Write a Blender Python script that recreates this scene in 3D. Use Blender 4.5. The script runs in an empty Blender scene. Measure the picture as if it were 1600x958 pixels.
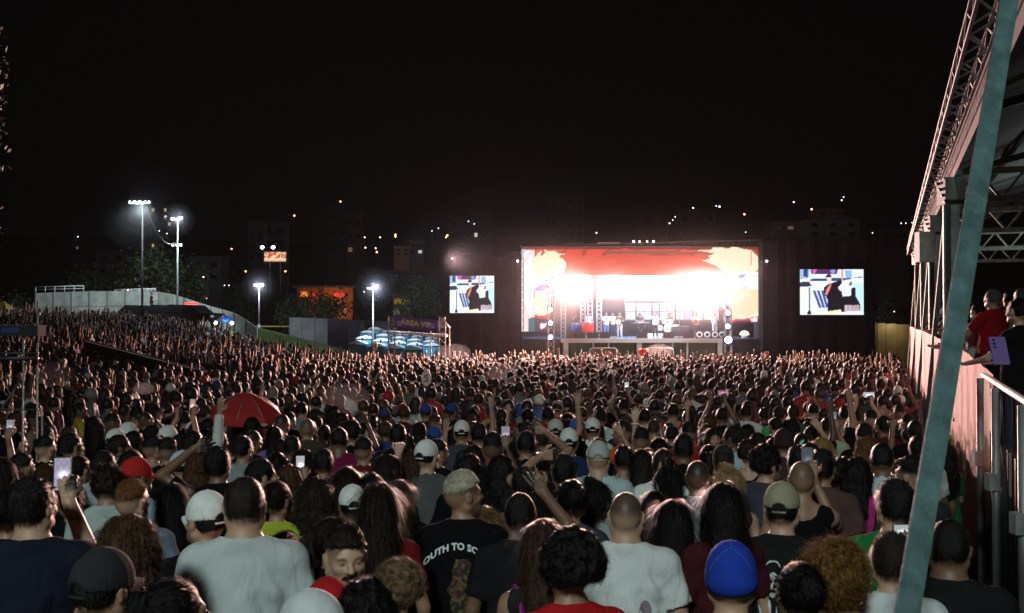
import bpy, math, random
import numpy as np
from mathutils import Vector, Matrix
from mathutils.bvhtree import BVHTree
random.seed(7); RNG = np.random.RandomState(7)
SC = bpy.context.scene
COL = SC.collection
# ------------------------------------------------------------------ camera
F = 1555.0; CAMZ = 2.5
PITCH = math.atan(21 / F)
cam_d = bpy.data.cameras.new('camera'); cam = bpy.data.objects.new('camera', cam_d); COL.objects.link(cam)
cam.location = (0, 0, CAMZ); cam.rotation_euler = (math.pi / 2 + PITCH, 0, 0)
cam_d.sensor_width = 36; cam_d.lens = 35; cam_d.clip_start = .05; cam_d.clip_end = 3000
cam_d.dof.use_dof = True; cam_d.dof.focus_distance = 13; cam_d.dof.aperture_fstop = 6.5
SC.camera = cam
# ------------------------------------------------------------------ world (night sky)
w = bpy.data.worlds.new('World'); SC.world = w; w.use_nodes = True
bg = w.node_tree.nodes['Background']; bg.inputs[0].default_value = (.8, .85, 1.0, 1); bg.inputs[1].default_value = .0006
SC.view_settings.view_transform = 'Standard'; SC.view_settings.look = 'None'
SC.view_settings.exposure = 0; SC.view_settings.gamma = 1
SC.cycles.use_denoising = True
SC.cycles.max_bounces = 5; SC.cycles.diffuse_bounces = 2; SC.cycles.glossy_bounces = 2
SC.cycles.transparent_max_bounces = 8; SC.cycles.volume_bounces = 0
SC.cycles.sample_clamp_indirect = 3
SC.cycles.use_light_tree = True

def lamp(name, kind, loc, energy, color, target=None, size=.3, spot=None, blend=.5, parent=None):
    d = bpy.data.lights.new(name, kind); d.energy = energy; d.color = color
    if kind == 'AREA': d.size = size
    else: d.shadow_soft_size = size
    if kind == 'SPOT': d.spot_size = math.radians(spot or 90); d.spot_blend = blend
    o = bpy.data.objects.new(name, d); COL.objects.link(o); o.location = loc
    if target is not None:
        o.rotation_euler = (Vector(target) - Vector(loc)).to_track_quat('-Z', 'Y').to_euler()
    if parent: o.parent = parent
    return o
# floodlights of the venue: one mast behind the camera (it lights the backs of the front rows)
lamp('floodlight_beam', 'SPOT', (-3.0, -10, 11.5), 7600, (.82, 1.0, .95), target=(0, 3.5, 0), size=.9, spot=92, blend=1.0)

def W(px, py, y):
    """world point seen at photograph pixel (px,py) at distance y in front of the camera"""
    cp, sp = math.cos(PITCH), math.sin(PITCH)
    a = (px - 800) / F; b = (479 - py) / F
    d = Vector((a, cp - b * sp, sp + b * cp))
    return Vector((0, 0, CAMZ)) + d * (y / d.y)

def S(t):
    t = np.clip(t, 0, 1); return t * t * (3 - 2 * t)
def ground(x, y):
    x = np.asarray(x, float); y = np.asarray(y, float)
    z = np.interp(y, [-40, 0, 4, 8, 11, 14, 20, 33, 50, 60, 68, 900], [.3, .02, -.04, -.24, -.40, -.54, -.66, -.84, -1.18, -1.42, -1.62, -1.62])
    rise = np.clip((y - 30) / 45, 0, 1.15) ** 1.1 * 3.5 * S((-5 - x) / 22) * (1 - S((y - 84) / 18))
    hill = S((y - 115) / 300) * 34
    bump = np.sin(x * .013 + 1) * np.sin(y * .011) * 4 * S((y - 150) / 100)
    return z + rise + hill + bump
# ------------------------------------------------------------------ materials
MATS = {}
def mat(name, color=(.5, .5, .5), rough=.6, metal=0, emit=None, strength=1, noise=0, nscale=8, bump=0, bscale=60, objcol=False, spec=.5, sample=False, sheen=0, grime=0):
    if name in MATS: return MATS[name]
    m = bpy.data.materials.new(name); m.use_nodes = True; MATS[name] = m
    nt = m.node_tree; N = nt.nodes; L = nt.links; p = N['Principled BSDF']
    p.inputs['Roughness'].default_value = rough; p.inputs['Metallic'].default_value = metal
    p.inputs['Specular IOR Level'].default_value = spec
    if sheen: p.inputs['Sheen Weight'].default_value = sheen
    src = None
    if objcol:
        oi = N.new('ShaderNodeObjectInfo'); src = oi.outputs['Color']
    else:
        p.inputs['Base Color'].default_value = (*color, 1)
    if noise:
        tc = N.new('ShaderNodeTexCoord'); nz = N.new('ShaderNodeTexNoise'); nz.inputs['Scale'].default_value = nscale; nz.inputs['Detail'].default_value = 5
        L.new(tc.outputs['Object'], nz.inputs['Vector'])
        mr = N.new('ShaderNodeMapRange'); mr.inputs['From Min'].default_value = .3; mr.inputs['From Max'].default_value = .7
        mr.inputs['To Min'].default_value = 1 - noise; mr.inputs['To Max'].default_value = 1 + noise * .6
        L.new(nz.outputs['Fac'], mr.inputs['Value'])
        mx = N.new('ShaderNodeVectorMath'); mx.operation = 'SCALE'
        if src: L.new(src, mx.inputs[0])
        else: mx.inputs[0].default_value = color
        L.new(mr.outputs['Result'], mx.inputs['Scale']); src = mx.outputs[0]
    if src: L.new(src, p.inputs['Base Color'])
    if bump:
        tc = N.new('ShaderNodeTexCoord'); nz = N.new('ShaderNodeTexNoise'); nz.inputs['Scale'].default_value = bscale; nz.inputs['Detail'].default_value = 4
        L.new(tc.outputs['Object'], nz.inputs['Vector'])
        b = N.new('ShaderNodeBump'); b.inputs['Strength'].default_value = bump; b.inputs['Distance'].default_value = .01
        L.new(nz.outputs['Fac'], b.inputs['Height']); L.new(b.outputs[0], p.inputs['Normal'])
    if emit:
        p.inputs['Emission Color'].default_value = (*emit, 1); p.inputs['Emission Strength'].default_value = strength
        m.cycles.emission_sampling = 'AUTO' if sample else 'NONE'
    else: m.cycles.emission_sampling = 'NONE'
    return m

def attr_node(N, name, typ='GEOMETRY'):
    a = N.new('ShaderNodeAttribute'); a.attribute_name = name; a.attribute_type = typ; return a

def skin_material():
    m = mat('skin', rough=.48, objcol=True, noise=.12, nscale=14, bump=.15, bscale=160, spec=.45)
    nt = m.node_tree; N = nt.nodes; L = nt.links; p = N['Principled BSDF']
    src = p.inputs['Base Color'].links[0].from_socket
    f = attr_node(N, 'feat'); st = attr_node(N, 'stubble', 'OBJECT')
    sep = N.new('ShaderNodeSeparateColor'); L.new(f.outputs['Color'], sep.inputs[0])
    mul = N.new('ShaderNodeMath'); mul.operation = 'MULTIPLY'; L.new(sep.outputs[0], mul.inputs[0]); L.new(st.outputs['Fac'], mul.inputs[1])
    def mix(fac, a, col):
        x = N.new('ShaderNodeMix'); x.data_type = 'RGBA'; L.new(fac, x.inputs[0]); L.new(a, x.inputs[6]); x.inputs[7].default_value = (*col, 1); return x.outputs[2]
    c = mix(mul.outputs[0], src, (.018, .014, .012))
    c = mix(sep.outputs[1], c, (.30, .10, .08))
    c = mix(sep.outputs[2], c, (.012, .008, .006))
    L.new(c, p.inputs['Base Color'])
    return m
SKIN = skin_material()
CLOTH = mat('cotton_cloth', rough=.9, objcol=True, noise=.10, nscale=5, bump=.5, bscale=900, spec=.08)
def wrinkle(m, sc=(11, 11, 4.2), dist=.022, strength=.75):
    nt = m.node_tree; N = nt.nodes; L = nt.links; p = N['Principled BSDF']; tc = N.new('ShaderNodeTexCoord'); mp = N.new('ShaderNodeMapping'); mp.inputs['Scale'].default_value = sc; oi = N.new('ShaderNodeObjectInfo'); L.new(tc.outputs['Object'], mp.inputs['Vector']); L.new(oi.outputs['Random'], mp.inputs['Location']); nz = N.new('ShaderNodeTexNoise'); nz.inputs['Scale'].default_value = 1; nz.inputs['Detail'].default_value = 2.5; nz.inputs['Distortion'].default_value = 1.6; L.new(mp.outputs[0], nz.inputs['Vector'])
    b2 = N.new('ShaderNodeBump'); b2.inputs['Strength'].default_value = strength; b2.inputs['Distance'].default_value = dist; L.new(nz.outputs['Fac'], b2.inputs['Height'])
    old = p.inputs['Normal'].links[0].from_node; L.new(b2.outputs[0], old.inputs['Normal'])
wrinkle(CLOTH)
HAIR = mat('hair', rough=.36, objcol=True, noise=.45, nscale=30, spec=.22, bump=.6, bscale=250)
DENIM = mat('trouser_cloth', rough=.9, objcol=True, noise=.15, nscale=6, spec=.2)
CAPM = mat('cap_cloth', rough=.85, objcol=True, noise=.12, nscale=22, bump=.5, bscale=500, spec=.25)
def paint_material(name='painted_parts', rough=.7):
    m = mat(name, rough=rough); N = m.node_tree.nodes; a = attr_node(N, 'Col')
    m.node_tree.links.new(a.outputs['Color'], N['Principled BSDF'].inputs['Base Color']); return m
CROWDM = paint_material('crowd_skin_and_cloth', .6)
PRINT = paint_material('shirt_print', .8)
LEAF = paint_material('leaves', .6)
# ------------------------------------------------------------------ mesh helpers
def tag(o, label=None, cat=None, group=None, kind=None):
    if label: o['label'] = label
    if cat: o['category'] = cat
    if group: o['group'] = group
    if kind: o['kind'] = kind
    return o
def link(name, me, m=None, parent=None, loc=None):
    o = bpy.data.objects.new(name, me); COL.objects.link(o)
    if m is not None and me is not None and len(me.materials) == 0: me.materials.append(m)
    if parent: o.parent = parent
    if loc is not None: o.location = loc
    return o
def empty(name, loc=(0, 0, 0), rz=0, **k):
    o = bpy.data.objects.new(name, None); COL.objects.link(o); o.location = loc; o.rotation_euler = (0, 0, rz); o.empty_display_size = .1
    return tag(o, **k)
def np_mesh(name, V, Q, smooth=True, cols=None, cname='Col'):
    me = bpy.data.meshes.new(name); V = np.asarray(V, np.float32); Q = np.asarray(Q, np.int32)
    n, k = Q.shape
    me.vertices.add(len(V)); me.vertices.foreach_set('co', V.ravel())
    me.loops.add(n * k); me.loops.foreach_set('vertex_index', Q.ravel())
    me.polygons.add(n); me.polygons.foreach_set('loop_start', np.arange(0, n * k, k, dtype=np.int32))
    me.polygons.foreach_set('loop_total', np.full(n, k, np.int32))
    me.polygons.foreach_set('use_smooth', np.full(n, smooth, bool))
    if cols is not None:
        a = me.attributes.new(cname, 'FLOAT_COLOR', 'POINT')
        c = np.ones((len(V), 4), np.float32); c[:, :3] = cols; a.data.foreach_set('color', c.ravel())
    me.update(calc_edges=True); return me
class MB:
    """collects simple solids, links them as one mesh object"""
    def __init__(s): s.v = []; s.f = []; s.sm = []
    def add(s, vs, fs, smooth=False):
        b = len(s.v); s.v += [tuple(v) for v in vs]; s.f += [tuple(b + i for i in f) for f in fs]; s.sm += [smooth] * len(fs); return s
    def box(s, a, b):
        x0, y0, z0 = a; x1, y1, z1 = b
        return s.add([(x, y, z) for z in (z0, z1) for y in (y0, y1) for x in (x0, x1)], [(0, 2, 3, 1), (4, 5, 7, 6), (0, 1, 5, 4), (2, 6, 7, 3), (0, 4, 6, 2), (1, 3, 7, 5)])
    def bar(s, p, q, w, h=None, up=(0, 0, 1)):
        p = Vector(p); q = Vector(q); h = h or w; d = (q - p).normalized(); u = Vector(up)
        if abs(d.dot(u)) > .98: u = Vector((0, 1, 0))
        r = d.cross(u).normalized(); u = r.cross(d)
        vs = [c + r * (sx * w / 2) + u * (sz * h / 2) for c in (p, q) for sx, sz in ((-1, -1), (1, -1), (1, 1), (-1, 1))]
        return s.add(vs, [(0, 1, 2, 3), (7, 6, 5, 4), (0, 4, 5, 1), (1, 5, 6, 2), (2, 6, 7, 3), (3, 7, 4, 0)])
    def tube(s, pts, r, n=8, cap=True):
        pts = [Vector(p) for p in pts]; rs = r if isinstance(r, (list, tuple)) else [r] * len(pts); rings = []
        for i, p in enumerate(pts):
            d = (pts[min(i + 1, len(pts) - 1)] - pts[max(i - 1, 0)]).normalized()
            u = Vector((0, 0, 1)) if abs(d.z) < .95 else Vector((0, 1, 0)); a = d.cross(u).normalized(); b = a.cross(d)
            rings.append([p + (a * math.cos(t) + b * math.sin(t)) * rs[i] for t in [2 * math.pi * k / n for k in range(n)]])
        vs = [v for rg in rings for v in rg]; fs = []
        for i in range(len(pts) - 1):
            for k in range(n): fs.append((i * n + k, i * n + (k + 1) % n, (i + 1) * n + (k + 1) % n, (i + 1) * n + k))
        if cap: fs.append(tuple(range(n))[::-1]); fs.append(tuple((len(pts) - 1) * n + k for k in range(n)))
        return s.add(vs, fs, True)
    def lathe(s, prof, c=(0, 0, 0), n=16, sx=1, sy=1):
        c = Vector(c); vs = [(c.x + r * sx * math.cos(2 * math.pi * k / n), c.y + r * sy * math.sin(2 * math.pi * k / n), c.z + z) for r, z in prof for k in range(n)]
        return s.add(vs, [(i * n + k, i * n + (k + 1) % n, (i + 1) * n + (k + 1) % n, (i + 1) * n + k) for i in range(len(prof) - 1) for k in range(n)], True)
    def quad(s, *p): return s.add(p, [tuple(range(len(p)))])
    def me(s, name):
        m = bpy.data.meshes.new(name); m.from_pydata([tuple(v) for v in s.v], [], s.f); m.polygons.foreach_set('use_smooth', s.sm); m.update(); return m
    def build(s, name, m, parent=None, loc=None): return link(name, s.me(name), m, parent, loc)
def truss(mb, p, q, w=.4, n=None, r=.025, up=(0, 0, 1), tri=False):
    p = Vector(p); q = Vector(q); L_ = (q - p).length; d = (q - p) / L_; u = Vector(up)
    if abs(d.dot(u)) > .95: u = Vector((0, 1, 0))
    a = d.cross(u).normalized(); u = a.cross(d); n = n or max(2, int(L_ / w)); h = w / 2
    cs = [(-h, -h), (h, -h), (h, h), (-h, h)] if not tri else [(-h, -h), (h, -h), (0, h)]
    for x, z in cs: mb.bar(p + a * x + u * z, q + a * x + u * z, r * 1.4)
    for i in range(n):
        for k in range(len(cs)):
            c0 = cs[k]; c1 = cs[(k + 1) % len(cs)]
            if i % 2: c0, c1 = c1, c0
            s0 = p + d * (L_ * i / n); s1 = p + d * (L_ * (i + 1) / n)
            mb.bar(s0 + a * c0[0] + u * c0[1], s1 + a * c1[0] + u * c1[1], r * .8)
def sn(P, f, seed, amp=1.0):
    """cheap smooth noise from warped sines"""
    r = np.random.RandomState(seed); o = 0
    for i in range(5):
        k = r.randn(3); k /= np.linalg.norm(k); ph = r.rand() * 6.28; ff = f * (.7 + .9 * r.rand())
        o = o + np.sin((P @ k) * ff + ph + 1.3 * np.sin((P @ np.roll(k, 1)) * ff * .6 + ph * 2))
    return o / 5 * amp
# ------------------------------------------------------------------ signed-distance fields and surface nets
def axis(lo, hi, coarse, fines):
    xs = [lo]
    while xs[-1] < hi:
        st = coarse
        for a, b, s_ in fines:
            if a - coarse <= xs[-1] <= b: st = min(st, s_)
        xs.append(xs[-1] + st)
    return np.array(xs, np.float32)
class Field:
    def __init__(s, xs, ys, zs, pad):
        s.ax = (xs, ys, zs); s.pad = pad; s.F = np.full((len(xs), len(ys), len(zs)), 1.0, np.float32)
    def sub(s, lo, hi):
        o = []
        for a, l, h in zip(s.ax, lo, hi):
            i = int(np.searchsorted(a, l)); j = int(np.searchsorted(a, h)); o.append((max(i - 1, 0), min(j + 1, len(a))))
        return o
    def ev(s, pr, sl, inf=0):
        X = s.ax[0][sl[0][0]:sl[0][1], None, None]; Y = s.ax[1][None, sl[1][0]:sl[1][1], None]; Z = s.ax[2][None, None, sl[2][0]:sl[2][1]]
        if pr[0] == 'cap':
            a, b, ra, rb = pr[1:5]; d = np.asarray(b, float) - a; L2 = max(float(d @ d), 1e-9)
            px, py, pz = X - a[0], Y - a[1], Z - a[2]; t = np.clip((px * d[0] + py * d[1] + pz * d[2]) / L2, 0, 1)
            return np.sqrt((px - t * d[0]) ** 2 + (py - t * d[1]) ** 2 + (pz - t * d[2]) ** 2) - (ra + (rb - ra) * t) - inf
        c, r, R = pr[1:4]; r = np.asarray(r, float) + inf; px, py, pz = X - c[0], Y - c[1], Z - c[2]
        if R is not None:
            R = np.asarray(R); px, py, pz = (px * R[0][0] + py * R[1][0] + pz * R[2][0]), (px * R[0][1] + py * R[1][1] + pz * R[2][1]), (px * R[0][2] + py * R[1][2] + pz * R[2][2])
        k0 = np.sqrt((px / r[0]) ** 2 + (py / r[1]) ** 2 + (pz / r[2]) ** 2); k1 = np.sqrt((px / r[0] ** 2) ** 2 + (py / r[1] ** 2) ** 2 + (pz / r[2] ** 2) ** 2)
        return k0 * (k0 - 1) / np.maximum(k1, 1e-6)
    def bb(s, pr, m):
        if pr[0] == 'cap':
            a, b, ra, rb = pr[1:5]; R_ = max(ra, rb) + m; return np.minimum(a, b) - R_, np.maximum(a, b) + R_
        c, r = pr[1:3]; R_ = (max(r) if pr[3] is not None else np.asarray(r)) + m; return np.asarray(c) - R_, np.asarray(c) + R_
    def add(s, pr, k=.02, op='u', inf=0, cut=None):
        lo, hi = s.bb(pr, k + s.pad + inf); sl = s.sub(lo, hi)
        if any(b - a < 2 for a, b in sl): return
        idx = tuple(slice(a, b) for a, b in sl); d = s.ev(pr, sl, inf)
        if cut is not None:
            X = s.ax[0][idx[0], None, None]; Y = s.ax[1][None, idx[1], None]; Z = s.ax[2][None, None, idx[2]]
            d = np.maximum(d, (X - cut[0][0]) * cut[1][0] + (Y - cut[0][1]) * cut[1][1] + (Z - cut[0][2]) * cut[1][2])
        f = s.F[idx]
        if op == 'u':
            h = np.clip(.5 + .5 * (d - f) / k, 0, 1); s.F[idx] = d * (1 - h) + f * h - k * h * (1 - h)
        else:   # subtract
            d = -d; h = np.clip(.5 - .5 * (d - f) / k, 0, 1); s.F[idx] = d * (1 - h) + f * h + k * h * (1 - h)
    def plane(s, c, n):
        X = s.ax[0][:, None, None]; Y = s.ax[1][None, :, None]; Z = s.ax[2][None, None, :]
        s.F = np.maximum(s.F, (X - c[0]) * n[0] + (Y - c[1]) * n[1] + (Z - c[2]) * n[2])
    def mesh(s):
        Fm = s.F.copy(); Fm[0] = Fm[-1] = 1; Fm[:, 0] = Fm[:, -1] = 1; Fm[:, :, 0] = Fm[:, :, -1] = 1
        nx, ny, nz = Fm.shape; cs = (nx - 1, ny - 1, nz - 1); acc = np.zeros(cs + (3,), np.float32); cnt = np.zeros(cs, np.float32); faces = []
        ids_needed = []
        sg = Fm < 0
        for A in range(3):
            s0 = [slice(None)] * 3; s1 = [slice(None)] * 3; s0[A] = slice(0, -1); s1[A] = slice(1, None); s0 = tuple(s0); s1 = tuple(s1)
            ii = np.argwhere(sg[s0] != sg[s1])
            if len(ii) == 0: continue
            jj = ii.copy(); jj[:, A] += 1
            f0 = Fm[tuple(ii.T)]; f1 = Fm[tuple(jj.T)]; t = f0 / (f0 - f1)
            P = np.stack([s.ax[q][ii[:, q]] for q in range(3)], 1); P[:, A] += t * (s.ax[A][jj[:, A]] - s.ax[A][ii[:, A]])
            B, C = [(1, 2), (2, 0), (0, 1)][A]; quad = []
            for db, dc in ((-1, -1), (0, -1), (0, 0), (-1, 0)):
                c = ii.copy(); c[:, B] += db; c[:, C] += dc
                np.add.at(acc, tuple(c.T), P); np.add.at(cnt, tuple(c.T), 1); quad.append((c[:, 0] * cs[1] + c[:, 1]) * cs[2] + c[:, 2])
            quad = np.stack(quad, 1); inside0 = f0 < 0
            quad[~inside0] = quad[~inside0][:, ::-1]; faces.append(quad)
        faces = np.concatenate(faces); u, inv = np.unique(faces, return_inverse=True)
        V = acc.reshape(-1, 3)[u] / cnt.reshape(-1)[u][:, None]
        return V, inv.reshape(faces.shape)
def vnormals(V, Q):
    n = np.cross(V[Q[:, 2]] - V[Q[:, 0]], V[Q[:, 3]] - V[Q[:, 1]]); N_ = np.zeros_like(V)
    for k in range(4): np.add.at(N_, Q[:, k], n)
    return N_ / np.maximum(np.linalg.norm(N_, axis=1, keepdims=True), 1e-9)
def rot(yaw, pitch=0):
    """columns = head axes; yaw>0 turns to the person's right, pitch>0 looks down"""
    y = -math.radians(yaw); p = -math.radians(pitch)
    Rz = np.array([[math.cos(y), -math.sin(y), 0], [math.sin(y), math.cos(y), 0], [0, 0, 1]])
    Rx = np.array([[1, 0, 0], [0, math.cos(p), -math.sin(p)], [0, math.sin(p), math.cos(p)]])
    return Rz @ Rx
PIV = np.array([0, -.005, 1.555])
BUILD = dict(m=dict(sh=.178, ch=(.165, .112), be=(.148, .108), hip=(.158, .118), neck=.056, arm=1.0),
             h=dict(sh=.188, ch=(.185, .132), be=(.195, .150), hip=(.185, .140), neck=.068, arm=1.18),
             f=dict(sh=.152, ch=(.140, .105), be=(.122, .092), hip=(.165, .120), neck=.044, arm=.82))
def A3(*a): return np.array(a, float)
POSES = {  # per side: elbow, wrist, hand direction, finger curl   (right side, x>0; mirrored for the left)
    'down': (A3(.25, -.03, 1.14), A3(.255, .06, .90), A3(0, .2, -1), .5),
    'fold': (A3(.245, .03, 1.15), A3(.09, .215, 1.13), A3(-1, .2, .1), .6),
    'phone': (A3(.23, .17, 1.30), A3(.10, .31, 1.60), A3(-.1, .1, 1), 1.0),
    'phonehi': (A3(.26, .16, 1.50), A3(.10, .26, 1.83), A3(-.15, 0, 1), .9),
    'up': (A3(.27, .05, 1.66), A3(.25, .09, 1.92), A3(.0, .1, 1), .15),
    'wave': (A3(.38, -.02, 1.52), A3(.24, .02, 1.78), A3(-.5, .1, .8), .2),
    'head': (A3(.37, .03, 1.58), A3(.165, -.04, 1.76), A3(-1, -.1, .15), .45),
    'fist': (A3(.26, .18, 1.33), A3(.24, .26, 1.62), A3(-.2, .1, 1), 1.6),
    'bigarm': (A3(.33, -.02, 1.50), A3(.13, .0, 1.75), A3(-.6, .05, .8), .25),
    'rail': (A3(.24, .14, 1.22), A3(.20, .40, 1.16), A3(-.2, 1, -.1), .7),
}
POSE_LR = dict(down=('down', 'down'), fold=('fold', 'fold'), phone=('phone', 'down'), phone2=('phone', 'phone'), phones=('phonehi', 'phonehi'), up=('up', 'down'),
               ups=('up', 'up'), wave=('wave', 'down'), lup=('down', 'up'), lwave=('down', 'wave'), head=('head', 'down'), lhead=('down', 'head'), lfist=('down', 'fist'), rail=('rail', 'rail'), bigarm=('bigarm', 'down'))
def hand_prims(Wr, d, side, curl, sc=1.0):
    d = d / np.linalg.norm(d); up = np.array([0, 1.0, 0]) if abs(d[1]) < .8 else np.array([0, 0, 1.0])
    s_ = np.cross(d, up); s_ /= np.linalg.norm(s_); nrm = np.cross(s_, d)      # nrm: palm faces the stage
    out = []; kn = []
    for i, o in enumerate((-.030, -.010, .010, .029)):
        k = Wr + d * (.088 - .006 * abs(i - 1)) * sc + s_ * o * sc; kn.append(k)
        out.append(('cap', Wr + s_ * o * .55, k, .0135 * sc, .0115 * sc))
    for i, k in enumerate(kn):
        L_ = (.062, .074, .078, .066)[i] * sc if side > 0 else (.066, .078, .074, .062)[i] * sc
        a = curl * .9; m1 = k + (d * math.cos(a) + nrm * math.sin(a)) * L_ * .55 + s_ * (i - 1.5) * .004
        a2 = curl * 1.9; m2 = m1 + (d * math.cos(a2) + nrm * math.sin(a2)) * L_ * .55 + s_ * (i - 1.5) * .003
        out += [('cap', k, m1, .0105 * sc, .0095 * sc), ('cap', m1, m2, .0095 * sc, .0075 * sc)]
    ts = side * s_ * (1 if d[2] < 0 else -1)
    t0 = Wr + d * .03 + ts * .022; t1 = t0 + (d * .55 + ts * .75 + nrm * .35) * .042 * sc; t2 = t1 + (d * .85 + ts * .25 + nrm * .3) * .034 * sc
    out += [('cap', t0, t1, .014 * sc, .011 * sc), ('cap', t1, t2, .011 * sc, .009 * sc)]
    return out
def head_prims(hr, female=False):
    def T(c): return PIV + hr @ np.asarray(c, float)
    jw = .052 if female else .058
    P = [('ell', T((0, -.012, .098)), (.077, .096, .098), hr, .02), ('ell', T((0, .03, .055)), (.060, .066, .080), hr, .03),
         ('cap', T((-.02, .062, .002)), T((.02, .062, .002)), .024, .024, .025), ('cap', T((-jw, .0, .025)), T((-.02, .06, .004)), .022, .02, .03), ('cap', T((jw, .0, .025)), T((.02, .06, .004)), .022, .02, .03),
         ('cap', T((0, .088, .088)), T((0, .112, .058)), .009, .0135, .012), ('ell', T((-.014, .098, .053)), (.010, .011, .008), hr, .006), ('ell', T((.014, .098, .053)), (.010, .011, .008), hr, .006),
         ('cap', T((-.038, .076, .102)), T((.038, .076, .102)), .012, .012, .02),
         ('ell', T((-.040, .066, .058)), (.022, .018, .016), hr, .02), ('ell', T((.040, .066, .058)), (.022, .018, .016), hr, .02)]
    sub = [('ell', T((-.031, .098, .083)), (.017, .013, .011), hr, .012), ('ell', T((.031, .098, .083)), (.017, .013, .011), hr, .012)]
    post = [('ell', T((-.031, .078, .083)), (.0135, .0125, .0125), hr, .003), ('ell', T((.031, .078, .083)), (.0135, .0125, .0125), hr, .003),
            ('ell', T((0, .090, .030)), (.023, .012, .006), hr, .006), ('ell', T((0, .088, .019)), (.020, .013, .0065), hr, .006)]
    for sx in (-1, 1):
        post.append(('ell', T((sx * .080, -.002, .073)), (.009, .018, .030), hr, .008)); post.append(('cap', T((sx * .086, -.014, .092)), T((sx * .084, -.012, .058)), .006, .005, .008))
    return P, sub, post
def limb_prims(b, pose):
    B = BUILD[b]; out = []; hands = []; arms = []
    for side, ps in zip((1, -1), POSE_LR[pose]):
        E, Wr, hd, curl = POSES[ps]; f = A3(side, 1, 1); sc = .9 if b == 'f' else 1.0
        Sh = A3(side * B['sh'], -.015, 1.405); dx = A3(side * (B['sh'] - .178), 0, 0); E = E * f + dx; Wr = Wr * f + dx * (1 if ps == 'down' else .3)
        a = B['arm']; arms.append((Sh, E, Wr, a))
        out += [('cap', Sh, E, .050 * a, .040 * a, .03), ('cap', E, Wr, .040 * a, .026 * a, .015), ('cap', Sh + (E - Sh) * .45, Sh + (E - Sh) * .6, .048 * a, .045 * a, .02)]
        hp = hand_prims(Wr, hd * f, side, curl, sc); hands.append((Wr, hd * f / np.linalg.norm(hd), ps)); out += [h + (.006,) for h in hp]
    return out, hands, arms
def torso_prims(b):
    B = BUILD[b]; s_ = B['sh']; n = B['neck']
    P = [('ell', (0, -.005, 1.27), (B['ch'][0], B['ch'][1], .21), None, .05), ('cap', (-s_ + .02, -.018, 1.405), (s_ - .02, -.018, 1.405), .055 * (1 if b != 'h' else 1.25), .055 * (1 if b != 'h' else 1.25), .05),
         ('cap', (-.02, -.035, 1.49), (-s_ + .03, -.03, 1.425), n * .7, .036, .03), ('cap', (.02, -.035, 1.49), (s_ - .03, -.03, 1.425), n * .7, .036, .03),
         ('ell', (0, .005, 1.08), (B['be'][0], B['be'][1], .17), None, .06), ('ell', (0, -.005, .93), (B['hip'][0], B['hip'][1], .13), None, .05),
         ('cap', (0, -.03, 1.42), tuple(PIV + A3(0, 0, .01)), n * 1.12, n, .025)]
    if b == 'f': P += [('ell', (-.065, .085, 1.27), (.058, .05, .058), None, .03), ('ell', (.065, .085, 1.27), (.058, .05, .058), None, .03)]
    return P
def leg_prims(b, inf=0, shoes=True):
    B = BUILD[b]; h = B['hip'][0] * .55; P = []
    for s_ in (-1, 1):
        P += [('cap', A3(s_ * h, 0, .90), A3(s_ * (h + .02), .015, .50), .085 * B['arm'] + inf, .056 + inf, .03), ('cap', A3(s_ * (h + .02), .015, .50), A3(s_ * (h + .03), -.02, .09), .056 + inf, .040 + inf, .02)]
        if shoes: P.append(('cap', A3(s_ * (h + .03), -.03, .045), A3(s_ * (h + .055), .17, .04), .045, .036, .02))
    return P
def grid_for(lod, hr, hands, zlo=-.02, head=True, zhi=2.15, fine_hands=True, body=None):
    hf = {0: .0052, 1: .0085, 2: .017, 3: .03}[lod]; bc = body or {0: .017, 1: .026, 2: .040, 3: .06}[lod]
    fx, fy, fz = [], [], []
    if head: fx.append((-.11, .11, hf)); fy.append((-.13, .14, hf)); fz.append((1.52, 1.78, hf))
    if fine_hands and lod < 2:
        for Wr, d, ps in hands:
            if ps in ('down', 'fold', 'rail'): continue
            c = Wr + d * .08; q = .0075 if lod == 0 else .010
            fx.append((c[0] - .09, c[0] + .09, q)); fy.append((c[1] - .08, c[1] + .08, q)); fz.append((c[2] - .11, c[2] + .11, q))
    return Field(axis(-.62, .62, bc, fx), axis(-.32, .62, bc, fy), axis(zlo, zhi, bc, fz), bc * 1.5)
_cache = {}
def body_mesh(b, pose, yaw, pitch, lod):
    key = ('body', b, pose, yaw, pitch, lod)
    if key in _cache: return _cache[key]
    hr = rot(yaw, pitch); P, sub, post = head_prims(hr, b == 'f'); limbs, hands, arms = limb_prims(b, pose)
    G = grid_for(lod, hr, hands)
    for p in torso_prims(b) + leg_prims(b) + limbs: G.add(p[:-1], p[-1])
    for p in P: G.add(p[:-1], p[-1])
    for p in sub: G.add(p[:-1], p[-1], op='s')
    for p in post: G.add(p[:-1], p[-1])
    V, Q = G.mesh(); me = np_mesh('person_body', V, Q, cols=feat_cols(V, hr), cname='feat'); _cache[key] = me; return me
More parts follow.
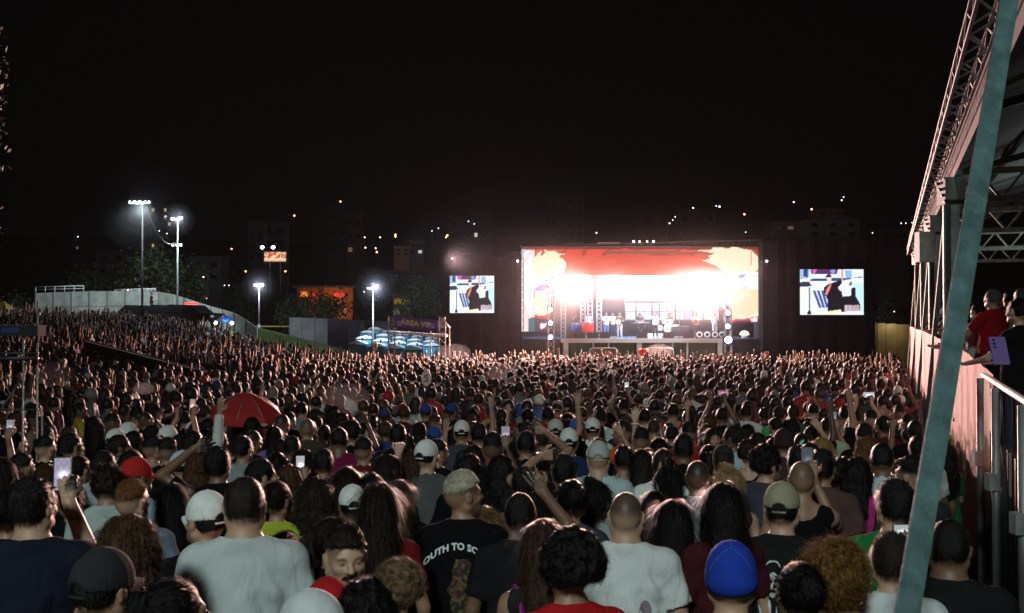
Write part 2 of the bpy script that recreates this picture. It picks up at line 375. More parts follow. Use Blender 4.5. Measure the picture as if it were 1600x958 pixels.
def feat_cols(V, hr):
    H = (V - PIV) @ hr; x, y, z = H.T; c = np.zeros((len(V), 3), np.float32)
    # scalp: stubble where hair grows
    facecut = np.sqrt((x / .080) ** 2 + ((y - .105) / .085) ** 2 + ((z - .045) / .098) ** 2)
    sc = S((facecut - 1) / .08) * S((z - .045 - .1 * np.clip(y, 0, .1)) / .05) * (z > .02) * (np.abs(x) < .079)
    beard = S((.052 - z) / .02) * S((y - .0) / .03) * (z > -.03) * .45
    c[:, 0] = np.clip(sc * (.25 + .75 * S((z - .07) / .06)), 0, 1)
    c[:, 0] = np.maximum(c[:, 0], beard)
    c[:, 1] = np.exp(-((x / .020) ** 2) ** 2 - ((z - .025) / .009) ** 2) * (y > .085)
    for s_ in (-1, 1):
        brow = np.exp(-(((x - s_ * .033) / .017) ** 2) ** 2 - ((z - .104 + .15 * np.abs(x - s_ * .033)) / .0055) ** 2) * (y > .05)
        eye = np.exp(-(((x - s_ * .031) / .009) ** 2) ** 2 - ((z - .083) / .0042) ** 2) * (y > .07)
        c[:, 2] = np.maximum(c[:, 2], np.maximum(brow * .85, eye))
    return c
def shirt_mesh(b, pose, kind, lod):
    key = ('shirt', b, pose, kind, lod)
    if key in _cache: return _cache[key]
    limbs, hands, arms = limb_prims(b, pose); bc = {0: .0125, 1: .022, 2: .035}[lod]
    G = Field(axis(-.5, .5, bc, []), axis(-.3, .55, bc, []), axis(.84, 2.0 if kind == 'long' else 1.85, bc, []), bc * 1.5)
    inf = .014
    for p in torso_prims(b)[:6]: G.add(p[:-1], p[-1], inf=inf if kind != 'tank' else .008)
    B = BUILD[b]
    G.add(('ell', (0, -.012, 1.12), (B['ch'][0] + .012, B['ch'][1] + .012, .26), None), .05)
    G.add(('ell', (0, -.0, .95), (B['hip'][0] + .022, B['hip'][1] + .02, .14), None), .05)
    for Sh, E, Wr, a in arms:
        if kind == 'tee':
            q = Sh + (E - Sh) * .72; d = (E - Sh) / np.linalg.norm(E - Sh); G.add(('cap', Sh, E, .064 * a, .066 * a), .035, cut=(q, d))
        elif kind == 'long':
            G.add(('cap', Sh, E, .064 * a, .056 * a), .035); q = Wr; d = (Wr - E) / np.linalg.norm(Wr - E); G.add(('cap', E, Wr, .054 * a, .042 * a), .02, cut=(q, d))
        else: G.add(('cap', Sh + A3(np.sign(Sh[0]) * .035, 0, -.03), Sh + A3(np.sign(Sh[0]) * .05, 0, .06), .05, .05), .02, op='s')
    nr = B['neck']
    if kind == 'tank': G.add(('cap', (0, .0, 1.46), (0, -.02, 1.75), nr + .055, nr + .06), .02, op='s')
    else: G.add(('cap', (0, .005, 1.478), (0, .02, 1.75), nr + .018, nr + .05), .012, op='s')
    G.plane((0, 0, .88), (0, 0, -1))
    V, Q = G.mesh()
    if lod < 2:
        N_ = vnormals(V, Q); r = np.random.RandomState(hash(b) % 7)
        P = V * A3(1.0, 1.0, .42)
        w_ = sn(P, 38, 5 + len(pose)) + .6 * sn(V * A3(.8, .8, .9), 60, 9)
        dg = np.sin((V[:, 2] * 26 + np.abs(V[:, 0]) * 40 + 1.5 * sn(V, 12, 3))) * np.exp(-((np.abs(V[:, 0]) - .13) / .06) ** 2) * S((1.42 - V[:, 2]) / .15)
        fold = .018 * (np.abs(w_) - .35) * S((1.45 - V[:, 2]) / .18) + .013 * dg
        V = V + N_ * fold[:, None]
    me = np_mesh('shirt', V, Q); _cache[key] = me; return me
def trousers_mesh(b):
    key = ('trousers', b)
    if key in _cache: return _cache[key]
    G = Field(axis(-.3, .3, .03, []), axis(-.2, .2, .03, []), axis(.06, 1.06, .03, []), .05)
    for p in leg_prims(b, .018, False): G.add(p[:-1], p[-1])
    B = BUILD[b]; G.add(('ell', (0, -.005, .93), (B['hip'][0] + .014, B['hip'][1] + .014, .13), None), .04)
    G.plane((0, 0, .10), (0, 0, -1)); V, Q = G.mesh(); me = np_mesh('trousers', V, Q); _cache[key] = me; return me
HT = dict(  # hair shells in head coordinates (origin at the neck pivot): ellipsoid centre, radii, noise amp, noise freq
    short=((0, -.014, .103), (.086, .106, .106), .004, 70), neat=((0, -.014, .101), (.083, .103, .102), .002, 60), fade=((0, -.006, .112), (.082, .100, .102), .004, 80),
    curly=((0, -.014, .107), (.098, .114, .116), .011, 95), afro=((0, -.02, .11), (.122, .128, .130), .013, 80), wavy=((0, -.018, .104), (.093, .112, .112), .007, 60),
    long=((0, -.016, .102), (.088, .108, .108), .003, 50), longcurly=((0, -.018, .104), (.098, .116, .114), .010, 75), pony=((0, -.014, .100), (.083, .103, .102), .002, 70),
    bun=((0, -.014, .100), (.083, .103, .102), .003, 70), messy=((0, -.016, .102), (.088, .108, .106), .008, 60), big=((0, -.03, .085), (.125, .125, .135), .014, 60), nape=((0, -.014, .10), (.080, .100, .098), .002, 60))
def hair_mesh(kind, lod, seed=0):
    key = ('hair', kind, lod, seed)
    if key in _cache: return _cache[key]
    c, r, na, nf = HT[kind]; st = {0: .0062, 1: .010, 2: .02}[lod]; isl = kind in ('long', 'longcurly', 'big')
    zlo = {'long': -.36, 'longcurly': -.30, 'big': -.12, 'pony': -.22}.get(kind, -.06)
    G = Field(axis(-.17, .17, st, []), axis(-.24, .15, st, []), axis(zlo, .30, st, []), st * 1.5)
    G.add(('ell', c, r, None), .01)
    if kind in ('long', 'longcurly'):
        q = .012 if kind == 'longcurly' else 0
        G.add(('ell', (0, -.062, .0), (.092 + q, .060 + q, .16), None), .03); G.add(('ell', (.006, -.088, -.14), (.095 + q, .042 + q, .19), None), .03)
        G.add(('cap', (-.075, .02, .07), (-.085, -.02, -.10), .022 + q, .022), .02); G.add(('cap', (.075, .02, .07), (.085, -.02, -.10), .022 + q, .022), .02)
    if kind == 'pony':
        G.add(('ell', (0, -.120, .125), (.026, .03, .026), None), .01); G.add(('cap', (0, -.135, .12), (.01, -.165, -.02), .030, .028), .01); G.add(('cap', (.01, -.165, -.02), (.0, -.15, -.16), .028, .010), .01)
    if kind == 'bun': G.add(('ell', (0, -.115, .145), (.042, .040, .040), None), .008)
    if kind == 'messy':
        G.add(('ell', (.0, -.07, .215), (.034, .036, .034), None), .012); G.add(('cap', (0, -.11, .11), (.01, -.14, -.06), .05, .03), .02)
    # open the face, the ears, the neck
    G.add(('ell', (0, .112, .045), (.085, .092, .109) if kind != 'afro' else (.088, .085, .105), None), .008, op='s')
    if not isl:
        for s_ in (-1, 1): G.add(('ell', (s_ * .088, .004, .066), (.024, .024, .040), None), .006, op='s')
        if kind not in ('pony', 'messy'): G.plane((0, 0, .028), (0, -.25, -1))
    if kind == 'fade': G.plane((0, 0, .128), (0, .25, -1))
    if kind == 'nape': G.plane((0, 0, .028), (0, -.25, -1))
    V, Q = G.mesh(); N_ = vnormals(V, Q)
    if lod < 2: V = V + N_ * (sn(V, nf, 3 + seed, na) + (sn(V, nf * 2.2, 13 + seed, na * .5)))[:, None]
    if kind in ('long', 'big', 'longcurly', 'messy') and lod < 2:
        a = np.arctan2(V[:, 0], -V[:, 1] - .0)
        V = V + N_ * (.0035 * np.sin(a * 34 + 2.5 * sn(V * A3(1, 1, .3), 18, 4)))[:, None]
    nb = len(V)
    n = {0: 3000, 1: 800, 2: 0}[lod]
    if isl: n = int(n * 1.7)
    if n:
        rr = np.random.RandomState(11 + seed); ctr = V[Q].mean(1); fn = N_[Q[:, 0]]
        ok = np.ones(len(Q), bool); idx = rr.choice(np.where(ok)[0], n)
        p = ctr[idx] + rr.randn(n, 3) * .002; nn = fn[idx]
        curlk = kind in ('curly', 'afro', 'big')
        L_ = {'short': .020, 'neat': .010, 'fade': .011, 'curly': .022, 'afro': .024, 'wavy': .035, 'long': .11, 'longcurly': .06, 'pony': .05, 'bun': .04, 'messy': .07, 'big': .05, 'nape': .012}[kind]
        down = np.tile(A3(0, -.35, -1), (n, 1)); 
        if kind in ('short', 'neat', 'fade', 'wavy'): down = np.where((p[:, 2] > .15)[:, None], np.tile(A3(.2, 1, .1), (n, 1)), down)
        if kind in ('pony', 'bun'): down = A3(0, -.12, .13) - p; down = np.where((p[:, 1] < -.12)[:, None], A3(0, -.1, -1), down)
        tang = down - nn * (down * nn).sum(1)[:, None]; tang /= np.maximum(np.linalg.norm(tang, axis=1, keepdims=True), 1e-6)
        tang = tang + rr.randn(n, 3) * (.18 if not curlk else .9); 
        lift = {'short': .5, 'fade': .5, 'neat': .15, 'wavy': .30, 'curly': .9, 'afro': 1.0, 'long': .05, 'longcurly': .22, 'big': .5, 'messy': .28}.get(kind, .08)
        d = tang + nn * lift * rr.rand(n, 1) * 1.6; d /= np.linalg.norm(d, axis=1, keepdims=True)
        side = np.cross(d, nn); side /= np.maximum(np.linalg.norm(side, axis=1, keepdims=True), 1e-6)
        Ls = (L_ * (.5 + rr.rand(n, 1))); wd = .0012 if lod == 0 else .0022
        curl_v = side * (rr.randn(n, 1) * .35 * Ls) if kind in ('longcurly', 'curly', 'afro', 'big', 'wavy', 'messy') else side * (rr.randn(n, 1) * .06 * Ls)
        grav = A3(0, 0, -1) * Ls * (.25 if not curlk else .05)
        p1 = p + d * Ls * .5 + curl_v; p2 = p + d * Ls + grav * .6 - curl_v * .6
        base = p - nn * .002
        if curlk or kind in ('longcurly', 'messy', 'wavy'):
            ns = 7 if lod == 0 else 4; R0 = {'wavy': .0035, 'messy': .004, 'longcurly': .0065}.get(kind, .0062); ph = rr.rand(n, 1) * 6.28; turns = (1.6 if curlk else 1.1) * 6.28; nn2 = np.cross(side, d); rows = []
            for q in range(ns):
                t = q / (ns - 1); ctr_ = base + d * Ls * t * .8 + grav * t * t; off_ = (side * np.cos(ph + t * turns) + nn2 * np.sin(ph + t * turns)) * R0 * min(1, t * 3); tw = np.cross(d, off_ + side * 1e-4); tw /= np.maximum(np.linalg.norm(tw, axis=1, keepdims=True), 1e-6); rows += [ctr_ + off_ - tw * wd * (1.1 - .6 * t), ctr_ + off_ + tw * wd * (1.1 - .6 * t)]
            SV = np.stack(rows, 1).reshape(-1, 3); k = np.arange(n)[:, None] * 2 * ns + nb; SQ = np.concatenate([k + np.array([[2 * q, 2 * q + 1, 2 * q + 3, 2 * q + 2]]) for q in range(ns - 1)])
            V = np.concatenate([V, SV]); Q = np.concatenate([Q, SQ]); me = np_mesh('hair', V, Q); _cache[key] = me; return me
        SV = np.stack([base - side * wd, base + side * wd, p1 + side * wd, p1 - side * wd, p2 + side * wd * .4, p2 - side * wd * .4], 1).reshape(-1, 3)
        k = np.arange(n)[:, None] * 6 + nb; SQ = np.concatenate([k + np.array([[0, 1, 2, 3]]), k + np.array([[3, 2, 4, 5]])])
        V = np.concatenate([V, SV]); Q = np.concatenate([Q, SQ])
    me = np_mesh('hair', V, Q); _cache[key] = me; return me
def cap_meshes(back=False, knit=False):
    key = ('cap', back, knit)
    if key in _cache: return _cache[key]
    st = .0062; G = Field(axis(-.12, .12, st, []), axis(-.15, .15, st, []), axis(.04, .26, st, []), .01)
    G.add(('ell', (0, -.010, .112), (.088, .109, .108), None), .01); G.plane((0, 0, .088), (0, -.12, -1)) if not knit else None
    if knit: G.add(('ell', (0, -.03, .085), (.088, .092, .062), None), .02); G.plane((0, 0, .052), (0, .45, -1))
    if not knit: G.add(('ell', (0, -.125, .103), (.033, .04, .026), None), .004, op='s')
    G.add(('ell', (0, -.010, .092), (.0815, .102, .098), None), .003, op='s')
    V, Q = G.mesh(); N_ = vnormals(V, Q); a = np.arctan2(V[:, 0], V[:, 1] + .01)
    out = N_ * np.sign((V - A3(0, -.01, .10)) * N_).sum(1)[:, None].clip(-1, 1) * 0
    dv = V - A3(0, -.01, .10); dv /= np.linalg.norm(dv, axis=1, keepdims=True)
    if not knit: V = V - dv * (.0022 * np.exp(-(np.abs(np.sin(a * 3)) / .09) ** 2))[:, None] + dv * sn(V, 45, 2, .0018)[:, None]
    else: V = V + dv * (.0012 * np.sin(a * 60))[:, None]
    crown = np_mesh('cap_crown', V, Q)
    mb = MB(); n = 14; rows = []
    for j in range(6):
        r_ = j / 5; row = []
        for i in range(n + 1):
            t = (i / n - .5) * 2; x = .076 * t * (1 - .12 * r_); yb = .095 - .055 * t * t; y = yb + (.072 * (1 - t * t * .55)) * r_ - .01; z = .098 - .022 * t * t - .018 * r_ + .004
            row.append((x, y, z))
        rows.append(row)
    vs = [v for r_ in rows for v in r_]; m_ = len(vs); vs += [(x, y, z - .003) for x, y, z in vs]
    fs = []
    for j in range(5):
        for i in range(n):
            q = (j * (n + 1) + i, j * (n + 1) + i + 1, (j + 1) * (n + 1) + i + 1, (j + 1) * (n + 1) + i); fs.append(q); fs.append(tuple(k + m_ for k in q[::-1]))
    for i in range(n): a_ = 5 * (n + 1) + i; fs.append((a_, a_ + 1, a_ + 1 + m_, a_ + m_))
    mb.add(vs, fs, True); brim = mb.me('brim')
    st_ = MB(); st_.tube([(.034 * math.sin(t) * 1.0, -.104 - .006 * math.cos(t) * 0 - .008 * math.cos(t), .083) for t in np.linspace(-1.3, 1.3, 9)], .0055, 6)
    strap = st_.me('strap'); st_ = MB(); st_.lathe([(.0, .0035), (.005, .003), (.007, 0)], (0, -.01, .2195), 10)
    _cache[key] = (crown, brim, strap, st_.me('button')); return _cache[key]
# ------------------------------------------------------------------ people
K = (.0055, .0045, .004); D = (.016, .009, .006); BR = (.06, .027, .012); AU = (.13, .05, .016); BL = (.34, .20, .08); GY = (.20, .19, .17); BLE = (.42, .37, .28)
LT = (.42, .25, .17); TN = (.28, .155, .10); BN = (.15, .078, .048); DK = (.06, .032, .022)
BLK = (.0055, .0055, .0065); WHT = (.72, .74, .74); NAVY = (.012, .02, .05); GREY = (.16, .165, .17); LGREY = (.52, .56, .58); RED = (.40, .012, .015); MAROON = (.10, .012, .014)
CROWD_GROUP = 'people standing in the concert crowd'
EYEM = mat('eye_white', (.5, .48, .45), .2); IRISM = mat('eye_iris', (.02, .012, .008), .1); METAL = mat('bright_metal', (.6, .6, .6), .3, 1)
GLASSM = mat('spectacle_frame', (.02, .02, .02), .3)
def person(loc, rz, sc, b='m', pose='down', hy=0, hp=0, skin=TN, hair='short', hc=K, sk='tee', scol=BLK, cap=None, stub=1, lod=0, pants=(.02, .025, .04), label='', group=CROWD_GROUP, cat='person', opts=()):
    r = empty('person', loc, rz, label=label, cat=cat, group=group); r.scale = (sc, sc, sc)
    if b == 'h': pass
    o = link('body', body_mesh(b, pose, hy, hp, lod), SKIN, r); o.color = (*skin, 1); o['stubble'] = float(stub)
    o = link('shirt', shirt_mesh(b, pose, sk, lod), CLOTH, r); o.color = (*scol, 1); r_shirt = o
    o = link('trousers', trousers_mesh(b), DENIM, r); o.color = (*pants, 1)
    hm = Matrix(rot(hy, hp).tolist()).to_4x4(); hm.translation = Vector(PIV)
    if hair:
        o = link('hair', hair_mesh(hair, min(lod, 1)), HAIR, r); o.matrix_local = hm; o.color = (*hc, 1)
    if cap:
        ccol, back, knit = cap; cr, brm, stp, btn = cap_meshes(False, knit)
        o = link('cap', cr, CAPM, r); o.color = (*ccol, 1); o.matrix_local = hm @ (Matrix.Rotation(math.pi, 4, 'Z') if back else Matrix()) 
        if not knit:
            for nm, me in (('brim', brm), ('strap', stp), ('button', btn)): c = link(nm, me, CAPM, o); c.color = (*ccol, 1)
    for op in opts:
        if op == 'glasses':
            g = MB()
            for s_ in (-1, 1):
                g.tube([(s_ * .031 + .020 * math.cos(t), .108, .083 + .015 * math.sin(t)) for t in np.linspace(0, 2 * math.pi, 15)], .0016, 5, False)
                g.tube([(s_ * .051, .108, .088), (s_ * .076, .07, .088), (s_ * .082, -.005, .086), (s_ * .080, -.02, .072)], .0017, 5)
            g.tube([(-.012, .109, .088), (.012, .109, .088)], .0014, 5); x = g.build('glasses', GLASSM, r); x.matrix_local = hm
        if op == 'moustache' or op == 'beard':
            rr = np.random.RandomState(3); n = 500 if op == 'moustache' else 1500; g = MB()
            for i in range(n):
                t = rr.rand() * 2 - 1
                if op == 'moustache': p = Vector((t * .026, .100 - .012 * t * t, .037 - .006 * abs(t) + rr.randn() * .002)); d = Vector((t * .012, .004, -.010 - rr.rand() * .004))
                else:
                    a = t * 1.5; q = rr.rand(); p = Vector((.066 * math.sin(a), .012 + .075 * math.cos(a), .035 - .05 * q)); d = Vector((.004 * math.sin(a), .007 * math.cos(a), -.016 - rr.rand() * .01))
                    if abs(t) < .35 and q < .5: continue
                s_ = Vector((.0011, .0004, 0)); g.add([p - s_, p + s_, p + d], [(0, 1, 2)])
            x = g.build(op, HAIR, r); x.matrix_local = hm; x.color = (*hc, 1)
        if op == 'eyes':
            for s_ in (-1, 1):
                g = MB(); g.lathe([(0, -.0118), (.006, -.010), (.010, -.006), (.0118, 0), (.010, .006), (.006, .010), (0, .0118)], (s_ * .031, .0815, .0825), 12); x = g.build('eye', EYEM, r); x.matrix_local = hm
                g = MB(); g.add([(s_ * .031 + .0052 * math.cos(t), .0934, .0825 + .0052 * math.sin(t)) for t in [k * math.pi / 5 for k in range(10)]], [tuple(range(10))]); y = g.build('iris', IRISM, x)
        if op == 'clip':
            g = MB(); g.bar((-.03, -.118, .145), (.03, -.122, .15), .012, .006); x = g.build('hair_clip', mat('hair_clip', (.6, .5, .5), .2), r); x.matrix_local = hm
        if op == 'cap_seams':
            for pts in ([(-.75, -.5, .1), (-.4, -.62, .62), (0, -.55, .95)], [(.75, -.5, .1), (.4, -.62, .62), (0, -.55, .95)], [(0, -.55, .95), (0, -.1, 1.2), (0, .6, .9)]):
                P3 = [np.array(p, float) for p in pts]; g = MB(); q = []
                for t in np.linspace(0, 1, 12): v = (1 - t) ** 2 * P3[0] + 2 * t * (1 - t) * P3[1] + t * t * P3[2]; v /= np.linalg.norm(v); q.append((v[0] * .0895, -.010 + v[1] * .1105, .112 + v[2] * .1095))
                g.tube(q, .0016, 5); x = g.build('cap_seam', CAPM, r); x.matrix_local = hm; x.color = (.05, .12, .5, 1)
        if op == 'headband':
            g = MB(); g.tube([(.080 * math.sin(t), -.012 + .104 * math.cos(t), .118 + .012 * math.cos(t)) for t in np.linspace(0, 6.283, 25)], .006, 6, False); x = g.build('headband', mat('headband', (.02, .02, .02), .7), r); x.matrix_local = hm
        if op == 'necklace':
            g = MB()
            for t in np.linspace(0, 6.283, 60): c = (.088 * math.sin(t), .01 + .072 * math.cos(t), 1.478 - .03 * math.cos(t)); g.lathe([(0, -.0032), (.0032, 0), (0, .0032)], c, 5)
            g.build('necklace', METAL, r)
        if isinstance(op, tuple) and op[0] == 'print': op[1](r, r_shirt)
        if isinstance(op, tuple) and op[0] == 'strap':
            g = MB(); s_ = op[2]; g.tube([(s_ * .115, .07, 1.30), (s_ * .115, .02, 1.475), (s_ * .112, -.04, 1.475), (s_ * .10, -.118, 1.36), (s_ * .085, -.135, 1.2)], .012, 6); x = g.build('strap', CLOTH, r); x.color = (*op[1], 1)
        if isinstance(op, tuple) and op[0] == 'bracelet':
            limbs, hands, arms = limb_prims(b, pose); Wr = hands[0][0] if op[2] > 0 else hands[1][0]; E = arms[0 if op[2] > 0 else 1][1]; ax_ = Vector(E - Wr).normalized(); u = ax_.orthogonal().normalized(); v = ax_.cross(u); c = Vector(Wr) + ax_ * .03
            g = MB(); g.tube([c + (u * math.cos(t) + v * math.sin(t)) * .033 for t in np.linspace(0, 6.283, 15)], .007, 6, False); g.build('wristband', mat('wristband_' + op[1], dict(orange=(.8, .16, .02), white=(.7, .7, .7))[op[1]], .5), r)
    return r
def phone(P, sc_, rz, tilt, label, lit=(1.0, .95, 1.0), strength=1.6, back=False, size=(.075, .155), body=(.02, .02, .025)):
    t = empty('phone', P, rz, label=label, cat='phone', group='phones held up in the crowd'); t.rotation_euler = (tilt, 0, rz); t.scale = (sc_, sc_, sc_); w_, h = size
    mb = MB(); b_ = .008
    pts = [(x, z) for cx, cz, a0 in ((w_ / 2 - b_, h / 2 - b_, 0), (-w_ / 2 + b_, h / 2 - b_, 90), (-w_ / 2 + b_, -h / 2 + b_, 180), (w_ / 2 - b_, -h / 2 + b_, 270)) for x, z in [(cx + b_ * math.cos(math.radians(a0 + k * 30)), cz + b_ * math.sin(math.radians(a0 + k * 30))) for k in range(4)]]
    n = len(pts); mb.add([(x, y, z) for y in (-.004, .004) for x, z in pts], [tuple(range(n)), tuple(range(2 * n - 1, n - 1, -1))] + [(i, i + n, (i + 1) % n + n, (i + 1) % n) for i in range(n)])
    mb.build('body', mat('phone_case_%d' % int(body[2] * 999), body, .35), t)
    if not back:
        nx, nz = 10, 18; V = [((i / nx - .5) * w_ * .9, -.0052, (j / nz - .5) * h * .92) for j in range(nz + 1) for i in range(nx + 1)]; Q = [(j * (nx + 1) + i, j * (nx + 1) + i + 1, (j + 1) * (nx + 1) + i + 1, (j + 1) * (nx + 1) + i) for j in range(nz) for i in range(nx)]
        V = np.array(V); u = V[:, 0] / w_ * 2; v = V[:, 2] / h * 2; c = np.ones((len(V), 3)) * .05
        gl = np.exp(-((u - .1) / .55) ** 2 - ((v + .05) / .22) ** 2)[:, None]; c = c + gl * np.array(lit) * 1.2 + (v < -.35)[:, None] * .04 + (np.sin(u * 9) * np.sin(v * 13) > .6)[:, None] * .15 * np.array(lit)
        c = np.array(lit) * .25 + c
        link('screen', np_mesh('phone_screen', V, Q, False, c), SCREENS(strength), t)
    else:
        g = MB()
        for k in range(3): g.tube([(-w_ * .27, -.004, h * .38 - k * .022), (-w_ * .27, -.0065, h * .38 - k * .022)], .008, 10)
        g.build('camera_lens', mat('phone_lens', (.01, .01, .012), .1), t)
    return t
def SCREENS(strength, sample=False, name='lit_screen'):
    k = '%s_%g' % (name, strength)
    if k in MATS: return MATS[k]
    m = mat(k, (.01, .01, .01), .25); N = m.node_tree.nodes; a = attr_node(N, 'Col'); m.node_tree.links.new(a.outputs['Color'], N['Principled BSDF'].inputs['Emission Color'])
    N['Principled BSDF'].inputs['Emission Strength'].default_value = strength; m.cycles.emission_sampling = 'AUTO' if sample else 'NONE'; return m
def polys_inside(px, py, poly):
    ins = np.zeros(px.shape, bool); n = len(poly)
    for i in range(n):
        x0, y0 = poly[i]; x1, y1 = poly[(i + 1) % n]
        c = (y0 > py) != (y1 > py); xi = (x1 - x0) * (py - y0) / ((y1 - y0) if y1 != y0 else 1e-9) + x0; ins ^= c & (px < xi)
    return ins
# prints on shirt backs: laid on the cloth by casting rays at it
def on_back(shirt, V, off=.003):
    me = shirt.data; bvh = _cache.get(('bvh', me.name))
    if bvh is None: bvh = BVHTree.FromPolygons([v.co for v in me.vertices], [p.vertices for p in me.polygons]); _cache[('bvh', me.name)] = bvh
    out = []
    for x, z in V:
        h = bvh.ray_cast(Vector((x, -1, z)), Vector((0, 1, 0)))[0]
        out.append((x, (h.y if h else -.13) - off, z))
    return out
def text_poly(txt, size, cx, cz, arc=0, bold=.0):
    cu = bpy.data.curves.new('t', 'FONT'); cu.body = txt; cu.size = size; cu.align_x = 'CENTER'; cu.offset = bold; cu.resolution_u = 2
    o = bpy.data.objects.new('t', cu); COL.objects.link(o); dg = bpy.context.evaluated_depsgraph_get(); me = bpy.data.meshes.new_from_object(o.evaluated_get(dg)); bpy.data.objects.remove(o)
    import bmesh
    bm = bmesh.new(); bm.from_mesh(me); bmesh.ops.triangulate(bm, faces=bm.faces[:])
    for _ in range(2): bmesh.ops.subdivide_edges(bm, edges=[e for e in bm.edges if e.calc_length() > size * .35], cuts=1); bmesh.ops.triangulate(bm, faces=bm.faces[:])
    V = [(v.co.x + cx, v.co.y + cz - arc * v.co.x ** 2) for v in bm.verts]; Fc = [tuple(v.index for v in f.verts) for f in bm.faces]; bm.free(); return V, Fc
def print_south(r, shirt):
    V, Fc = text_poly('SOUTH TO SOUTH', .048, -.02, 1.372, 2.9, .0018); m = link('print_lettering', None) if 0 else None
    P = on_back(shirt, V); me = bpy.data.meshes.new('print_lettering'); me.from_pydata(P, [], Fc); link('print_lettering', me, mat('print_white', (.62, .66, .64), .8), r)
    nx, nz = 46, 62; xs = np.linspace(-.095, .085, nx + 1); zs = np.linspace(.92, 1.325, nz + 1); V = [(x, z) for z in zs for x in xs]; A = np.array(V); u = (A[:, 0] + .005) / .09; v = (A[:, 1] - 1.12) / .2
    A3_ = np.stack([A[:, 0], A[:, 1], A[:, 0] * 0], 1); n1 = sn(A3_, 60, 4); n2 = sn(A3_, 110, 8); n3 = sn(A3_, 45, 21)
    body = (np.abs(u + .12 * np.sin(v * 5)) < .62 + .22 * n1 - .25 * np.abs(v)); c = np.ones((len(V), 3)) * np.array([.018, .018, .02])
    n4 = sn(A3_, 230, 31); c[body & (n2 > -.1)] = (.11, .018, .008); c[body & (n3 + .4 * n4 > .22)] = (.12, .065, .02); c[body & (v < .1) & (n1 > .0) & (np.abs(u) < .45)] = (.07, .08, .02); c[body & ((n2 < -.25) | (n4 < -.12))] = (.009, .009, .009)
    keep = body; Q = [(j * (nx + 1) + i, j * (nx + 1) + i + 1, (j + 1) * (nx + 1) + i + 1, (j + 1) * (nx + 1) + i) for j in range(nz) for i in range(nx)]; Q = [q for q in Q if keep[list(q)].all()]
    link('print_picture', np_mesh('print_picture', on_back(shirt, V), Q, False, c), PRINT, r)
def print_portrait(r, shirt):
    # generic portrait drawing of a long-haired man in white line art, with block lettering beside it
    nx, nz = 60, 84; xs = np.linspace(-.10, .04, nx + 1); zs = np.linspace(1.13, 1.40, nz + 1); V = [(x, z) for z in zs for x in xs]; A = np.array(V); u = (A[:, 0] + .03) / .07; v = (A[:, 1] - 1.29) / .1
    n = sn(np.stack([u, v, u * 0], 1), 9, 4); hairm = ((u / .95) ** 2 + ((v - .05) / 1.05) ** 2 < 1 + .15 * n); face = ((u - .08) / .52) ** 2 + ((v + .05) / .62) ** 2 < 1
    ring = ((u / .95) ** 2 + ((v - .05) / 1.05) ** 2 > .80 + .1 * n) & hairm & (v > -.6); dark = face & ((np.abs(v - .12 - .1 * np.abs(u)) < .06) & (np.abs(u - .08) > .08) & (np.abs(u - .08) < .42) | (np.abs(v + .33) < .07) & (np.abs(u - .1) < .26) | (np.abs(u - .12) < .05) & (v < .02) & (v > -.18) | (n > .45))
    coat = (v < -.75) & (np.abs(u) < 1.1 + .2 * n) & (np.abs(u - .1) > .14) & (np.abs(np.sin(u * 9 + v * 3)) > .35)
    keepv = (face & ~dark) | ring | coat; Q = [(j * (nx + 1) + i, j * (nx + 1) + i + 1, (j + 1) * (nx + 1) + i + 1, (j + 1) * (nx + 1) + i) for j in range(nz) for i in range(nx)]; Q = [q for q in Q if keepv[list(q)].all()]
    link('print_picture', np_mesh('print_portrait', on_back(shirt, V), Q, False, np.ones((len(V), 3)) * np.array([.5, .53, .52])), PRINT, r)
    for t, s_, x, z in (('I NEED', .026, .095, 1.365), ('GAME', .036, .095, 1.33)):
        V, Fc = text_poly(t, s_, x, z, 0, .0008); me = bpy.data.meshes.new('print_lettering'); me.from_pydata(on_back(shirt, V), [], Fc); link('print_lettering', me, mat('print_white', (.62, .66, .64), .8), r)
def print_letter(ch, size, z):
    def f(r, shirt):
        V, Fc = text_poly(ch, size, 0, z, 0, .004); me = bpy.data.meshes.new('print_lettering'); me.from_pydata(on_back(shirt, V), [], Fc); link('print_lettering', me, mat('print_white', (.62, .66, .64), .8), r)
    return ('print', f)
def print_floral(r, shirt):
    rr = np.random.RandomState(5); g = MB()
    for i in range(26):
        cx, cz, R_ = rr.uniform(-.2, .2), rr.uniform(.95, 1.42), rr.uniform(.018, .035)
        for k in range(6):
            a = k * 1.047 + rr.rand(); P = [(cx, cz), (cx + R_ * math.cos(a - .3), cz + R_ * math.sin(a - .3)), (cx + 1.3 * R_ * math.cos(a), cz + 1.3 * R_ * math.sin(a)), (cx + R_ * math.cos(a + .3), cz + R_ * math.sin(a + .3))]
            g.add(on_back(shirt, P, .004), [(0, 1, 2, 3)])
    g.build('print_flowers', mat('print_maroon', (.12, .012, .02), .8), r)
def print_sweat(r, shirt):
    n = 26; V = [(.095 + .030 * q * math.cos(t) * (1 + .3 * math.sin(t)), 1.17 + .095 * q * math.sin(t)) for q in (0.01, .5, 1) for t in np.linspace(0, 6.283, n, endpoint=False)]
    Q = [(i * n + k, i * n + (k + 1) % n, (i + 1) * n + (k + 1) % n, (i + 1) * n + k) for i in range(2) for k in range(n)]
    link('damp_patch', np_mesh('damp_patch', on_back(shirt, V, .0015), Q, True), mat('damp_cloth', (.20, .15, .18), .7), r)
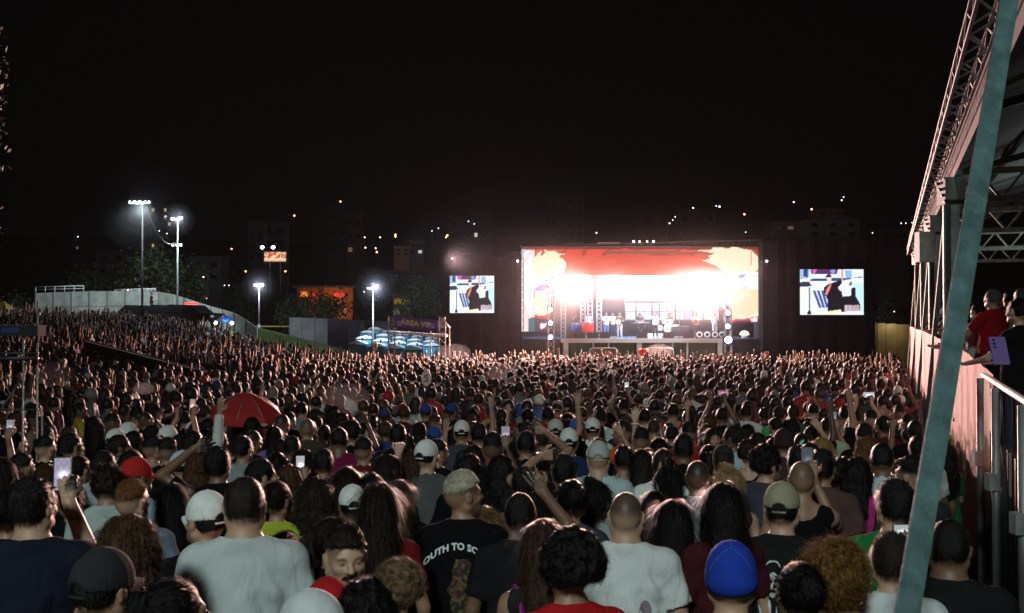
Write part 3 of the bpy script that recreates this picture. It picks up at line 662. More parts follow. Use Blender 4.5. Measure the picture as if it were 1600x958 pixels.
def print_stripes(r, shirt):
    g = MB()
    for z in np.arange(1.0, 1.42, .045):
        xs = np.linspace(-.17, .17, 16); P = on_back(shirt, [(x, z) for x in xs] + [(x, z + .012) for x in xs]); g.add(P, [(i, i + 1, i + 17, i + 16) for i in range(15)])
    g.build('print_stripes', mat('print_dark_stripe', (.03, .03, .05), .8), r)
PLACED = []
def rayang(px): return math.degrees(math.atan((px - 800) / F))
def put(px, py, d, b='m', pose='down', yaw=0, hair='short', hc=K, sh=('tee', BLK), skin=TN, label='', hp=0, cap=None, stub=1, lod=None, opts=(), turn=.45, sc=None, pants=None):
    P = W(px, py, d); tot = yaw + rayang(px)
    hy = min((-60, -30, 0, 30, 60), key=lambda a: abs(a - yaw * (1 - turn))) if abs(yaw) < 120 else 0
    hm_ = 1.70 if b == 'f' else 1.80
    while sc is None and d > 5.6 and d < 20 and P.z - float(ground(P.x, P.y)) > hm_: d *= 1.01; P = W(px, py, d)
    g = float(ground(P.x, P.y)); extra = .01 if not cap else .02
    h = P.z - g; s_ = sc or h / (1.755 + extra + (.03 if hair in ('afro', 'big') else 0)); z0 = g if sc is None else P.z - 1.76 * sc
    body_yaw = tot - hy
    r = person((P.x, P.y, z0), -math.radians(body_yaw), s_, b, pose, hy, hp, skin, hair, hc, sh[0], sh[1], cap, stub, lod if lod is not None else (0 if d < 7.2 else 1), pants or random.choice([(.02, .025, .045), (.012, .012, .014), (.06, .07, .10), (.12, .10, .07)]), label, opts=opts)
    PLACED.append((P.x, P.y, px, py)); return r
# ---- the people the photograph shows one by one (pixel of the head top, distance, ...)
CW = (.70, .72, .70)
put(165, 853, 3.25, yaw=48, hair='nape', cap=((.02, .02, .025), False, False), sh=('tee', (.015, .015, .02)), skin=TN, label='man in black cap turned to the right, at the very bottom left of the crowd', turn=.3)
put(275, 900, 3.2, 'f', yaw=70, hair='bun', label='woman in profile with dark tied-back hair, between black cap man and pale grey tee man', skin=LT)
put(203, 806, 3.8, 'f', yaw=20, hair='longcurly', hc=BR, sh=('tank', (.10, .07, .03)), label='woman with long curly brown hair, right behind the man in black cap')
R_NAVY = put(52, 744, 4.4, 'h', 'phone', yaw=38, sh=('tee', (.012, .014, .028)), skin=LT, label='broad man in navy shirt holding up a phone at the left edge', opts=('beard',), turn=.4)
put(322, 765, 4.6, yaw=-38, hair='nape', cap=(CW, False, False), label='man in white cap with brim to the left, beside the pale grey tee', skin=LT, turn=.2)
put(383, 741, 4.4, 'h', yaw=8, hair='neat', hc=D, sh=('tee', (.50, .54, .55)), skin=LT, label='large man with short brown hair in pale grey tee')
put(207, 748, 5.6, yaw=44, hair='fade', hc=AU, sh=('tee', (.16, .20, .27)), skin=LT, label='man with short reddish fair hair in dull blue shirt')
put(169, 727, 6.3, yaw=10, hair='curly', hc=D, sh=('tee', (.40, .46, .46)), label='man with short curly hair in grey green tee, behind the phone at left')
put(215, 713, 6.6, yaw=60, hair='nape', cap=((.42, .015, .015), False, False), sh=('tee', (.30, .38, .52)), label='man in bright red cap and light blue shirt', skin=BN, turn=.4)
put(112, 756, 6.3, 'f', yaw=-10, hair='pony', hc=D, label='woman with dark brown hair, directly under the raised phone at left')
put(270, 754, 6.0, 'f', yaw=0, hair='long', hc=K, sh=('tee', (.02, .02, .03)), label='woman with long straight black hair, left of the white cap with side brim')
put(341, 698, 7.1, 'm', 'lhead', yaw=28, hair='short', opts=('headband',), label='man in black tee with headband and left hand on his head', skin=BN)
put(286, 703, 8.0, yaw=50, hair='nape', cap=((.42, .52, .60), False, False), label='person in pale blue cap, left of the man with headband', skin=LT)
put(126, 711, 8.0, 'f', yaw=55, hair='bun', sh=('tank', (.30, .22, .12)), label='woman with black bun, above the raised phone at left')
put(35, 708, 7.8, yaw=58, hair='fade', label='man with black fade haircut, in dark shirt near the left edge', skin=TN)
put(8, 716, 7.6, 'f', yaw=20, hair='long', hc=D, label='woman with long brown hair cut by the left edge')
put(112, 676, 9.0, yaw=60, hair='short', sh=('tee', (.62, .62, .62)), opts=(print_letter('1', .26, 1.12),), label='man in white shirt with number on the back, left part of the crowd')
put(72, 680, 9.4, yaw=52, hair='fade', label='man with black fade haircut, left of the numbered white shirt', skin=LT)
put(182, 669, 10.2, yaw=45, hair='nape', cap=(CW, False, False), sh=('tee', (.25, .32, .40)), label='person in white cap, the left of two white caps side by side')
put(201, 659, 10.8, yaw=45, hair='nape', cap=(CW, False, False), label='person in white cap, the right of two white caps side by side')
put(210, 675, 9.4, 'f', yaw=40, hair='curly', label='person with curly black hair, in front of the two white caps')
put(240, 680, 9.2, yaw=55, hair='fade', sh=('tee', (.3, .25, .2)), label='man with high fade haircut and beige shirt, left of the red and white phone', skin=TN)
put(263, 683, 9.0, yaw=20, hair='fade', label='man with black fade haircut, right below the red and white phone')
R_CAPH = put(264, 664, 10.3, 'm', 'phones', yaw=40, hair='nape', cap=(CW, False, False), label='person in white cap raising a phone with both hands', turn=1)
put(303, 672, 9.5, 'm', 'up', yaw=50, hair='short', sh=('long', (.55, .56, .56)), label='person in long white sleeves reaching up left of the red parasol', turn=1)
put(340, 670, 9.6, yaw=58, hair='short', label='man with short black hair in profile, below the left tip of the red parasol', skin=LT)
put(380, 680, 9.0, yaw=40, hair='short', sh=('tee', (.25, .27, .3)), label='man with short hair, below the middle of the red parasol')
put(309, 706, 8.0, 'f', yaw=10, hair='longcurly', hc=BR, label='woman with curly brown hair, between pale blue cap and headband man')
put(163, 703, 8.0, yaw=55, hair='short', sh=('tee', (.35, .38, .42)), label='man with black hair and grey blue shirt, behind the red cap', skin=LT)
put(14, 762, 5.0, 'f', yaw=20, hair='bun', hc=D, label='woman with dark hair bun in the left corner, behind the navy shirt')
put(91, 747, 6.9, yaw=30, hair='short', label='person with black hair, right of the broad navy shirt man')
put(73, 724, 7.3, 'f', yaw=10, hair='long', hc=BR, label='woman with long brown hair, behind the broad navy shirt man')
put(530, 666, 8.3, 'h', yaw=5, hair='neat', hc=K, sh=('tee', (.16, .010, .055)), skin=BN, label='broad man in magenta tee')
put(667, 686, 7.4, 'm', 'lfist', yaw=32, hair='nape', cap=(CW, False, False), sh=('tee', (.085, .09, .095)), skin=LT, label='man in white cap and charcoal tee with left fist raised', turn=.4)
put(721, 656, 10.2, yaw=0, hair='nape', cap=(CW, False, False), sh=('tee', (.05, .06, .075)), label='man in white cap and slate tee, behind the charcoal tee')
put(723, 735, 5.4, 'm', yaw=62, hair='fade', hc=BLE, stub=.75, opts=('necklace', ('print', print_south)), label='young man with bleached short hair and printed black tee reading south to south', skin=TN, turn=.15)
put(592, 753, 5.0, 'f', yaw=0, hair='long', hc=D, sh=('tee', (.17, .008, .014)), skin=TN, label='woman with long straight dark hair in dark red tee')
put(550, 756, 6.0, yaw=-8, hair='nape', cap=(CW, False, False), label='person in white cap, just left of the dark red tee', skin=BN)
put(540, 820, 3.95, 'm', yaw=168, hp=6, hair='fade', hc=D, skin=LT, opts=('moustache',), stub=.6, label='man with dark moustache facing the camera and looking down')
put(618, 878, 3.3, 'f', yaw=-75, hair='curly', hc=(.15, .085, .045), skin=LT, sh=('tee', (.03, .05, .12)), label='toddler with curly fair hair, in front of the moustache man', sc=.74, stub=0)
put(512, 900, 3.5, yaw=-10, hair='nape', cap=((.36, .008, .012), False, True), label='person in plain red knit hat at the bottom edge')
put(482, 919, 3.0, yaw=-60, hair='nape', cap=((.55, .56, .58), False, False), label='person in pale grey cap at the bottom edge, before the red knit hat')
put(573, 908, 3.25, 'm', yaw=0, hair='curly', hc=K, label='person with short black curls at the bottom edge, below the moustache man')
put(434, 749, 5.7, 'f', yaw=42, hair='bun', hc=D, sh=('tee', (.36, .42, .04)), skin=TN, opts=(('print', print_floral),), label='woman in lime green tee with dark flowers', turn=.3)
put(446, 827, 4.9, 'f', yaw=10, hair='bun', hc=K, label='woman with black hair, in front of the lime flower tee')
put(493, 747, 5.7, 'f', yaw=8, hair='longcurly', hc=D, label='woman with long dark curls, right of the lime flower tee')
put(542, 729, 6.3, 'f', yaw=0, hair='long', hc=D, label='woman with long brown hair, behind the white cap beside the dark red tee')
put(623, 749, 6.3, 'f', yaw=0, hair='long', hc=D, label='woman with straight brown hair, behind right of the dark red tee')
put(520, 805, 4.6, 'f', yaw=50, hair='pony', hc=D, label='woman with tied dark hair, behind the moustache man')
put(609, 709, 7.1, 'f', yaw=58, hair='long', hc=D, skin=LT, label='woman in profile with brown hair, under the raised fist of the charcoal tee', turn=.4)
put(582, 737, 6.6, 'f', yaw=0, hair='bun', hc=K, label='person with round black hair, between brown haired woman and the raised fist')
put(648, 704, 7.6, 'f', yaw=30, hair='long', hc=BR, label='person with dark hair leaning behind the raised fist')
put(733, 711, 7.2, 'm', yaw=15, hair='curly', label='man with black curls in black tee, behind the bleached hair man', skin=TN)
put(771, 678, 9.2, yaw=20, hair='fade', stub=1, label='man with grey black fade haircut, left of the vertical phone', skin=BN)
put(783, 712, 7.4, 'f', yaw=0, hair='longcurly', hc=K, sh=('tank', (.35, .45, .10)), label='woman with long black curls in yellow green top')
put(741, 697, 8.0, 'f', yaw=10, hair='curly', label='person with round dark curls, behind the black curls man')
put(764, 796, 5.5, 'f', yaw=10, hair='messy', hc=(.14, .085, .035), sh=('tee', BLK), label='woman with messy topknot and light brown streaks')
put(812, 767, 5.15, 'm', 'bigarm', yaw=0, hair='neat', hc=K, sh=('tee', (.012, .012, .014)), skin=BN, label='large man in black tee, right arm bent up with open hand beside his head')
put(410, 716, 7.0, yaw=75, hair='short', label='man in profile with black hair, right of the headband man', skin=LT, turn=.4)
R_PH2 = put(452, 727, 7.4, 'f', 'phone', yaw=5, hair='longcurly', hc=BR, label='woman with brown hair holding a bright phone, left of the magenta tee')
put(457, 680, 9.3, 'f', yaw=10, hair='short', label='person with round black hair, behind the purple shirt')
put(429, 666, 9.6, 'f', yaw=0, hair='long', hc=K, sh=('tee', (.20, .13, .38)), label='woman with long black hair in light purple tee')
put(480, 652, 11, yaw=0, hair=None, sh=('tee', (.05, .045, .03)), stub=.6, label='bald man behind the magenta tee', skin=TN)
put(550, 658, 10.5, yaw=10, hair='curly', label='person with dark curls, just right of the magenta tee')
put(622, 661, 10.2, yaw=10, hair='short', label='man with black hair in black tee, with a small hand raised beside him', skin=BN)
put(748, 660, 10.8, yaw=0, hair='short', sh=('tee', (.012, .02, .03)), cap=((.012, .012, .015), True, False), label='person in black cap, right of the slate tee')
put(569, 683, 9.0, 'm', yaw=20, hair='fade', sh=('tee', MAROON), label='man with black fade haircut and maroon tee, right of the magenta tee')
put(506, 700, 8.2, 'f', yaw=10, hair='short', label='person with short dark hair, left in front of the magenta tee')
# centre
put(935, 688, 6.2, 'h', yaw=0, hair=None, cap=((.42, .44, .43), False, False), sh=('tee', (.46, .56, .60)), skin=LT, stub=.35, label='heavy man in grey cap and pale blue tee')
put(978, 764, 4.85, 'h', yaw=2, hair=None, sh=('tee', (.66, .68, .68)), skin=LT, stub=.85, opts=(('print', print_sweat),), label='heavy man with buzz cut in white tee with damp patch on the back')
put(888, 823, 3.75, 'm', yaw=-48, hair='afro', hc=K, sh=('tee', (.42, .012, .015)), skin=TN, opts=('glasses', 'beard'), label='bearded man with glasses and black curls in bright red tee', turn=.5)
put(848, 810, 4.2, 'f', yaw=-10, hair='long', hc=(.055, .025, .014), sh=('tank', (.02, .02, .02)), opts=(('strap', (.35, .03, .30), -1),), label='woman with long chestnut hair and magenta strap, left behind the bright red tee')
put(1142, 843, 3.5, 'm', yaw=0, hair='nape', cap=((.010, .04, .36), False, True), sh=('tee', (.02, .02, .03)), skin=LT, opts=('cap_seams',), label='man in bright blue cap at the bottom edge')
put(893, 746, 5.5, 'f', yaw=-5, hair='bun', hc=K, sh=('tee', (.035, .05, .075)), opts=('clip',), label='woman with black hair and clip in navy tee')
put(932, 751, 5.9, 'f', yaw=30, hair='messy', hc=K, sh=('tee', (.3, .32, .34)), label='woman with dark low bun, right behind the navy tee woman')
put(1048, 780, 5.0, 'f', yaw=-25, hair='long', hc=K, sh=('tee', BLK), skin=LT, label='woman with long black hair in black tee, right of the damp white tee')
put(1126, 753, 4.9, 'f', yaw=-25, hair='long', hc=K, sh=('tee', (.055, .010, .012)), skin=LT, label='woman with long black hair in maroon top, above the bright blue cap')
put(1021, 767, 6.6, 'f', yaw=0, hair='long', hc=K, label='woman with black hair, behind right of the buzz cut man')
put(1046, 729, 6.4, 'f', yaw=-20, hp=24, hair='messy', hc=K, sh=('tee', WHT), skin=LT, label='woman in white tee bending her head forward')
put(1090, 716, 6.7, 'm', yaw=0, hair=None, sh=('tee', (.20, .23, .24)), skin=BN, stub=.9, label='man with shaved round head in grey tee')
put(1140, 729, 6.2, 'f', yaw=10, hair='messy', hc=(.30, .19, .09), sh=('tank', (.05, .02, .02)), skin=LT, label='woman with blond highlighted messy bun')
put(1198, 697, 6.1, 'm', yaw=55, hair='curly', hc=K, sh=('tee', (.05, .05, .075)), skin=LT, label='man with thick black curls looking right, in dark tee', turn=.3)
put(1170, 688, 7.2, 'f', yaw=30, hair='curly', hc=D, sh=('tank', BLK), skin=LT, label='person with thick black hair and bare shoulders, left of the thick curls man')
put(975, 696, 8.3, 'm', yaw=0, hair='short', sh=('tee', (.36, .25, .22)), label='man with short black hair and dusty pink tee, right of the grey cap')
put(1003, 702, 8.0, 'f', yaw=0, hair='long', hc=D, label='woman with long dark hair, right of the dusty pink tee')
put(1037, 700, 7.6, 'm', yaw=10, hair='short', sh=('tee', WHT), label='man with dark hair in white tee, behind the woman bending forward')
put(1068, 677, 8.0, 'm', yaw=0, hair='short', sh=('tee', BLK), skin=BN, label='man with black hair in black tee, left behind the shaved round head')
put(1107, 693, 7.6, 'f', yaw=0, hair='pony', hc=K, opts=('clip',), label='woman with long black ponytail, right behind the shaved round head')
put(1002, 667, 9.0, 'm', yaw=0, hair='fade', sh=('tee', (.02, .03, .06)), skin=TN, label='man with black fade haircut in navy tee, right of the orange tee')
put(972, 658, 9.4, 'm', yaw=-70, hair='fade', sh=('tee', (.62, .09, .015)), skin=TN, label='man in orange tee looking left', turn=.4)
put(889, 668, 9.4, 'm', yaw=0, hair='nape', cap=(CW, False, False), sh=('tee', (.015, .03, .09)), skin=TN, label='man in white cap and deep blue tee, behind the grey cap')
put(881, 711, 7.0, 'm', 'lhead', yaw=0, hair='short', sh=('tee', BLK), label='person with black hair and arm raised to the head, left of the grey cap')
put(822, 672, 9.0, 'm', 'head', yaw=0, hair='short', label='man with black hair and elbow raised, left of the deep blue tee')
put(845, 703, 7.8, 'f', yaw=0, hair='bun', label='person with round black hair, below the elbow raised man')
put(818, 729, 7.0, 'm', yaw=10, hair='short', label='person with dark hair, behind the bare raised arm')
put(1115, 669, 9.0, 'f', yaw=160, hair='long', hc=D, skin=LT, sh=('tee', (.40, .38, .36)), opts=('eyes',), label='woman with dark hair facing the camera')
put(1145, 664, 8.6, 'm', yaw=-65, hair='short', skin=BN, sh=('tee', (.45, .55, .68)), label='man in pale blue shirt looking left at the woman facing the camera', turn=.4)
put(1030, 684, 8.9, 'f', 'lup', yaw=0, hair='long', hc=K, opts=(('bracelet', 'white', -1),), label='woman with raised arm and white bracelet, in front of the white tees', skin=LT)
put(1104, 662, 10, 'f', 'lup', yaw=0, hair='long', hc=K, label='person with raised hand, left of the woman facing the camera')
put(902, 652, 10.5, 'm', yaw=0, hair='nape', cap=((.02, .10, .40), False, False), label='person in blue cap, above the deep blue tee')
put(868, 654, 10.4, 'm', 'up', yaw=0, hair='nape', cap=((.5, .5, .48), False, False), label='person in white cap with right arm straight up, left of the blue cap')
put(926, 652, 10.6, 'm', yaw=0, hair='nape', cap=(CW, False, False), sh=('tee', WHT), label='person in white cap and white shirt, left of the orange tee')
put(938, 638, 10.9, 'm', yaw=0, hair='short', sh=('tee', (.6, .64, .62)), label='man with black hair in white tee, directly behind the orange tee')
put(1007, 638, 11, 'm', yaw=0, hair='short', sh=('tee', (.66, .70, .72)), label='man with black hair in bright white shirt, right of the orange tee')
put(1052, 630, 11.6, 'm', yaw=0, hair='short', sh=('tank', (.5, .02, .03)), label='man in red tank top in the middle of the crowd')
put(1076, 640, 11.0, 'm', yaw=0, hair='short', sh=('tee', (.62, .66, .68)), label='man with dark hair in white tee, right of the red tank top')
put(1139, 628, 11.8, 'm', yaw=0, hair='fade', sh=('tee', (.60, .62, .62)), label='faded haircut and white tee, left one of two white tees by the green tee')
put(1166, 631, 11.4, 'm', yaw=0, hair='short', sh=('tee', (.64, .68, .68)), label='black hair and white tee, right one of two white tees by the green tee')
put(1217, 634, 10.6, 'm', yaw=0, hair='nape', sh=('tee', (.05, .42, .10)), cap=((.02, .02, .02), True, False), skin=LT, label='person in black cap and bright green tee')
put(1240, 632, 10.8, 'm', yaw=0, hair='short', hc=D, sh=('tee', (.04, .10, .05)), label='man in dark green tee, right of the bright green tee')
put(1225, 669, 8.6, 'm', yaw=0, hair=None, cap=((.03, .012, .014), False, True), sh=('tee', (.05, .03, .03)), label='person in dark cap with a letter on it')
# right side
put(1222, 751, 5.0, 'm', yaw=8, hair='neat', hc=K, cap=((.30, .27, .18), False, False), sh=('tee', (.014, .014, .015)), skin=LT, opts=(('print', print_portrait),), label='man in khaki cap and black tee with white portrait print')
R_BALD = put(1252, 717, 6.3, 'm', 'phone', yaw=-5, hair=None, sh=('tank', BLK), skin=TN, stub=.5, label='bald man in black tank top holding a phone before his face')
put(1284, 701, 6.1, 'm', yaw=8, hair='short', hc=K, sh=('tee', (.09, .05, .045)), skin=TN, label='man with black hair in brown shirt, right of the bald man')
put(1318, 713, 6.6, 'f', yaw=0, hair='afro', hc=K, label='person with black afro, between brown shirt and green tee')
put(1397, 748, 4.9, 'm', yaw=-28, hair='short', hc=K, sh=('tee', (.008, .16, .04)), skin=LT, label='man with black hair in emerald green tee', turn=.3)
put(1424, 712, 5.9, 'm', yaw=-62, hair='fade', hc=K, sh=('tee', (.03, .035, .04)), skin=LT, opts=('glasses',), label='man with glasses in dark shirt, looking left behind the leaning teal bar', turn=.3)
put(1378, 690, 7.3, 'm', 'fold', yaw=0, hair='neat', hc=K, sh=('tee', (.55, .58, .62)), skin=BN, label='man with black hair in white polo shirt, behind the emerald tee')
put(1304, 832, 3.9, 'f', yaw=0, hair='big', hc=(.17, .075, .018), sh=('tank', (.07, .015, .012)), skin=TN, label='woman with big bronze curls')
put(1247, 873, 3.55, 'f', yaw=-20, hair='bun', hc=K, skin=BN, label='woman with black hair at the bottom edge, left of the bronze curls')
put(1391, 831, 4.1, 'm', yaw=-18, hair='short', hc=D, sh=('tee', (.6, .62, .64)), skin=LT, label='man with cropped hair in white shirt at the foot of the leaning teal bar')
put(1482, 808, 4.15, 'h', yaw=0, hair='neat', hc=K, sh=('tee', (.012, .012, .013)), skin=BN, label='large dark haired man in black shirt, right of the leaning teal bar')
put(1353, 683, 8.0, 'f', yaw=0, hair='longcurly', hc=AU, sh=('tank', (.22, .14, .34)), opts=(('strap', (.6, .03, .25), -1),), label='woman with auburn hair, purple top and pink strap')
put(1284, 683, 8.3, 'f', yaw=0, hair='long', hc=BL, skin=LT, label='woman with long blond hair')
R_LG = put(1293, 651, 8.9, 'm', 'phone', yaw=0, hair='neat', hc=K, sh=('tee', (.36, .46, .30)), label='man in pale green tee holding a phone, behind the blond woman')
put(1379, 649, 8.8, 'm', yaw=-45, hair='short', sh=('tee', (.06, .012, .012)), skin=BN, label='man with black hair looking left, in maroon shirt near the pink cloth')
put(1351, 660, 9.0, 'm', yaw=0, hair='short', label='person with round black hair, left of the maroon shirt', skin=LT)
put(1336, 644, 9.8, 'm', yaw=0, hair='fade', sh=('tee', (.40, .42, .42)), skin=LT, label='man with undercut in light grey tee')
put(1320, 634, 10.4, 'm', yaw=-20, hair='short', sh=('tee', (.3, .27, .25)), label='man with black hair, behind left of the undercut man')
put(1405, 632, 9.9, 'm', yaw=0, hair='fade', sh=('tee', (.015, .015, .015)), skin=TN, label='man with fade haircut in black shirt beside the pink cloth')
put(1430, 655, 8.4, 'm', 'lfist', yaw=0, hair='neat', sh=('tee', BLK), skin=BN, label='man in black shirt with one hand up, against the pink cloth')
put(1340, 716, 7.2, 'f', yaw=20, hair='longcurly', hc=K, sh=('tee', (.5, .03, .2)), label='person with dark curls and hot pink top')
NH = len(PLACED)
def phone_of(r, side, pose_b, pose, label, dz=.12, **kw):
    limbs, hands, arms = limb_prims(pose_b, pose); Wr, d, ps = hands[0 if side > 0 else 1]; bpy.context.view_layer.update()
    P = r.matrix_world @ Vector(Wr + d * dz + A3(-.02 * side, .035, 0)); return phone(P, r.scale.x, r.rotation_euler.z, math.radians(-8), label, **kw)
phone_of(R_NAVY, 1, 'h', 'phone', 'lit phone held up by the broad man in navy shirt', lit=(.75, .7, 1.0), strength=1.2)
phone_of(R_CAPH, 1, 'm', 'phones', 'small phone with reddish screen above the white cap at left', lit=(1, .55, .5), strength=1.3)
phone_of(R_PH2, 1, 'f', 'phone', 'bright phone left of the magenta tee', lit=(.9, .95, 1), strength=1.3)
phone_of(R_BALD, 1, 'm', 'phone', 'dark phone held before the face of the bald man', lit=(.2, .25, .35), strength=.5)
phone_of(R_LG, 1, 'm', 'phone', 'phone held over the pale green tee', lit=(.4, .45, .5), strength=.6)
def held(px, py, d, label, who, rz=0, tilt=-.1, **kw):
    P = W(px, py, d); g = float(ground(P.x, P.y)); h = P.z - g
    while h > 2.0: d *= 1.02; P = W(px, py, d); g = float(ground(P.x, P.y)); h = P.z - g
    pose, hz, hx, hy_ = ('phone', 1.70, .10, .34) if h < 1.86 else ('phonehi', 1.94, .08, .28); s_ = min(1.08, max(.86, h / hz)); r = random.Random(int(px))
    person((P.x - hx * s_, P.y - hy_ * s_, P.z - hz * s_), 0, s_, 'm', {'phone': 'phone', 'phonehi': 'phones'}[pose], 0, 0, r.choice([LT, TN, BN]), r.choice(['short', 'neat', 'fade']), K, 'tee', BLK, None, 1, 1, label=who); PLACED.append((P.x - hx, P.y - hy_, px, py)); phone(P + Vector((0, .0, 0)), s_, rz, tilt, label, **kw)
held(790, 680, 8.6, 'upright phone beside the grey black fade haircut', 'dark haired man holding an upright phone beside the fade haircut', lit=(.6, .55, .7), strength=1)
held(1413, 830, 4.7, 'phone held sideways beside the leaning teal bar', 'man holding a sideways phone behind the leaning teal bar', lit=(.8, .9, 1), strength=1.4, size=(.12, .07))
held(1247, 699, 8.0, 'phone with turquoise screen low in the crowd', 'person holding a phone with turquoise screen', rz=.9, tilt=.5, lit=(.1, .9, .7), strength=.8)
held(1358, 617, 13.5, 'bright phone held sideways near the right edge of the crowd', 'person holding up a bright sideways phone near the pink cloth', lit=(.9, .9, 1), strength=1.6, size=(.15, .075))
held(1130, 614, 14.5, 'phone with pink screen held sideways in the middle crowd', 'person holding up a phone with pink screen', lit=(1, .35, .6), strength=.9, size=(.16, .075))
held(16, 668, 9.8, 'small phone held at the left edge', 'person holding a small phone at the left edge', lit=(.8, .8, 1), strength=.9)
held(979, 604, 17, 'bright phone high in the middle of the crowd', 'person holding a bright phone high in the middle of the crowd', lit=(1, 1, 1), strength=1.6)
NH = len(PLACED)
# ---- everybody else
S_X, S_Y = 9.0, 67.0
PAL = [(.006, .006, .007)] * 22 + [(.02, .025, .05)] * 4 + [(.62, .64, .64)] * 4 + [(.35, .36, .38)] + [(.12, .12, .13)] * 3 + [(.30, .012, .015)] * 3 + [(.09, .012, .02)] * 5 + [(.03, .07, .22)] + [(.03, .14, .06)] + [(.42, .32, .05)] + [(.30, .10, .18)] + [(.22, .16, .10)] + [(.18, .28, .34)]
PALN = {(.006, .006, .007): 'black', (.02, .025, .05): 'navy', (.62, .64, .64): 'white', (.35, .36, .38): 'light grey', (.12, .12, .13): 'dark grey', (.30, .012, .015): 'red', (.09, .012, .02): 'maroon', (.03, .07, .22): 'blue', (.03, .14, .06): 'green', (.42, .32, .05): 'yellow', (.30, .10, .18): 'pink', (.22, .16, .10): 'brown', (.18, .28, .34): 'pale blue'}
SKINS = [LT] * 3 + [TN] * 5 + [BN] * 4 + [DK]
cand = []
sp = .69
for j in range(int(78 / (sp * .87))):
    y = 4 + j * sp * .87
    for i in range(int(-.62 * y / sp) - 3, int(.5 * y / sp) + 3):
        x = (i + .5 * (j % 2)) * sp + RNG.uniform(-.21, .21); yy = y + RNG.uniform(-.22, .22); cand.append((x, yy))
cand = np.array(cand)
def crowd_ok(x, y):
    px = 800 + F * x / y
    if x > .98 + .378 * y - .42 or y < 7.6 or px < -60 or px > 1640: return False
    ymax = np.interp(px, [-60, 0, 60, 360, 400, 440, 480, 520, 560, 600, 690, 1400], [74, 74, 73, 66, 62, 61, 60, 59.5, 59, 60, 60.5, 60.5])
    if y > ymax: return False
    # dark service lane behind the rail
    ax, ay, bx, by = -19.5, 44.5, -9.6, 33.0; t = ((x - ax) * (bx - ax) + (y - ay) * (by - ay)) / ((bx - ax) ** 2 + (by - ay) ** 2); nx_ = (by - ay); ny_ = -(bx - ax); dd = ((x - ax) * -nx_ + (y - ay) * -ny_) / math.hypot(nx_, ny_)
    if -.0 < t < 1.0 and -.5 < dd < 5.2: return False
    return True
PXY = np.array([(a, b) for a, b, _, _ in PLACED])
REST = []
for x, y in cand:
    if not crowd_ok(x, y): continue
    if y < 19 and np.min(np.hypot(PXY[:, 0] - x, PXY[:, 1] - y)) < .43: continue
    if random.Random(int(x * 977 + y * 331)).random() < .09: continue
    REST.append((x, y))
REST.sort(key=lambda p: p[1])
N_IND = 300 - NH
MARKS = [(385, 640, 'the red parasol'), (530, 690, 'the magenta tee'), (721, 668, 'the slate tee'), (935, 700, 'the grey cap'), (975, 680, 'the orange tee'), (1052, 645, 'the red tank top'), (1217, 650, 'the bright green tee'), (1293, 665, 'the pale green tee'), (1405, 650, 'the pink cloth'),
         (40, 640, 'the scaffold poles at left'), (182, 675, 'the pair of white caps'), (264, 665, 'the red and white phone'), (667, 690, 'the charcoal tee'), (790, 690, 'the upright phone'), (1145, 670, 'the pale blue shirt'), (430, 680, 'the light purple tee'), (1166, 640, 'the second white tee'), (868, 660, 'the straight raised arm')]
HAIRS_M = ['short'] * 5 + ['fade'] * 4 + ['neat'] * 3 + ['curly', 'wavy', None]
HAIRS_F = ['long'] * 6 + ['longcurly'] * 3 + ['bun', 'pony', 'messy', 'pony']
HN = dict(short='short', fade='faded', neat='cropped', curly='curly', wavy='wavy', long='long straight', longcurly='long curly', bun='tied up', pony='ponytail', messy='messy pinned')
used = {}
def face_stage(x, y): return math.degrees(math.atan2(S_X - x, S_Y - y))
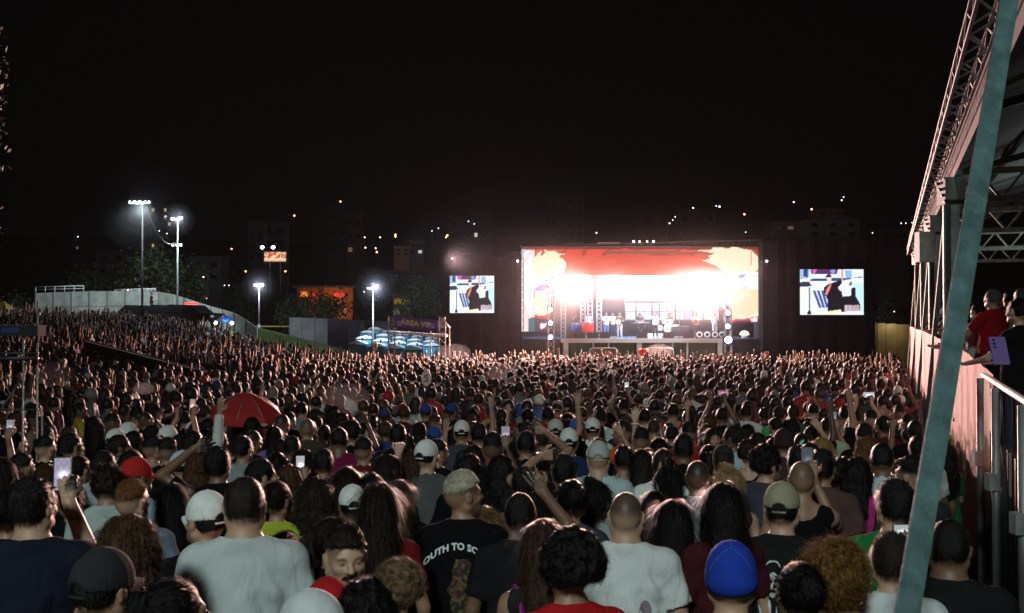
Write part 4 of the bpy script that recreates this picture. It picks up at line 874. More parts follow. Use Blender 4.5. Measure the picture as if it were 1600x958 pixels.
for n_, (x, y) in enumerate(REST[:N_IND]):
    r = random.Random(n_ * 7 + 1); b = r.choice('mmmmhfff'); b = 'f' if b == 'f' else b
    hair = r.choice(HAIRS_F if b == 'f' else HAIRS_M); hc = r.choice([K] * 10 + [D] * 5 + [BR, (.06, .03, .012)]); scol = r.choice(PAL)
    hy = r.choice([0, 0, 0, 0, 30, 30, -30, -30]) ; pose = r.choice(['down'] * 14 + ['fold'] * 9 + ['phone', 'up', 'wave'])
    cap = None; px_ = 800 + F * x / y
    if b != 'f' and r.random() < .10: cap = (r.choice([CW, (.02, .02, .02), (.02, .06, .25), (.3, .3, .3)]), r.random() < .3, False); hair = 'nape'
    yaw = face_stage(x, y) + r.gauss(0, 12) + float(np.interp(px_, [0, 300, 800, 1100, 1450], [38, 26, 6, -2, -10]))
    g = float(ground(x, y)); h = r.gauss(1.73 if b != 'f' else 1.62, .05)
    px = 800 + F * x / y; py = 500 - F * (g + h - CAMZ) / y
    mk = min(MARKS, key=lambda m: (m[0] - px) ** 2 + 2 * (m[1] - py) ** 2); dx, dy = px - mk[0], py - mk[1]
    where = ('just ' if abs(dx) + abs(dy) < 45 else 'well ' if abs(dx) + abs(dy) > 110 else '') + (('left of ' if dx < 0 else 'right of ') if abs(dx) > 1.3 * abs(dy) else ('beyond ' if dy < 0 else 'in front of ')) + mk[2]
    hn = ('cap' if cap else (HN[hair] if hair else 'shaved')); hcn = {K: 'black', D: 'dark brown', BR: 'brown', AU: 'auburn', BL: 'fair'}.get(hc, 'brown')
    sn_ = PALN[scol]; whos = {'m': 'man', 'h': 'heavy man', 'f': 'woman'}[b]
    first = ('%s in %s cap and %s shirt' % (whos, {CW: 'white', (.02, .02, .02): 'black', (.02, .06, .25): 'blue', (.3, .3, .3): 'grey'}[cap[0]], sn_)) if cap else ('%s with %s %s hair and %s shirt' % (whos, hn, hcn, sn_)) if hair else '%s with shaved head and %s shirt' % (whos, sn_)
    lab = first + ', ' + {'up': 'arm up, ', 'lup': 'left arm up, ', 'wave': 'hand over head, ', 'phone': 'hand raised, '}.get(pose, '') + where
    if lab in used:
        for extra in ('slightly shorter', 'slightly taller', 'closer', 'farther back', ('looking right' if hy > 0 else 'looking left' if hy < 0 else 'looking ahead'), 'farther back', 'shorter'):
            if lab + ', ' + extra not in used: lab = lab + ', ' + extra; break
    lab = ' '.join(lab.replace('just ', '').split()) if len(lab.split()) > 16 else lab
    if len(lab.split()) > 16: lab = lab.replace(' and ', ', ').replace(', looking ahead', ' ahead').replace('hair, ', 'hair ').replace('long straight', 'straight').replace('messy pinned', 'pinned').replace('heavy man', 'man'); lab = lab if len(lab.split()) <= 16 else lab.replace('hand over head, ', '').replace('left arm up, ', '').replace('arm up, ', '').replace('hand raised, ', '')
    if lab in used: lab = lab.replace(' shirt', ' top').replace('in front of', 'before').replace('beyond', 'behind')
    used[lab] = 1
    person((x, y, g), -math.radians(yaw - hy * .5), h / 1.765, b, pose, hy, 0, r.choice(SKINS), hair, hc, 'tee' if r.random() < .85 or b != 'f' else 'tank', scol, cap, 1 if b != 'f' else .2, 1, r.choice([(.02, .025, .045), (.012, .012, .014), (.06, .07, .10)]), lab)
# ---- the far crowd: one joined mesh of low-detail figures
def crowd_variant(b, pose, hair, lod, hatted=False):
    hf, bc, inf = {0: (.028, .058, .006), 1: (.042, .088, .012), 2: (.056, .115, .026)}[lod]
    xs = axis(-.5, .5, bc, [(-.12, .12, hf)]); ys = axis(-.28, .5, bc, [(-.13, .13, hf)]); zs = axis(-.1, 2.2, bc, [(-.2, .85, .2), (1.5, 1.8, hf)]); zz = [-.05, .15, .4, .65, .85]; zs = np.array(zz + [z for z in axis(.85 + bc, 2.2, bc, [(1.5, 1.8, hf)])], np.float32)
    hr = rot(0); P, sub, post = head_prims(hr); limbs, hands, arms = limb_prims(b, pose); fs = []
    def fld(): return Field(xs, ys, zs, max(bc, .1) * 1.6)
    G = fld()
    for p in P[:5]: G.add(p[:-1], p[-1])
    G.add(('cap', A3(0, -.03, 1.40), PIV, .06, .055), .02)
    for Sh, E, Wr, a in arms: G.add(('cap', Sh, E, .045 * a + inf, .04 * a + inf), .02); G.add(('cap', E, Wr + (Wr - E) * .4, .038 * a + inf, .03 + inf), .02)
    Sg = fld()
    for p in torso_prims(b)[:6]: Sg.add(p[:-1], p[-1], inf=.014)
    for Sh, E, Wr, a in arms: Sg.add(('cap', Sh, Sh + (E - Sh) * .6, .062 + inf * .5, .060 + inf * .5), .03)
    Hg = fld(); c, r_, na, nf = HT[hair or 'neat']; Hg.add(('ell', PIV + A3(*c), r_, None), .01)
    if hair in ('long', 'longcurly'): Hg.add(('ell', PIV + A3(0, -.06, -.02), (.10, .06, .20), None), .03)
    if hair == 'bun': Hg.add(('ell', PIV + A3(0, -.11, .15), (.05, .05, .05), None), .01)
    Hg.add(('ell', PIV + A3(0, .125, .03), (.10, .088, .105), None), .01, op='s'); Hg.plane(PIV + A3(0, 0, .03 if hair not in ('long', 'longcurly') else -.3), (0, -.25, -1))
    Lg = fld()
    for p in leg_prims(b, .03, False): Lg.add(p[:-1], p[-1])
    if not hair: Hg.F[:] = 1
    st = np.stack([G.F, Sg.F, Hg.F - .004, Lg.F]); G.F = st.min(0); V, Q = G.mesh()
    idx = [np.clip(np.searchsorted(a, V[:, q]), 1, len(a) - 1) for q, a in enumerate((xs, ys, zs))]
    idx = [np.where(np.abs(a[i] - V[:, q]) < np.abs(a[i - 1] - V[:, q]), i, i - 1) for q, (a, i) in enumerate(zip((xs, ys, zs), idx))]
    reg = st[:, idx[0], idx[1], idx[2]].argmin(0); return V, Q, reg
CV = {}
for lod in (0, 1, 2):
    CV[lod] = [crowd_variant(b, p, h, lod) for b, p, h in (('m', 'down', 'short'), ('m', 'fold', 'curly'), ('h', 'down', 'neat'), ('m', 'up', 'short'), ('f', 'down', 'long'), ('f', 'down', 'longcurly'), ('f', 'lup', 'long'), ('f', 'down', 'bun'), ('m', 'ups', 'short'), ('m', 'phones', 'neat'), ('m', 'down', None), ('m', 'wave', 'short'))]
VS, QS, CS = [], [], []; nb = 0
for n_, (x, y) in enumerate(REST[N_IND:]):
    r = random.Random(n_ * 13 + 5); lod = 0 if y < 23 else 1 if y < 40 else 2
    near = y > 45
    wts = [10, 9, 4, .8 + 4 * near, 8, 4, .4 + 3 * near, 3, .3 + 2.5 * near, .4, 1.5, .5 + 2 * near]
    k = r.choices(range(12), wts)[0]; V, Q, reg = CV[lod][k]
    yaw = -math.radians(face_stage(x, y) + r.gauss(0, 16) + float(np.interp(800 + F * x / y, [0, 300, 700, 1450], [35, 24, 0, -8]))); c, s_ = math.cos(yaw), math.sin(yaw); h = r.gauss(1.72 if k not in (4, 5, 6, 7) else 1.62, .085) / 1.765
    P = np.stack([(V[:, 0] * c - V[:, 1] * s_) * h + x, (V[:, 0] * s_ + V[:, 1] * c) * h + y, V[:, 2] * h + float(ground(x, y))], 1)
    sk = np.array(r.choice(SKINS)); hcx = np.array(r.choice([K] * 14 + [D] * 5 + [BR] * 2 + [(.10, .05, .02), GY])); sh = np.array(r.choice(PAL))
    if r.random() < .06: hcx = np.array(r.choice([CW, CW, (.02, .05, .25), (.35, .01, .01)]))
    pal = np.stack([sk, sh, hcx, np.array((.02, .022, .035))]); CS.append(pal[reg]); VS.append(P); QS.append(Q + nb); nb += len(V)
crowd = link('crowd', np_mesh('crowd', np.concatenate(VS), np.concatenate(QS), True, np.concatenate(CS)), CROWDM)
tag(crowd, 'dense crowd filling the field up to the stage and the bank at left', kind='stuff')
print('people', NH, len(REST), 'crowd quads', sum(len(q) for q in QS))
# ------------------------------------------------------------------ setting materials
M = {}
M['ground'] = mat('ground_grass', (.045, .06, .02), .95, noise=.5, nscale=.6, bump=.6, bscale=9)
M['grass'] = mat('lawn', (.07, .12, .025), .95, noise=.4, nscale=2, bump=.6, bscale=20)
M['conc'] = mat('concrete', (.34, .36, .33), .9, noise=.35, nscale=1.4, bump=.4, bscale=12)
M['conc2'] = mat('dark_concrete', (.16, .17, .17), .9, noise=.35, nscale=.8)
M['steel'] = mat('galvanised_steel', (.26, .27, .27), .55, .5, noise=.2, nscale=6)
M['dsteel'] = mat('dark_steel', (.05, .05, .055), .5, .5)
M['alu'] = mat('truss_aluminium', (.40, .40, .40), .5, .6, noise=.25, nscale=5)
M['teal'] = mat('teal_painted_steel', (.066, .125, .13), .65, noise=.45, nscale=14, bump=.3, bscale=80)
M['post'] = mat('grey_green_painted_steel', (.44, .54, .49), .6, noise=.3, nscale=5)
M['black'] = mat('black_fabric', (.012, .012, .014), .9, noise=.3, nscale=3)
M['navyc'] = mat('stage_side_black_cloth', (.035, .032, .05), .9, noise=.35, nscale=1.2)
M['bplast'] = mat('black_plastic', (.02, .02, .022), .4)
M['white'] = mat('white_paint', (.75, .76, .76), .5, noise=.1, nscale=5)
M['beam'] = mat('pale_stage_beam', (.55, .56, .52), .5)
M['green'] = mat('green_stage_skirt', (.035, .09, .055), .9, noise=.2, nscale=2)
M['pink'] = mat('salmon_barrier_cloth', (.78, .50, .48), .85, noise=.10, nscale=2.5, bump=.3, bscale=500)
M['roof'] = mat('grey_roof_membrane', (.20, .20, .215), .7, noise=.3, nscale=1.5)
M['deckm'] = mat('glossy_blue_stage_floor', (.10, .17, .30), .18)
M['wood'] = mat('plywood_deck', (.12, .09, .06), .8, noise=.2)
M['red'] = mat('red_umbrella_cloth', (.36, .014, .016), .7); M['blue'] = mat('blue_umbrella_cloth', (.012, .12, .62), .6); M['yellow'] = mat('yellow_umbrella_cloth', (.75, .50, .03), .6)
M['glass'] = mat('dark_glass', (.01, .01, .012), .08)
M['tyre'] = mat('tyre_rubber', (.012, .012, .012), .9)
M['carblack'] = mat('black_car_paint', (.012, .012, .014), .2)
M['asphalt'] = mat('asphalt', (.045, .045, .045), .9, noise=.2)
M['bark'] = mat('bark', (.05, .035, .025), .95)
def emis(name, c, s, sample=False): return mat(name, (.02, .02, .02), .5, emit=c, strength=s, sample=sample)
M['floodw'] = emis('floodlight_lens', (.85, .96, 1), 60); M['lampw'] = emis('cool_lamp_lens', (.85, .93, 1), 22); M['lampo'] = emis('sodium_lamp_lens', (1, .36, .10), 9); M['lampp'] = emis('pale_lamp_lens', (1, .55, .45), 6); M['lampb'] = emis('blue_white_lamp_lens', (.55, .65, 1), 14)
M['blinder'] = emis('stage_lamp_lens', (1, .94, .88), 60); M['blinderb'] = emis('cool_stage_lamp_lens', (.62, .62, 1), 40)
# ------------------------------------------------------------------ ground
gx = np.concatenate([np.arange(-420, -60, 20), np.arange(-60, 60, 1.5), np.arange(60, 421, 20)]); gy = np.concatenate([np.arange(-40, 0, 5), np.arange(0, 120, 1.5), np.arange(120, 601, 12)])
GRX, GRY = np.meshgrid(gx, gy, indexing='ij'); GV = np.stack([GRX, GRY, ground(GRX, GRY)], 2).reshape(-1, 3); ny_ = len(gy)
GQ = [(i * ny_ + j, (i + 1) * ny_ + j, (i + 1) * ny_ + j + 1, i * ny_ + j + 1) for i in range(len(gx) - 1) for j in range(ny_ - 1)]
tag(link('ground', np_mesh('ground', GV, np.array(GQ)), M['ground']), kind='structure')
# bank lawn as short blades over the strip seen between crowd and toilets
def blades(name, pts, h, label):
    rr = np.random.RandomState(4); P = np.array(pts); n = len(P); z = ground(P[:, 0], P[:, 1]); a = rr.rand(n) * 6.28; hh = h * (.5 + rr.rand(n)); b = np.stack([P[:, 0], P[:, 1], z], 1); s_ = np.stack([np.cos(a), np.sin(a), a * 0], 1) * .04
    V = np.stack([b - s_, b + s_, b + np.stack([rr.randn(n) * .04, rr.randn(n) * .04, hh], 1)], 1).reshape(-1, 3); tag(link(name, np_mesh(name, V, np.arange(3 * n).reshape(-1, 3), False), M['grass']), label, kind='stuff')
rr = np.random.RandomState(9); gp = []
while len(gp) < 16000:
    x, y = rr.uniform(-24, -4), rr.uniform(52, 82); px = 800 + F * x / y
    if 385 < px < 610 and not crowd_ok(x, y): gp.append((x, y))
blades('grass', gp, .22, 'green lawn of the slope between crowd and portable toilets')
# ------------------------------------------------------------------ concrete wall on the left bank
wl = empty('concrete_wall', W(230, 500, 82), label='pale concrete panel wall curving down the bank behind the crowd', cat='wall')
tops = [(56, 458), (84, 457), (112, 456), (140, 455), (168, 455), (196, 455), (224, 455), (248, 456), (270, 460), (290, 466), (310, 473), (330, 479), (348, 484), (366, 489), (384, 500), (402, 512)]
cw = _cw = Vector(wl.location)
for i in range(len(tops) - 1):
    (x0, y0), (x1, y1) = tops[i], tops[i + 1]; d = 82 - max(0, i - 7) * .9; d1 = 82 - max(0, i - 6) * .9
    a = W(x0, y0, d); b = W(x1, y1, d1); za = float(ground(a.x, a.y)) - .4; zb = float(ground(b.x, b.y)) - .4; ma, mb_ = max(a.z - 1.25, za + .1), max(b.z - 1.25, zb + .1)
    e = (b - a).normalized() * .025; nrm = Vector((0, .18, 0))
    for (ta, ba, tb, bb) in ((a.z, ma + .02, b.z, mb_ + .02), (ma - .02, za, mb_ - .02, zb)):
        g = MB(); q = [Vector((a.x, a.y, ba)) + e, Vector((b.x, b.y, bb)) - e, Vector((b.x, b.y, tb)) - e, Vector((a.x, a.y, ta)) + e]; q2 = [p + nrm for p in q]
        g.add([p - cw for p in q + q2], [(0, 1, 2, 3), (7, 6, 5, 4), (0, 4, 5, 1), (1, 5, 6, 2), (2, 6, 7, 3), (3, 7, 4, 0)]); g.build('panel', M['conc'], wl)
    g = MB(); g.bar(Vector((a.x, a.y + .06, za)) - cw, Vector((a.x, a.y + .06, a.z + .02)) - cw, .09, .2, (0, 1, 0)); g.build('post', M['conc2'], wl)
for (xa, xb, dz, lab) in ((56, 131, .45, 'white tubular railing on top of the wall at its left end'), (180, 243, .22, 'low railing on top of the wall above the bank')):
    a = W(xa, 457, 82.2); b = W(xb, 455, 82.2); r_ = empty('railing', a, label=lab, cat='railing'); g = MB(); up = Vector((0, 0, dz)); g.tube([up, b - a + up], .035, 6); g.tube([up * .5, b - a + up * .5], .02, 6); g.build('rail', M['white'], r_)
    for k in range(6): g = MB(); q = (b - a) * (k / 5); g.tube([q, q + up], .03, 6); g.build('post', M['white'], r_)
# ------------------------------------------------------------------ lamp posts and floodlight masts
def mast(px, ytop, ybase, d, heads, label, m, group=None, arm=True, r=.10, mp=None):
    top = W(px, ytop, d); gz = float(ground(top.x, top.y)); t = empty('floodlight_mast' if r > .08 else 'lamp_post', (top.x, top.y, gz), label=label, cat='mast' if r > .08 else 'lamp post', group=group); H = top.z - gz
    g = MB(); g.tube([(0, 0, 0), (0, 0, H * .5), (0, 0, H)], [r, r * .8, r * .55], 10); g.build('pole', mp or M['steel'], t)
    g = MB(); g.lathe([(0, .35), (r * 1.4, .35), (r * 1.8, .05), (r * 2.5, .03), (r * 2.5, 0)], n=10); g.build('base', M['conc2'], t)
    xs = [h[0] for h in heads]; g = MB(); g.bar((min(xs + [0]) - .1, 0, H - .05), (max(xs + [0]) + .1, 0, H - .05), .08); g.build('cross_arm', M['steel'], t)
    for (dx, dz, s_, on) in heads:
        g = MB(); g.box((dx - s_ / 2, -.16, H + dz - s_ / 3), (dx + s_ / 2, .12, H + dz + s_ / 3)); h = g.build('lamp_head', M['dsteel'], t)
        g = MB(); g.lathe([(0, -.03), (s_ * .30, -.025), (s_ * .42, 0)], (0, 0, 0), 12, 1, .75); l = g.build('lens', m if on else M['glass'], h, (dx, -.175, H + dz)); l.rotation_euler = (-math.pi / 2, 0, 0); l.rotation_euler = (math.radians(80), 0, 0)
    return t, H
ma, Hm = mast(223, 317, 500, 74, [(-.75, .05, .42, 1), (-.35, .05, .42, 1), (.05, .05, .42, 1), (.42, .05, .36, 1)], 'tall floodlight mast with a bank of blazing lamps in front of the concrete wall', M['floodw'], mp=M['black'], r=.082)
mb2, H2 = mast(278, 342, 500, 79, [(-.35, .0, .3, 1), (.25, .05, .32, 1)], 'slim pale mast with two lamps on top, beside the police cars', M['floodw'], r=.085)
g = MB(); zz = W(278, 383, 79).z - mb2.location.z
for dx in (-.3, 0, .3): g.box((dx - .11, -.2, zz - .1), (dx + .11, .0, zz + .1))
fx_ = g.build('lamp_cluster', M['dsteel'], mb2)
for dx in (-.3, 0, .3): g = MB(); g.lathe([(0, -.02), (.08, -.015), (.09, 0)], (0, 0, 0), 10); l = g.build('lens', M['lampw'], fx_, (dx, -.21, zz)); l.rotation_euler = (math.radians(80), 0, 0)
a = W(228, 322, 74); b = W(276, 378, 79); g = MB(); g.tube([a + (b - a) * t - Vector((0, 0, 1.1 * 4 * t * (1 - t))) for t in np.linspace(0, 1, 14)], .02, 5); tag(g.build('cable', M['dsteel']), 'thin cable sagging between the two tall masts', 'cable')
mast(405, 446, 515, 84, [(-.28, .05, .3, 1), (.28, .05, .32, 1)], 'lamp post with a pair of lamps standing above the lawn slope', M['lampw'], r=.07)
mast(583, 450, 545, 72, [(-.35, .0, .2, 0), (.18, .05, .34, 1)], 'lamp post with one lit lamp, left of the purple banner', M['lampw'], r=.07)
# ------------------------------------------------------------------ cars on the bank
def car(px, d, z, rz, label, bar=None, suv=True):
    p = W(px, 500, d); t = empty('police_car' if bar else 'parked_car', (p.x, p.y, z), rz, label=label, cat='car', group='dark vehicles parked on the bank')
    pr = [(-2.35, .45), (-2.35, .95), (-2.25, 1.05), (-1.2, 1.15), (-.55, 1.68), (1.5, 1.74), (2.2, 1.10), (2.35, .95), (2.35, .45)]
    g = MB(); w_ = .92
    for i in range(len(pr)):
        pass
    n = len(pr); wd = [w_ if z_ < 1.2 else w_ - .16 for x_, z_ in pr]; g.add([(x_, -w1, z_) for (x_, z_), w1 in zip(pr, wd)] + [(x_, w1, z_) for (x_, z_), w1 in zip(pr, wd)], [tuple(range(n)), tuple(range(2 * n - 1, n - 1, -1))] + [(i, i + n, (i + 1) % n + n, (i + 1) % n) for i in range(n)]); g.build('body', M['carblack'], t)
    for s_ in (-1, 1):
        for x0, x1, x2, x3 in ((-.95, -.5, .35, .35), (.45, .45, 1.4, 1.75)):
            g = MB(); y = s_ * (w_ - .005); yt = s_ * (w_ - .135); g.quad((x0, y, 1.17), (x3, y, 1.17), (x2, yt, 1.60), (x1, yt, 1.60)); g.build('window', M['glass'], t)
        for x_ in (-1.45, 1.4):
            g = MB(); g.tube([(x_, s_ * .72, .36), (x_, s_ * .95, .36)], .36, 18); wv = g.build('wheel', M['tyre'], t); g = MB(); g.tube([(x_, s_ * .90, .36), (x_, s_ * .96, .36)], .2, 10); g.build('rim', M['alu'], wv)
        g = MB(); g.box((2.30, s_ * .6 - .15, .8), (2.38, s_ * .6 + .15, .95)); g.build('tail_light', mat('tail_lamp', (.25, .01, .01), .2, emit=(1, .03, .02), strength=.5), t)
        g = MB(); g.box((-2.38, s_ * .65 - .15, .78), (-2.30, s_ * .65 + .15, .92)); g.build('headlight', mat('headlamp_glass', (.6, .6, .6), .1), t)
    g = MB(); g.quad((-1.17, -.86, 1.17), (-1.17, .86, 1.17), (-.58, .74, 1.65), (-.58, -.74, 1.65)); g.build('windscreen', M['glass'], t)
    if bar: g = MB(); g.box((-.1, -.6, 1.745), (.2, .6, 1.87)); g.build('light_bar', mat('red_beacon', (.3, .01, .01), .3, emit=(1, .03, .03), strength=bar), t)
    return t
car(232, 76, W(232, 503, 76).z - .45, math.radians(165), 'dark car parked on the bank, left of the two others')
car(272, 75, W(272, 505, 75).z - .35, math.radians(160), 'dark van without beacon parked on the bank in the middle')
car(300, 74, W(300, 505, 74).z - .35, math.radians(158), 'dark police vehicle with glowing red beacon bar on its roof', 3.5)
# ------------------------------------------------------------------ umbrellas
def umbrella(loc, r, h, m, tilt, label, rz=0, n=8, valance=0, drop=1.0):
    t = empty('umbrella', loc, label=label, cat='umbrella'); t.rotation_euler = (tilt[0], tilt[1], rz); rings = 6
    for k in range(n):
        g = MB(); vs = []; a0, a1 = 2 * math.pi * k / n, 2 * math.pi * (k + 1) / n
        for j in range(rings + 1):
            q = j / rings; zz = h * (1 - q ** 1.35)
            for s_ in (0, .5, 1):
                a = a0 + (a1 - a0) * s_; rr_ = r * q * (math.cos((a1 - a0) / 2) / math.cos((s_ - .5) * (a1 - a0)) if s_ != .5 else math.cos((a1 - a0) / 2)) * (1.0 if s_ != .5 else .985); vs.append((rr_ * math.cos(a), rr_ * math.sin(a), zz - (.02 * r * q if s_ == .5 else 0)))
        if valance: vs += [(x, y, z - valance) for x, y, z in vs[-3:]]
        rows = rings + (1 if valance else 0); g.add(vs, [(j * 3 + s_, j * 3 + s_ + 1, j * 3 + s_ + 4, j * 3 + s_ + 3) for j in range(rows) for s_ in (0, 1)], True); g.build('canopy_panel', m, t)
        g = MB(); g.tube([(0, 0, h * .97), (r * .5 * math.cos(a0), r * .5 * math.sin(a0), h * .70 - .01), (r * .98 * math.cos(a0), r * .98 * math.sin(a0), .0)], .006, 4); g.build('rib', M['steel'], t)
    g = MB(); g.tube([(0, 0, -drop), (0, 0, h + .06)], .013, 8); g.build('shaft', M['steel'], t); return t
ur = umbrella(W(385, 643, 13.0), .47, .26, M['red'], (math.radians(10), math.radians(5)), 'red parasol with white rim lettering, held up over the left part of the crowd', n=8, valance=.075)
V, Fc = text_poly('CERVEJA', .05, 0, 0, 0, .0006); g = MB(); g.add([(v[0] * .8 + .285, -.365 + v[0] * .55, v[1] - .07) for v in V], Fc); g.build('rim_lettering', M['white'], ur)
ub = umbrella(W(352, 502, 68), .68, .42, M['blue'], (0, 0), 'blue umbrella of a vendor with two lamps under its rim', drop=2.2)
for dx in (-.55, .55): g = MB(); g.lathe([(0, -.12), (.10, -.06), (.12, 0), (.08, .08), (0, .12)], (dx, -.3, -.12), 10); g.build('lamp_bulb', M['lampw'], ub)
umbrella(W(4, 481, 62), .72, .42, M['yellow'], (0, math.radians(8)), 'yellow umbrella at the left edge above the crowd', drop=2.2)
# ------------------------------------------------------------------ service lane: sloping rail wall, barriers, guards
A_, B_ = W(132, 531, 44), W(330, 581, 33)
t = empty('rail_wall', (A_.x, A_.y, float(ground(A_.x, A_.y))), label='long dark wall with a shining steel rail sloping through the crowd', cat='wall'); o_ = Vector(t.location)
g = MB(); gz = lambda p: Vector((p.x, p.y, float(ground(p.x, p.y)) - .1)); g.add([gz(A_) - o_, gz(B_) - o_, B_ - o_ - Vector((0, 0, .06)), A_ - o_ - Vector((0, 0, .06))] + [v + Vector((.02, .12, 0)) for v in (gz(A_) - o_, gz(B_) - o_, B_ - o_ - Vector((0, 0, .06)), A_ - o_ - Vector((0, 0, .06)))], [(0, 1, 2, 3), (7, 6, 5, 4), (0, 4, 5, 1), (1, 5, 6, 2), (2, 6, 7, 3), (3, 7, 4, 0)]); g.build('cloth_panel', M['black'], t)
g = MB(); g.tube([A_ - o_, B_ - o_], .035, 8); g.build('rail', mat('polished_rail', (.5, .55, .62), .35, .5), t)
def barrier(p, rz, label, L_=2.3, H=1.15, bars=13):
    t = empty('crowd_barrier', p, rz, label=label, cat='barrier', group='black steel barriers along the service lane'); g = MB(); h = L_ / 2 - .02; g.tube([(-h, 0, .12), (-h, 0, H), (h, 0, H), (h, 0, .12), (-h, 0, .12)], .02, 6); g.build('frame', M['dsteel'], t)
    for k in range(bars): x = -h + (k + 1) * 2 * h / (bars + 1); g = MB(); g.tube([(x, 0, .12), (x, 0, H)], .009, 4, False); g.build('bar', M['dsteel'], t)
    for x in (-h * .7, h * .7): g = MB(); g.bar((x, -.3, .02), (x, .3, .02), .05, .03); g.build('foot', M['dsteel'], t)
for k in range(9):
    px = 222 + k * 21; d = 47.5 - k * .25; p = W(px, 540, d); barrier((p.x, p.y, float(ground(p.x, p.y)) + .35), math.radians(-4), 'black steel crowd barrier, %s from the left in the row along the dark service lane' % ['first', 'second', 'third', 'fourth', 'fifth', 'sixth', 'seventh', 'eighth', 'ninth'][k])
YV = (.60, .52, .03)
for px, d, c, lb in ((183, 42.5, YV, 'guard in yellow vest at the top of the rail, left one of a pair'), (197, 42.3, YV, 'guard in yellow vest at the top of the rail, right one of a pair'), (214, 41.5, (.08, .25, .5), 'guard in blue shirt beside the two yellow vests'), (253, 40, (.02, .02, .02), 'guard in black with yellow sleeves leaning on the rail'), (309, 36.5, (.10, .22, .45), 'person in light blue shirt bending over the rail'), (343, 37, (.02, .02, .02), 'person in black at the lower end of the service lane')):
    p = W(px, 540, d); person((p.x, p.y, float(ground(p.x, p.y)) + .15), random.uniform(-.5, 1), 1.0, 'm', 'down', 0, 0, TN, 'short', K, 'tee', c, None, 1, 1, label=lb, group=None)
p = W(237, 490, 80); person((p.x, p.y, W(237, 491, 80).z), math.radians(-60), 1.0, 'm', 'fold', 0, 0, LT, 'nape', K, 'tee', (.015, .015, .02), ((.015, .015, .02), False, False), 1, 1, label='policeman standing behind the parked cars against the concrete wall', group=None)
# ------------------------------------------------------------------ scaffold at the left edge
t = empty('scaffold_tower', W(20, 700, 9.6), label='scaffold tower of thin steel tubes and a dark deck at the left edge', cat='scaffold'); o_ = Vector(t.location); gzl = float(ground(-4.8, 9.6))
def P_(px, py, d=9.6): return W(px, py, d) - o_
for px, y0, d in ((37, 512, 9.6), (59, 500, 9.7), (66, 640, 9.5), (-40, 500, 9.6), (59, 470, 11.2), (-10, 470, 11.2)):
    q = P_(px, y0, d); g = MB(); g.tube([(q.x, q.y, gzl - o_.z), (q.x, q.y, q.z)], .0085, 8); g.build('upright', M['steel'], t)
for a, b in (((-40, 700), (34, 592)), ((-40, 552), (60, 552)), ((-40, 640), (60, 640))):
    g = MB(); g.tube([P_(*a), P_(*b)], .009, 8); g.build('brace', M['dsteel'], t)
g = MB(); q = P_(-60, 525); q1 = P_(63, 508); g.box((q.x, -.05, q.z), (q1.x, .12, q1.z)); g.build('deck', M['black'], t)
g = MB(); q = P_(8, 520); q1 = P_(36, 512); g.box((q.x, -.06, q.z), (q1.x, -.052, q1.z)); g.build('blue_tarp', mat('dark_blue_tarp', (.01, .02, .12), .7), t)
for z in (540,): g = MB(); g.tube([P_(-40, 560), P_(60, 560)], .02, 6); g.build('ledger', M['dsteel'], t)
# ------------------------------------------------------------------ VIP gantry and portable toilets
gt = empty('banner_gantry', W(650, 545, 58), label='truss gantry carrying a purple banner that reads ÁREA VIP', cat='gantry'); o_ = Vector(gt.location)
def Q_(px, py, d=58): return W(px, py, d) - o_
for px in (612, 691):
    a = Q_(px, 494); g = MB(); truss(g, (a.x, 0, float(ground(-6, 58)) - o_.z), (a.x, 0, a.z), .36, 10, .03); g.build('tower_truss', M['alu'], gt)
a, b = Q_(612, 497), Q_(691, 500); g = MB(); truss(g, a + Vector((0, .3, -.25)), b + Vector((0, .3, -.25)), .3, 9, .03); g.build('top_truss', M['alu'], gt)
a, b, c, d_ = Q_(617, 493), Q_(684, 500), Q_(684, 518), Q_(617, 512); off = Vector((0, -.25, 0)); g = MB(); g.add([v + off for v in (a, b, c, d_)] + [v + off + Vector((0, .04, 0)) for v in (a, b, c, d_)], [(3, 2, 1, 0), (4, 5, 6, 7), (0, 1, 5, 4), (1, 2, 6, 5), (2, 3, 7, 6), (3, 0, 4, 7)]); bn = g.build('banner', mat('purple_banner', (.085, .05, .22), .7, emit=(.06, .03, .18), strength=.10), gt)
V, Fc = text_poly('ÁREA VIP', .42, 0, 0, 0, .012); g = MB(); cc = (a + c) / 2; sl = (b.z - a.z) / (b.x - a.x); g.add([(cc.x + v[0] * 1.02, -.26, cc.z + v[1] - .14 + sl * v[0]) for v in V], Fc); g.build('banner_lettering', mat('banner_letters', (.45, .50, .12), .7, emit=(.35, .42, .12), strength=.12), gt)
for px in (625, 676):
    for k in range(5):
        q = Q_(px, 501 + (px - 617) * .08 + k * 1.6) ; g = MB(); g.box((q.x - .16 + .04 * (k % 2), -.262, q.z - .02), (q.x + .16 - .04 * (k % 2), -.256, q.z + .015)); g.build('banner_emblem', mat('banner_emblem', (.40, .36, .55), .7, emit=(.3, .28, .45), strength=.08), gt)
tn = empty('pavilion_tent', W(678, 520, 60.5), label='white pavilion tent roof behind the purple banner', cat='tent'); g = MB(); R_ = 2.5
g.add([(-R_, -1, 0), (.75, -1, -.25), (.75, 1.5, -.25), (-R_, 1.5, 0), (-R_, -1, .10), (.75, -1, -.12), (.75, 1.5, -.12), (-R_, 1.5, .1)], [(0, 3, 2, 1), (4, 5, 6, 7), (0, 1, 5, 4), (1, 2, 6, 5), (2, 3, 7, 6), (3, 0, 4, 7)]); g.build('side_canopy', M['white'], tn)
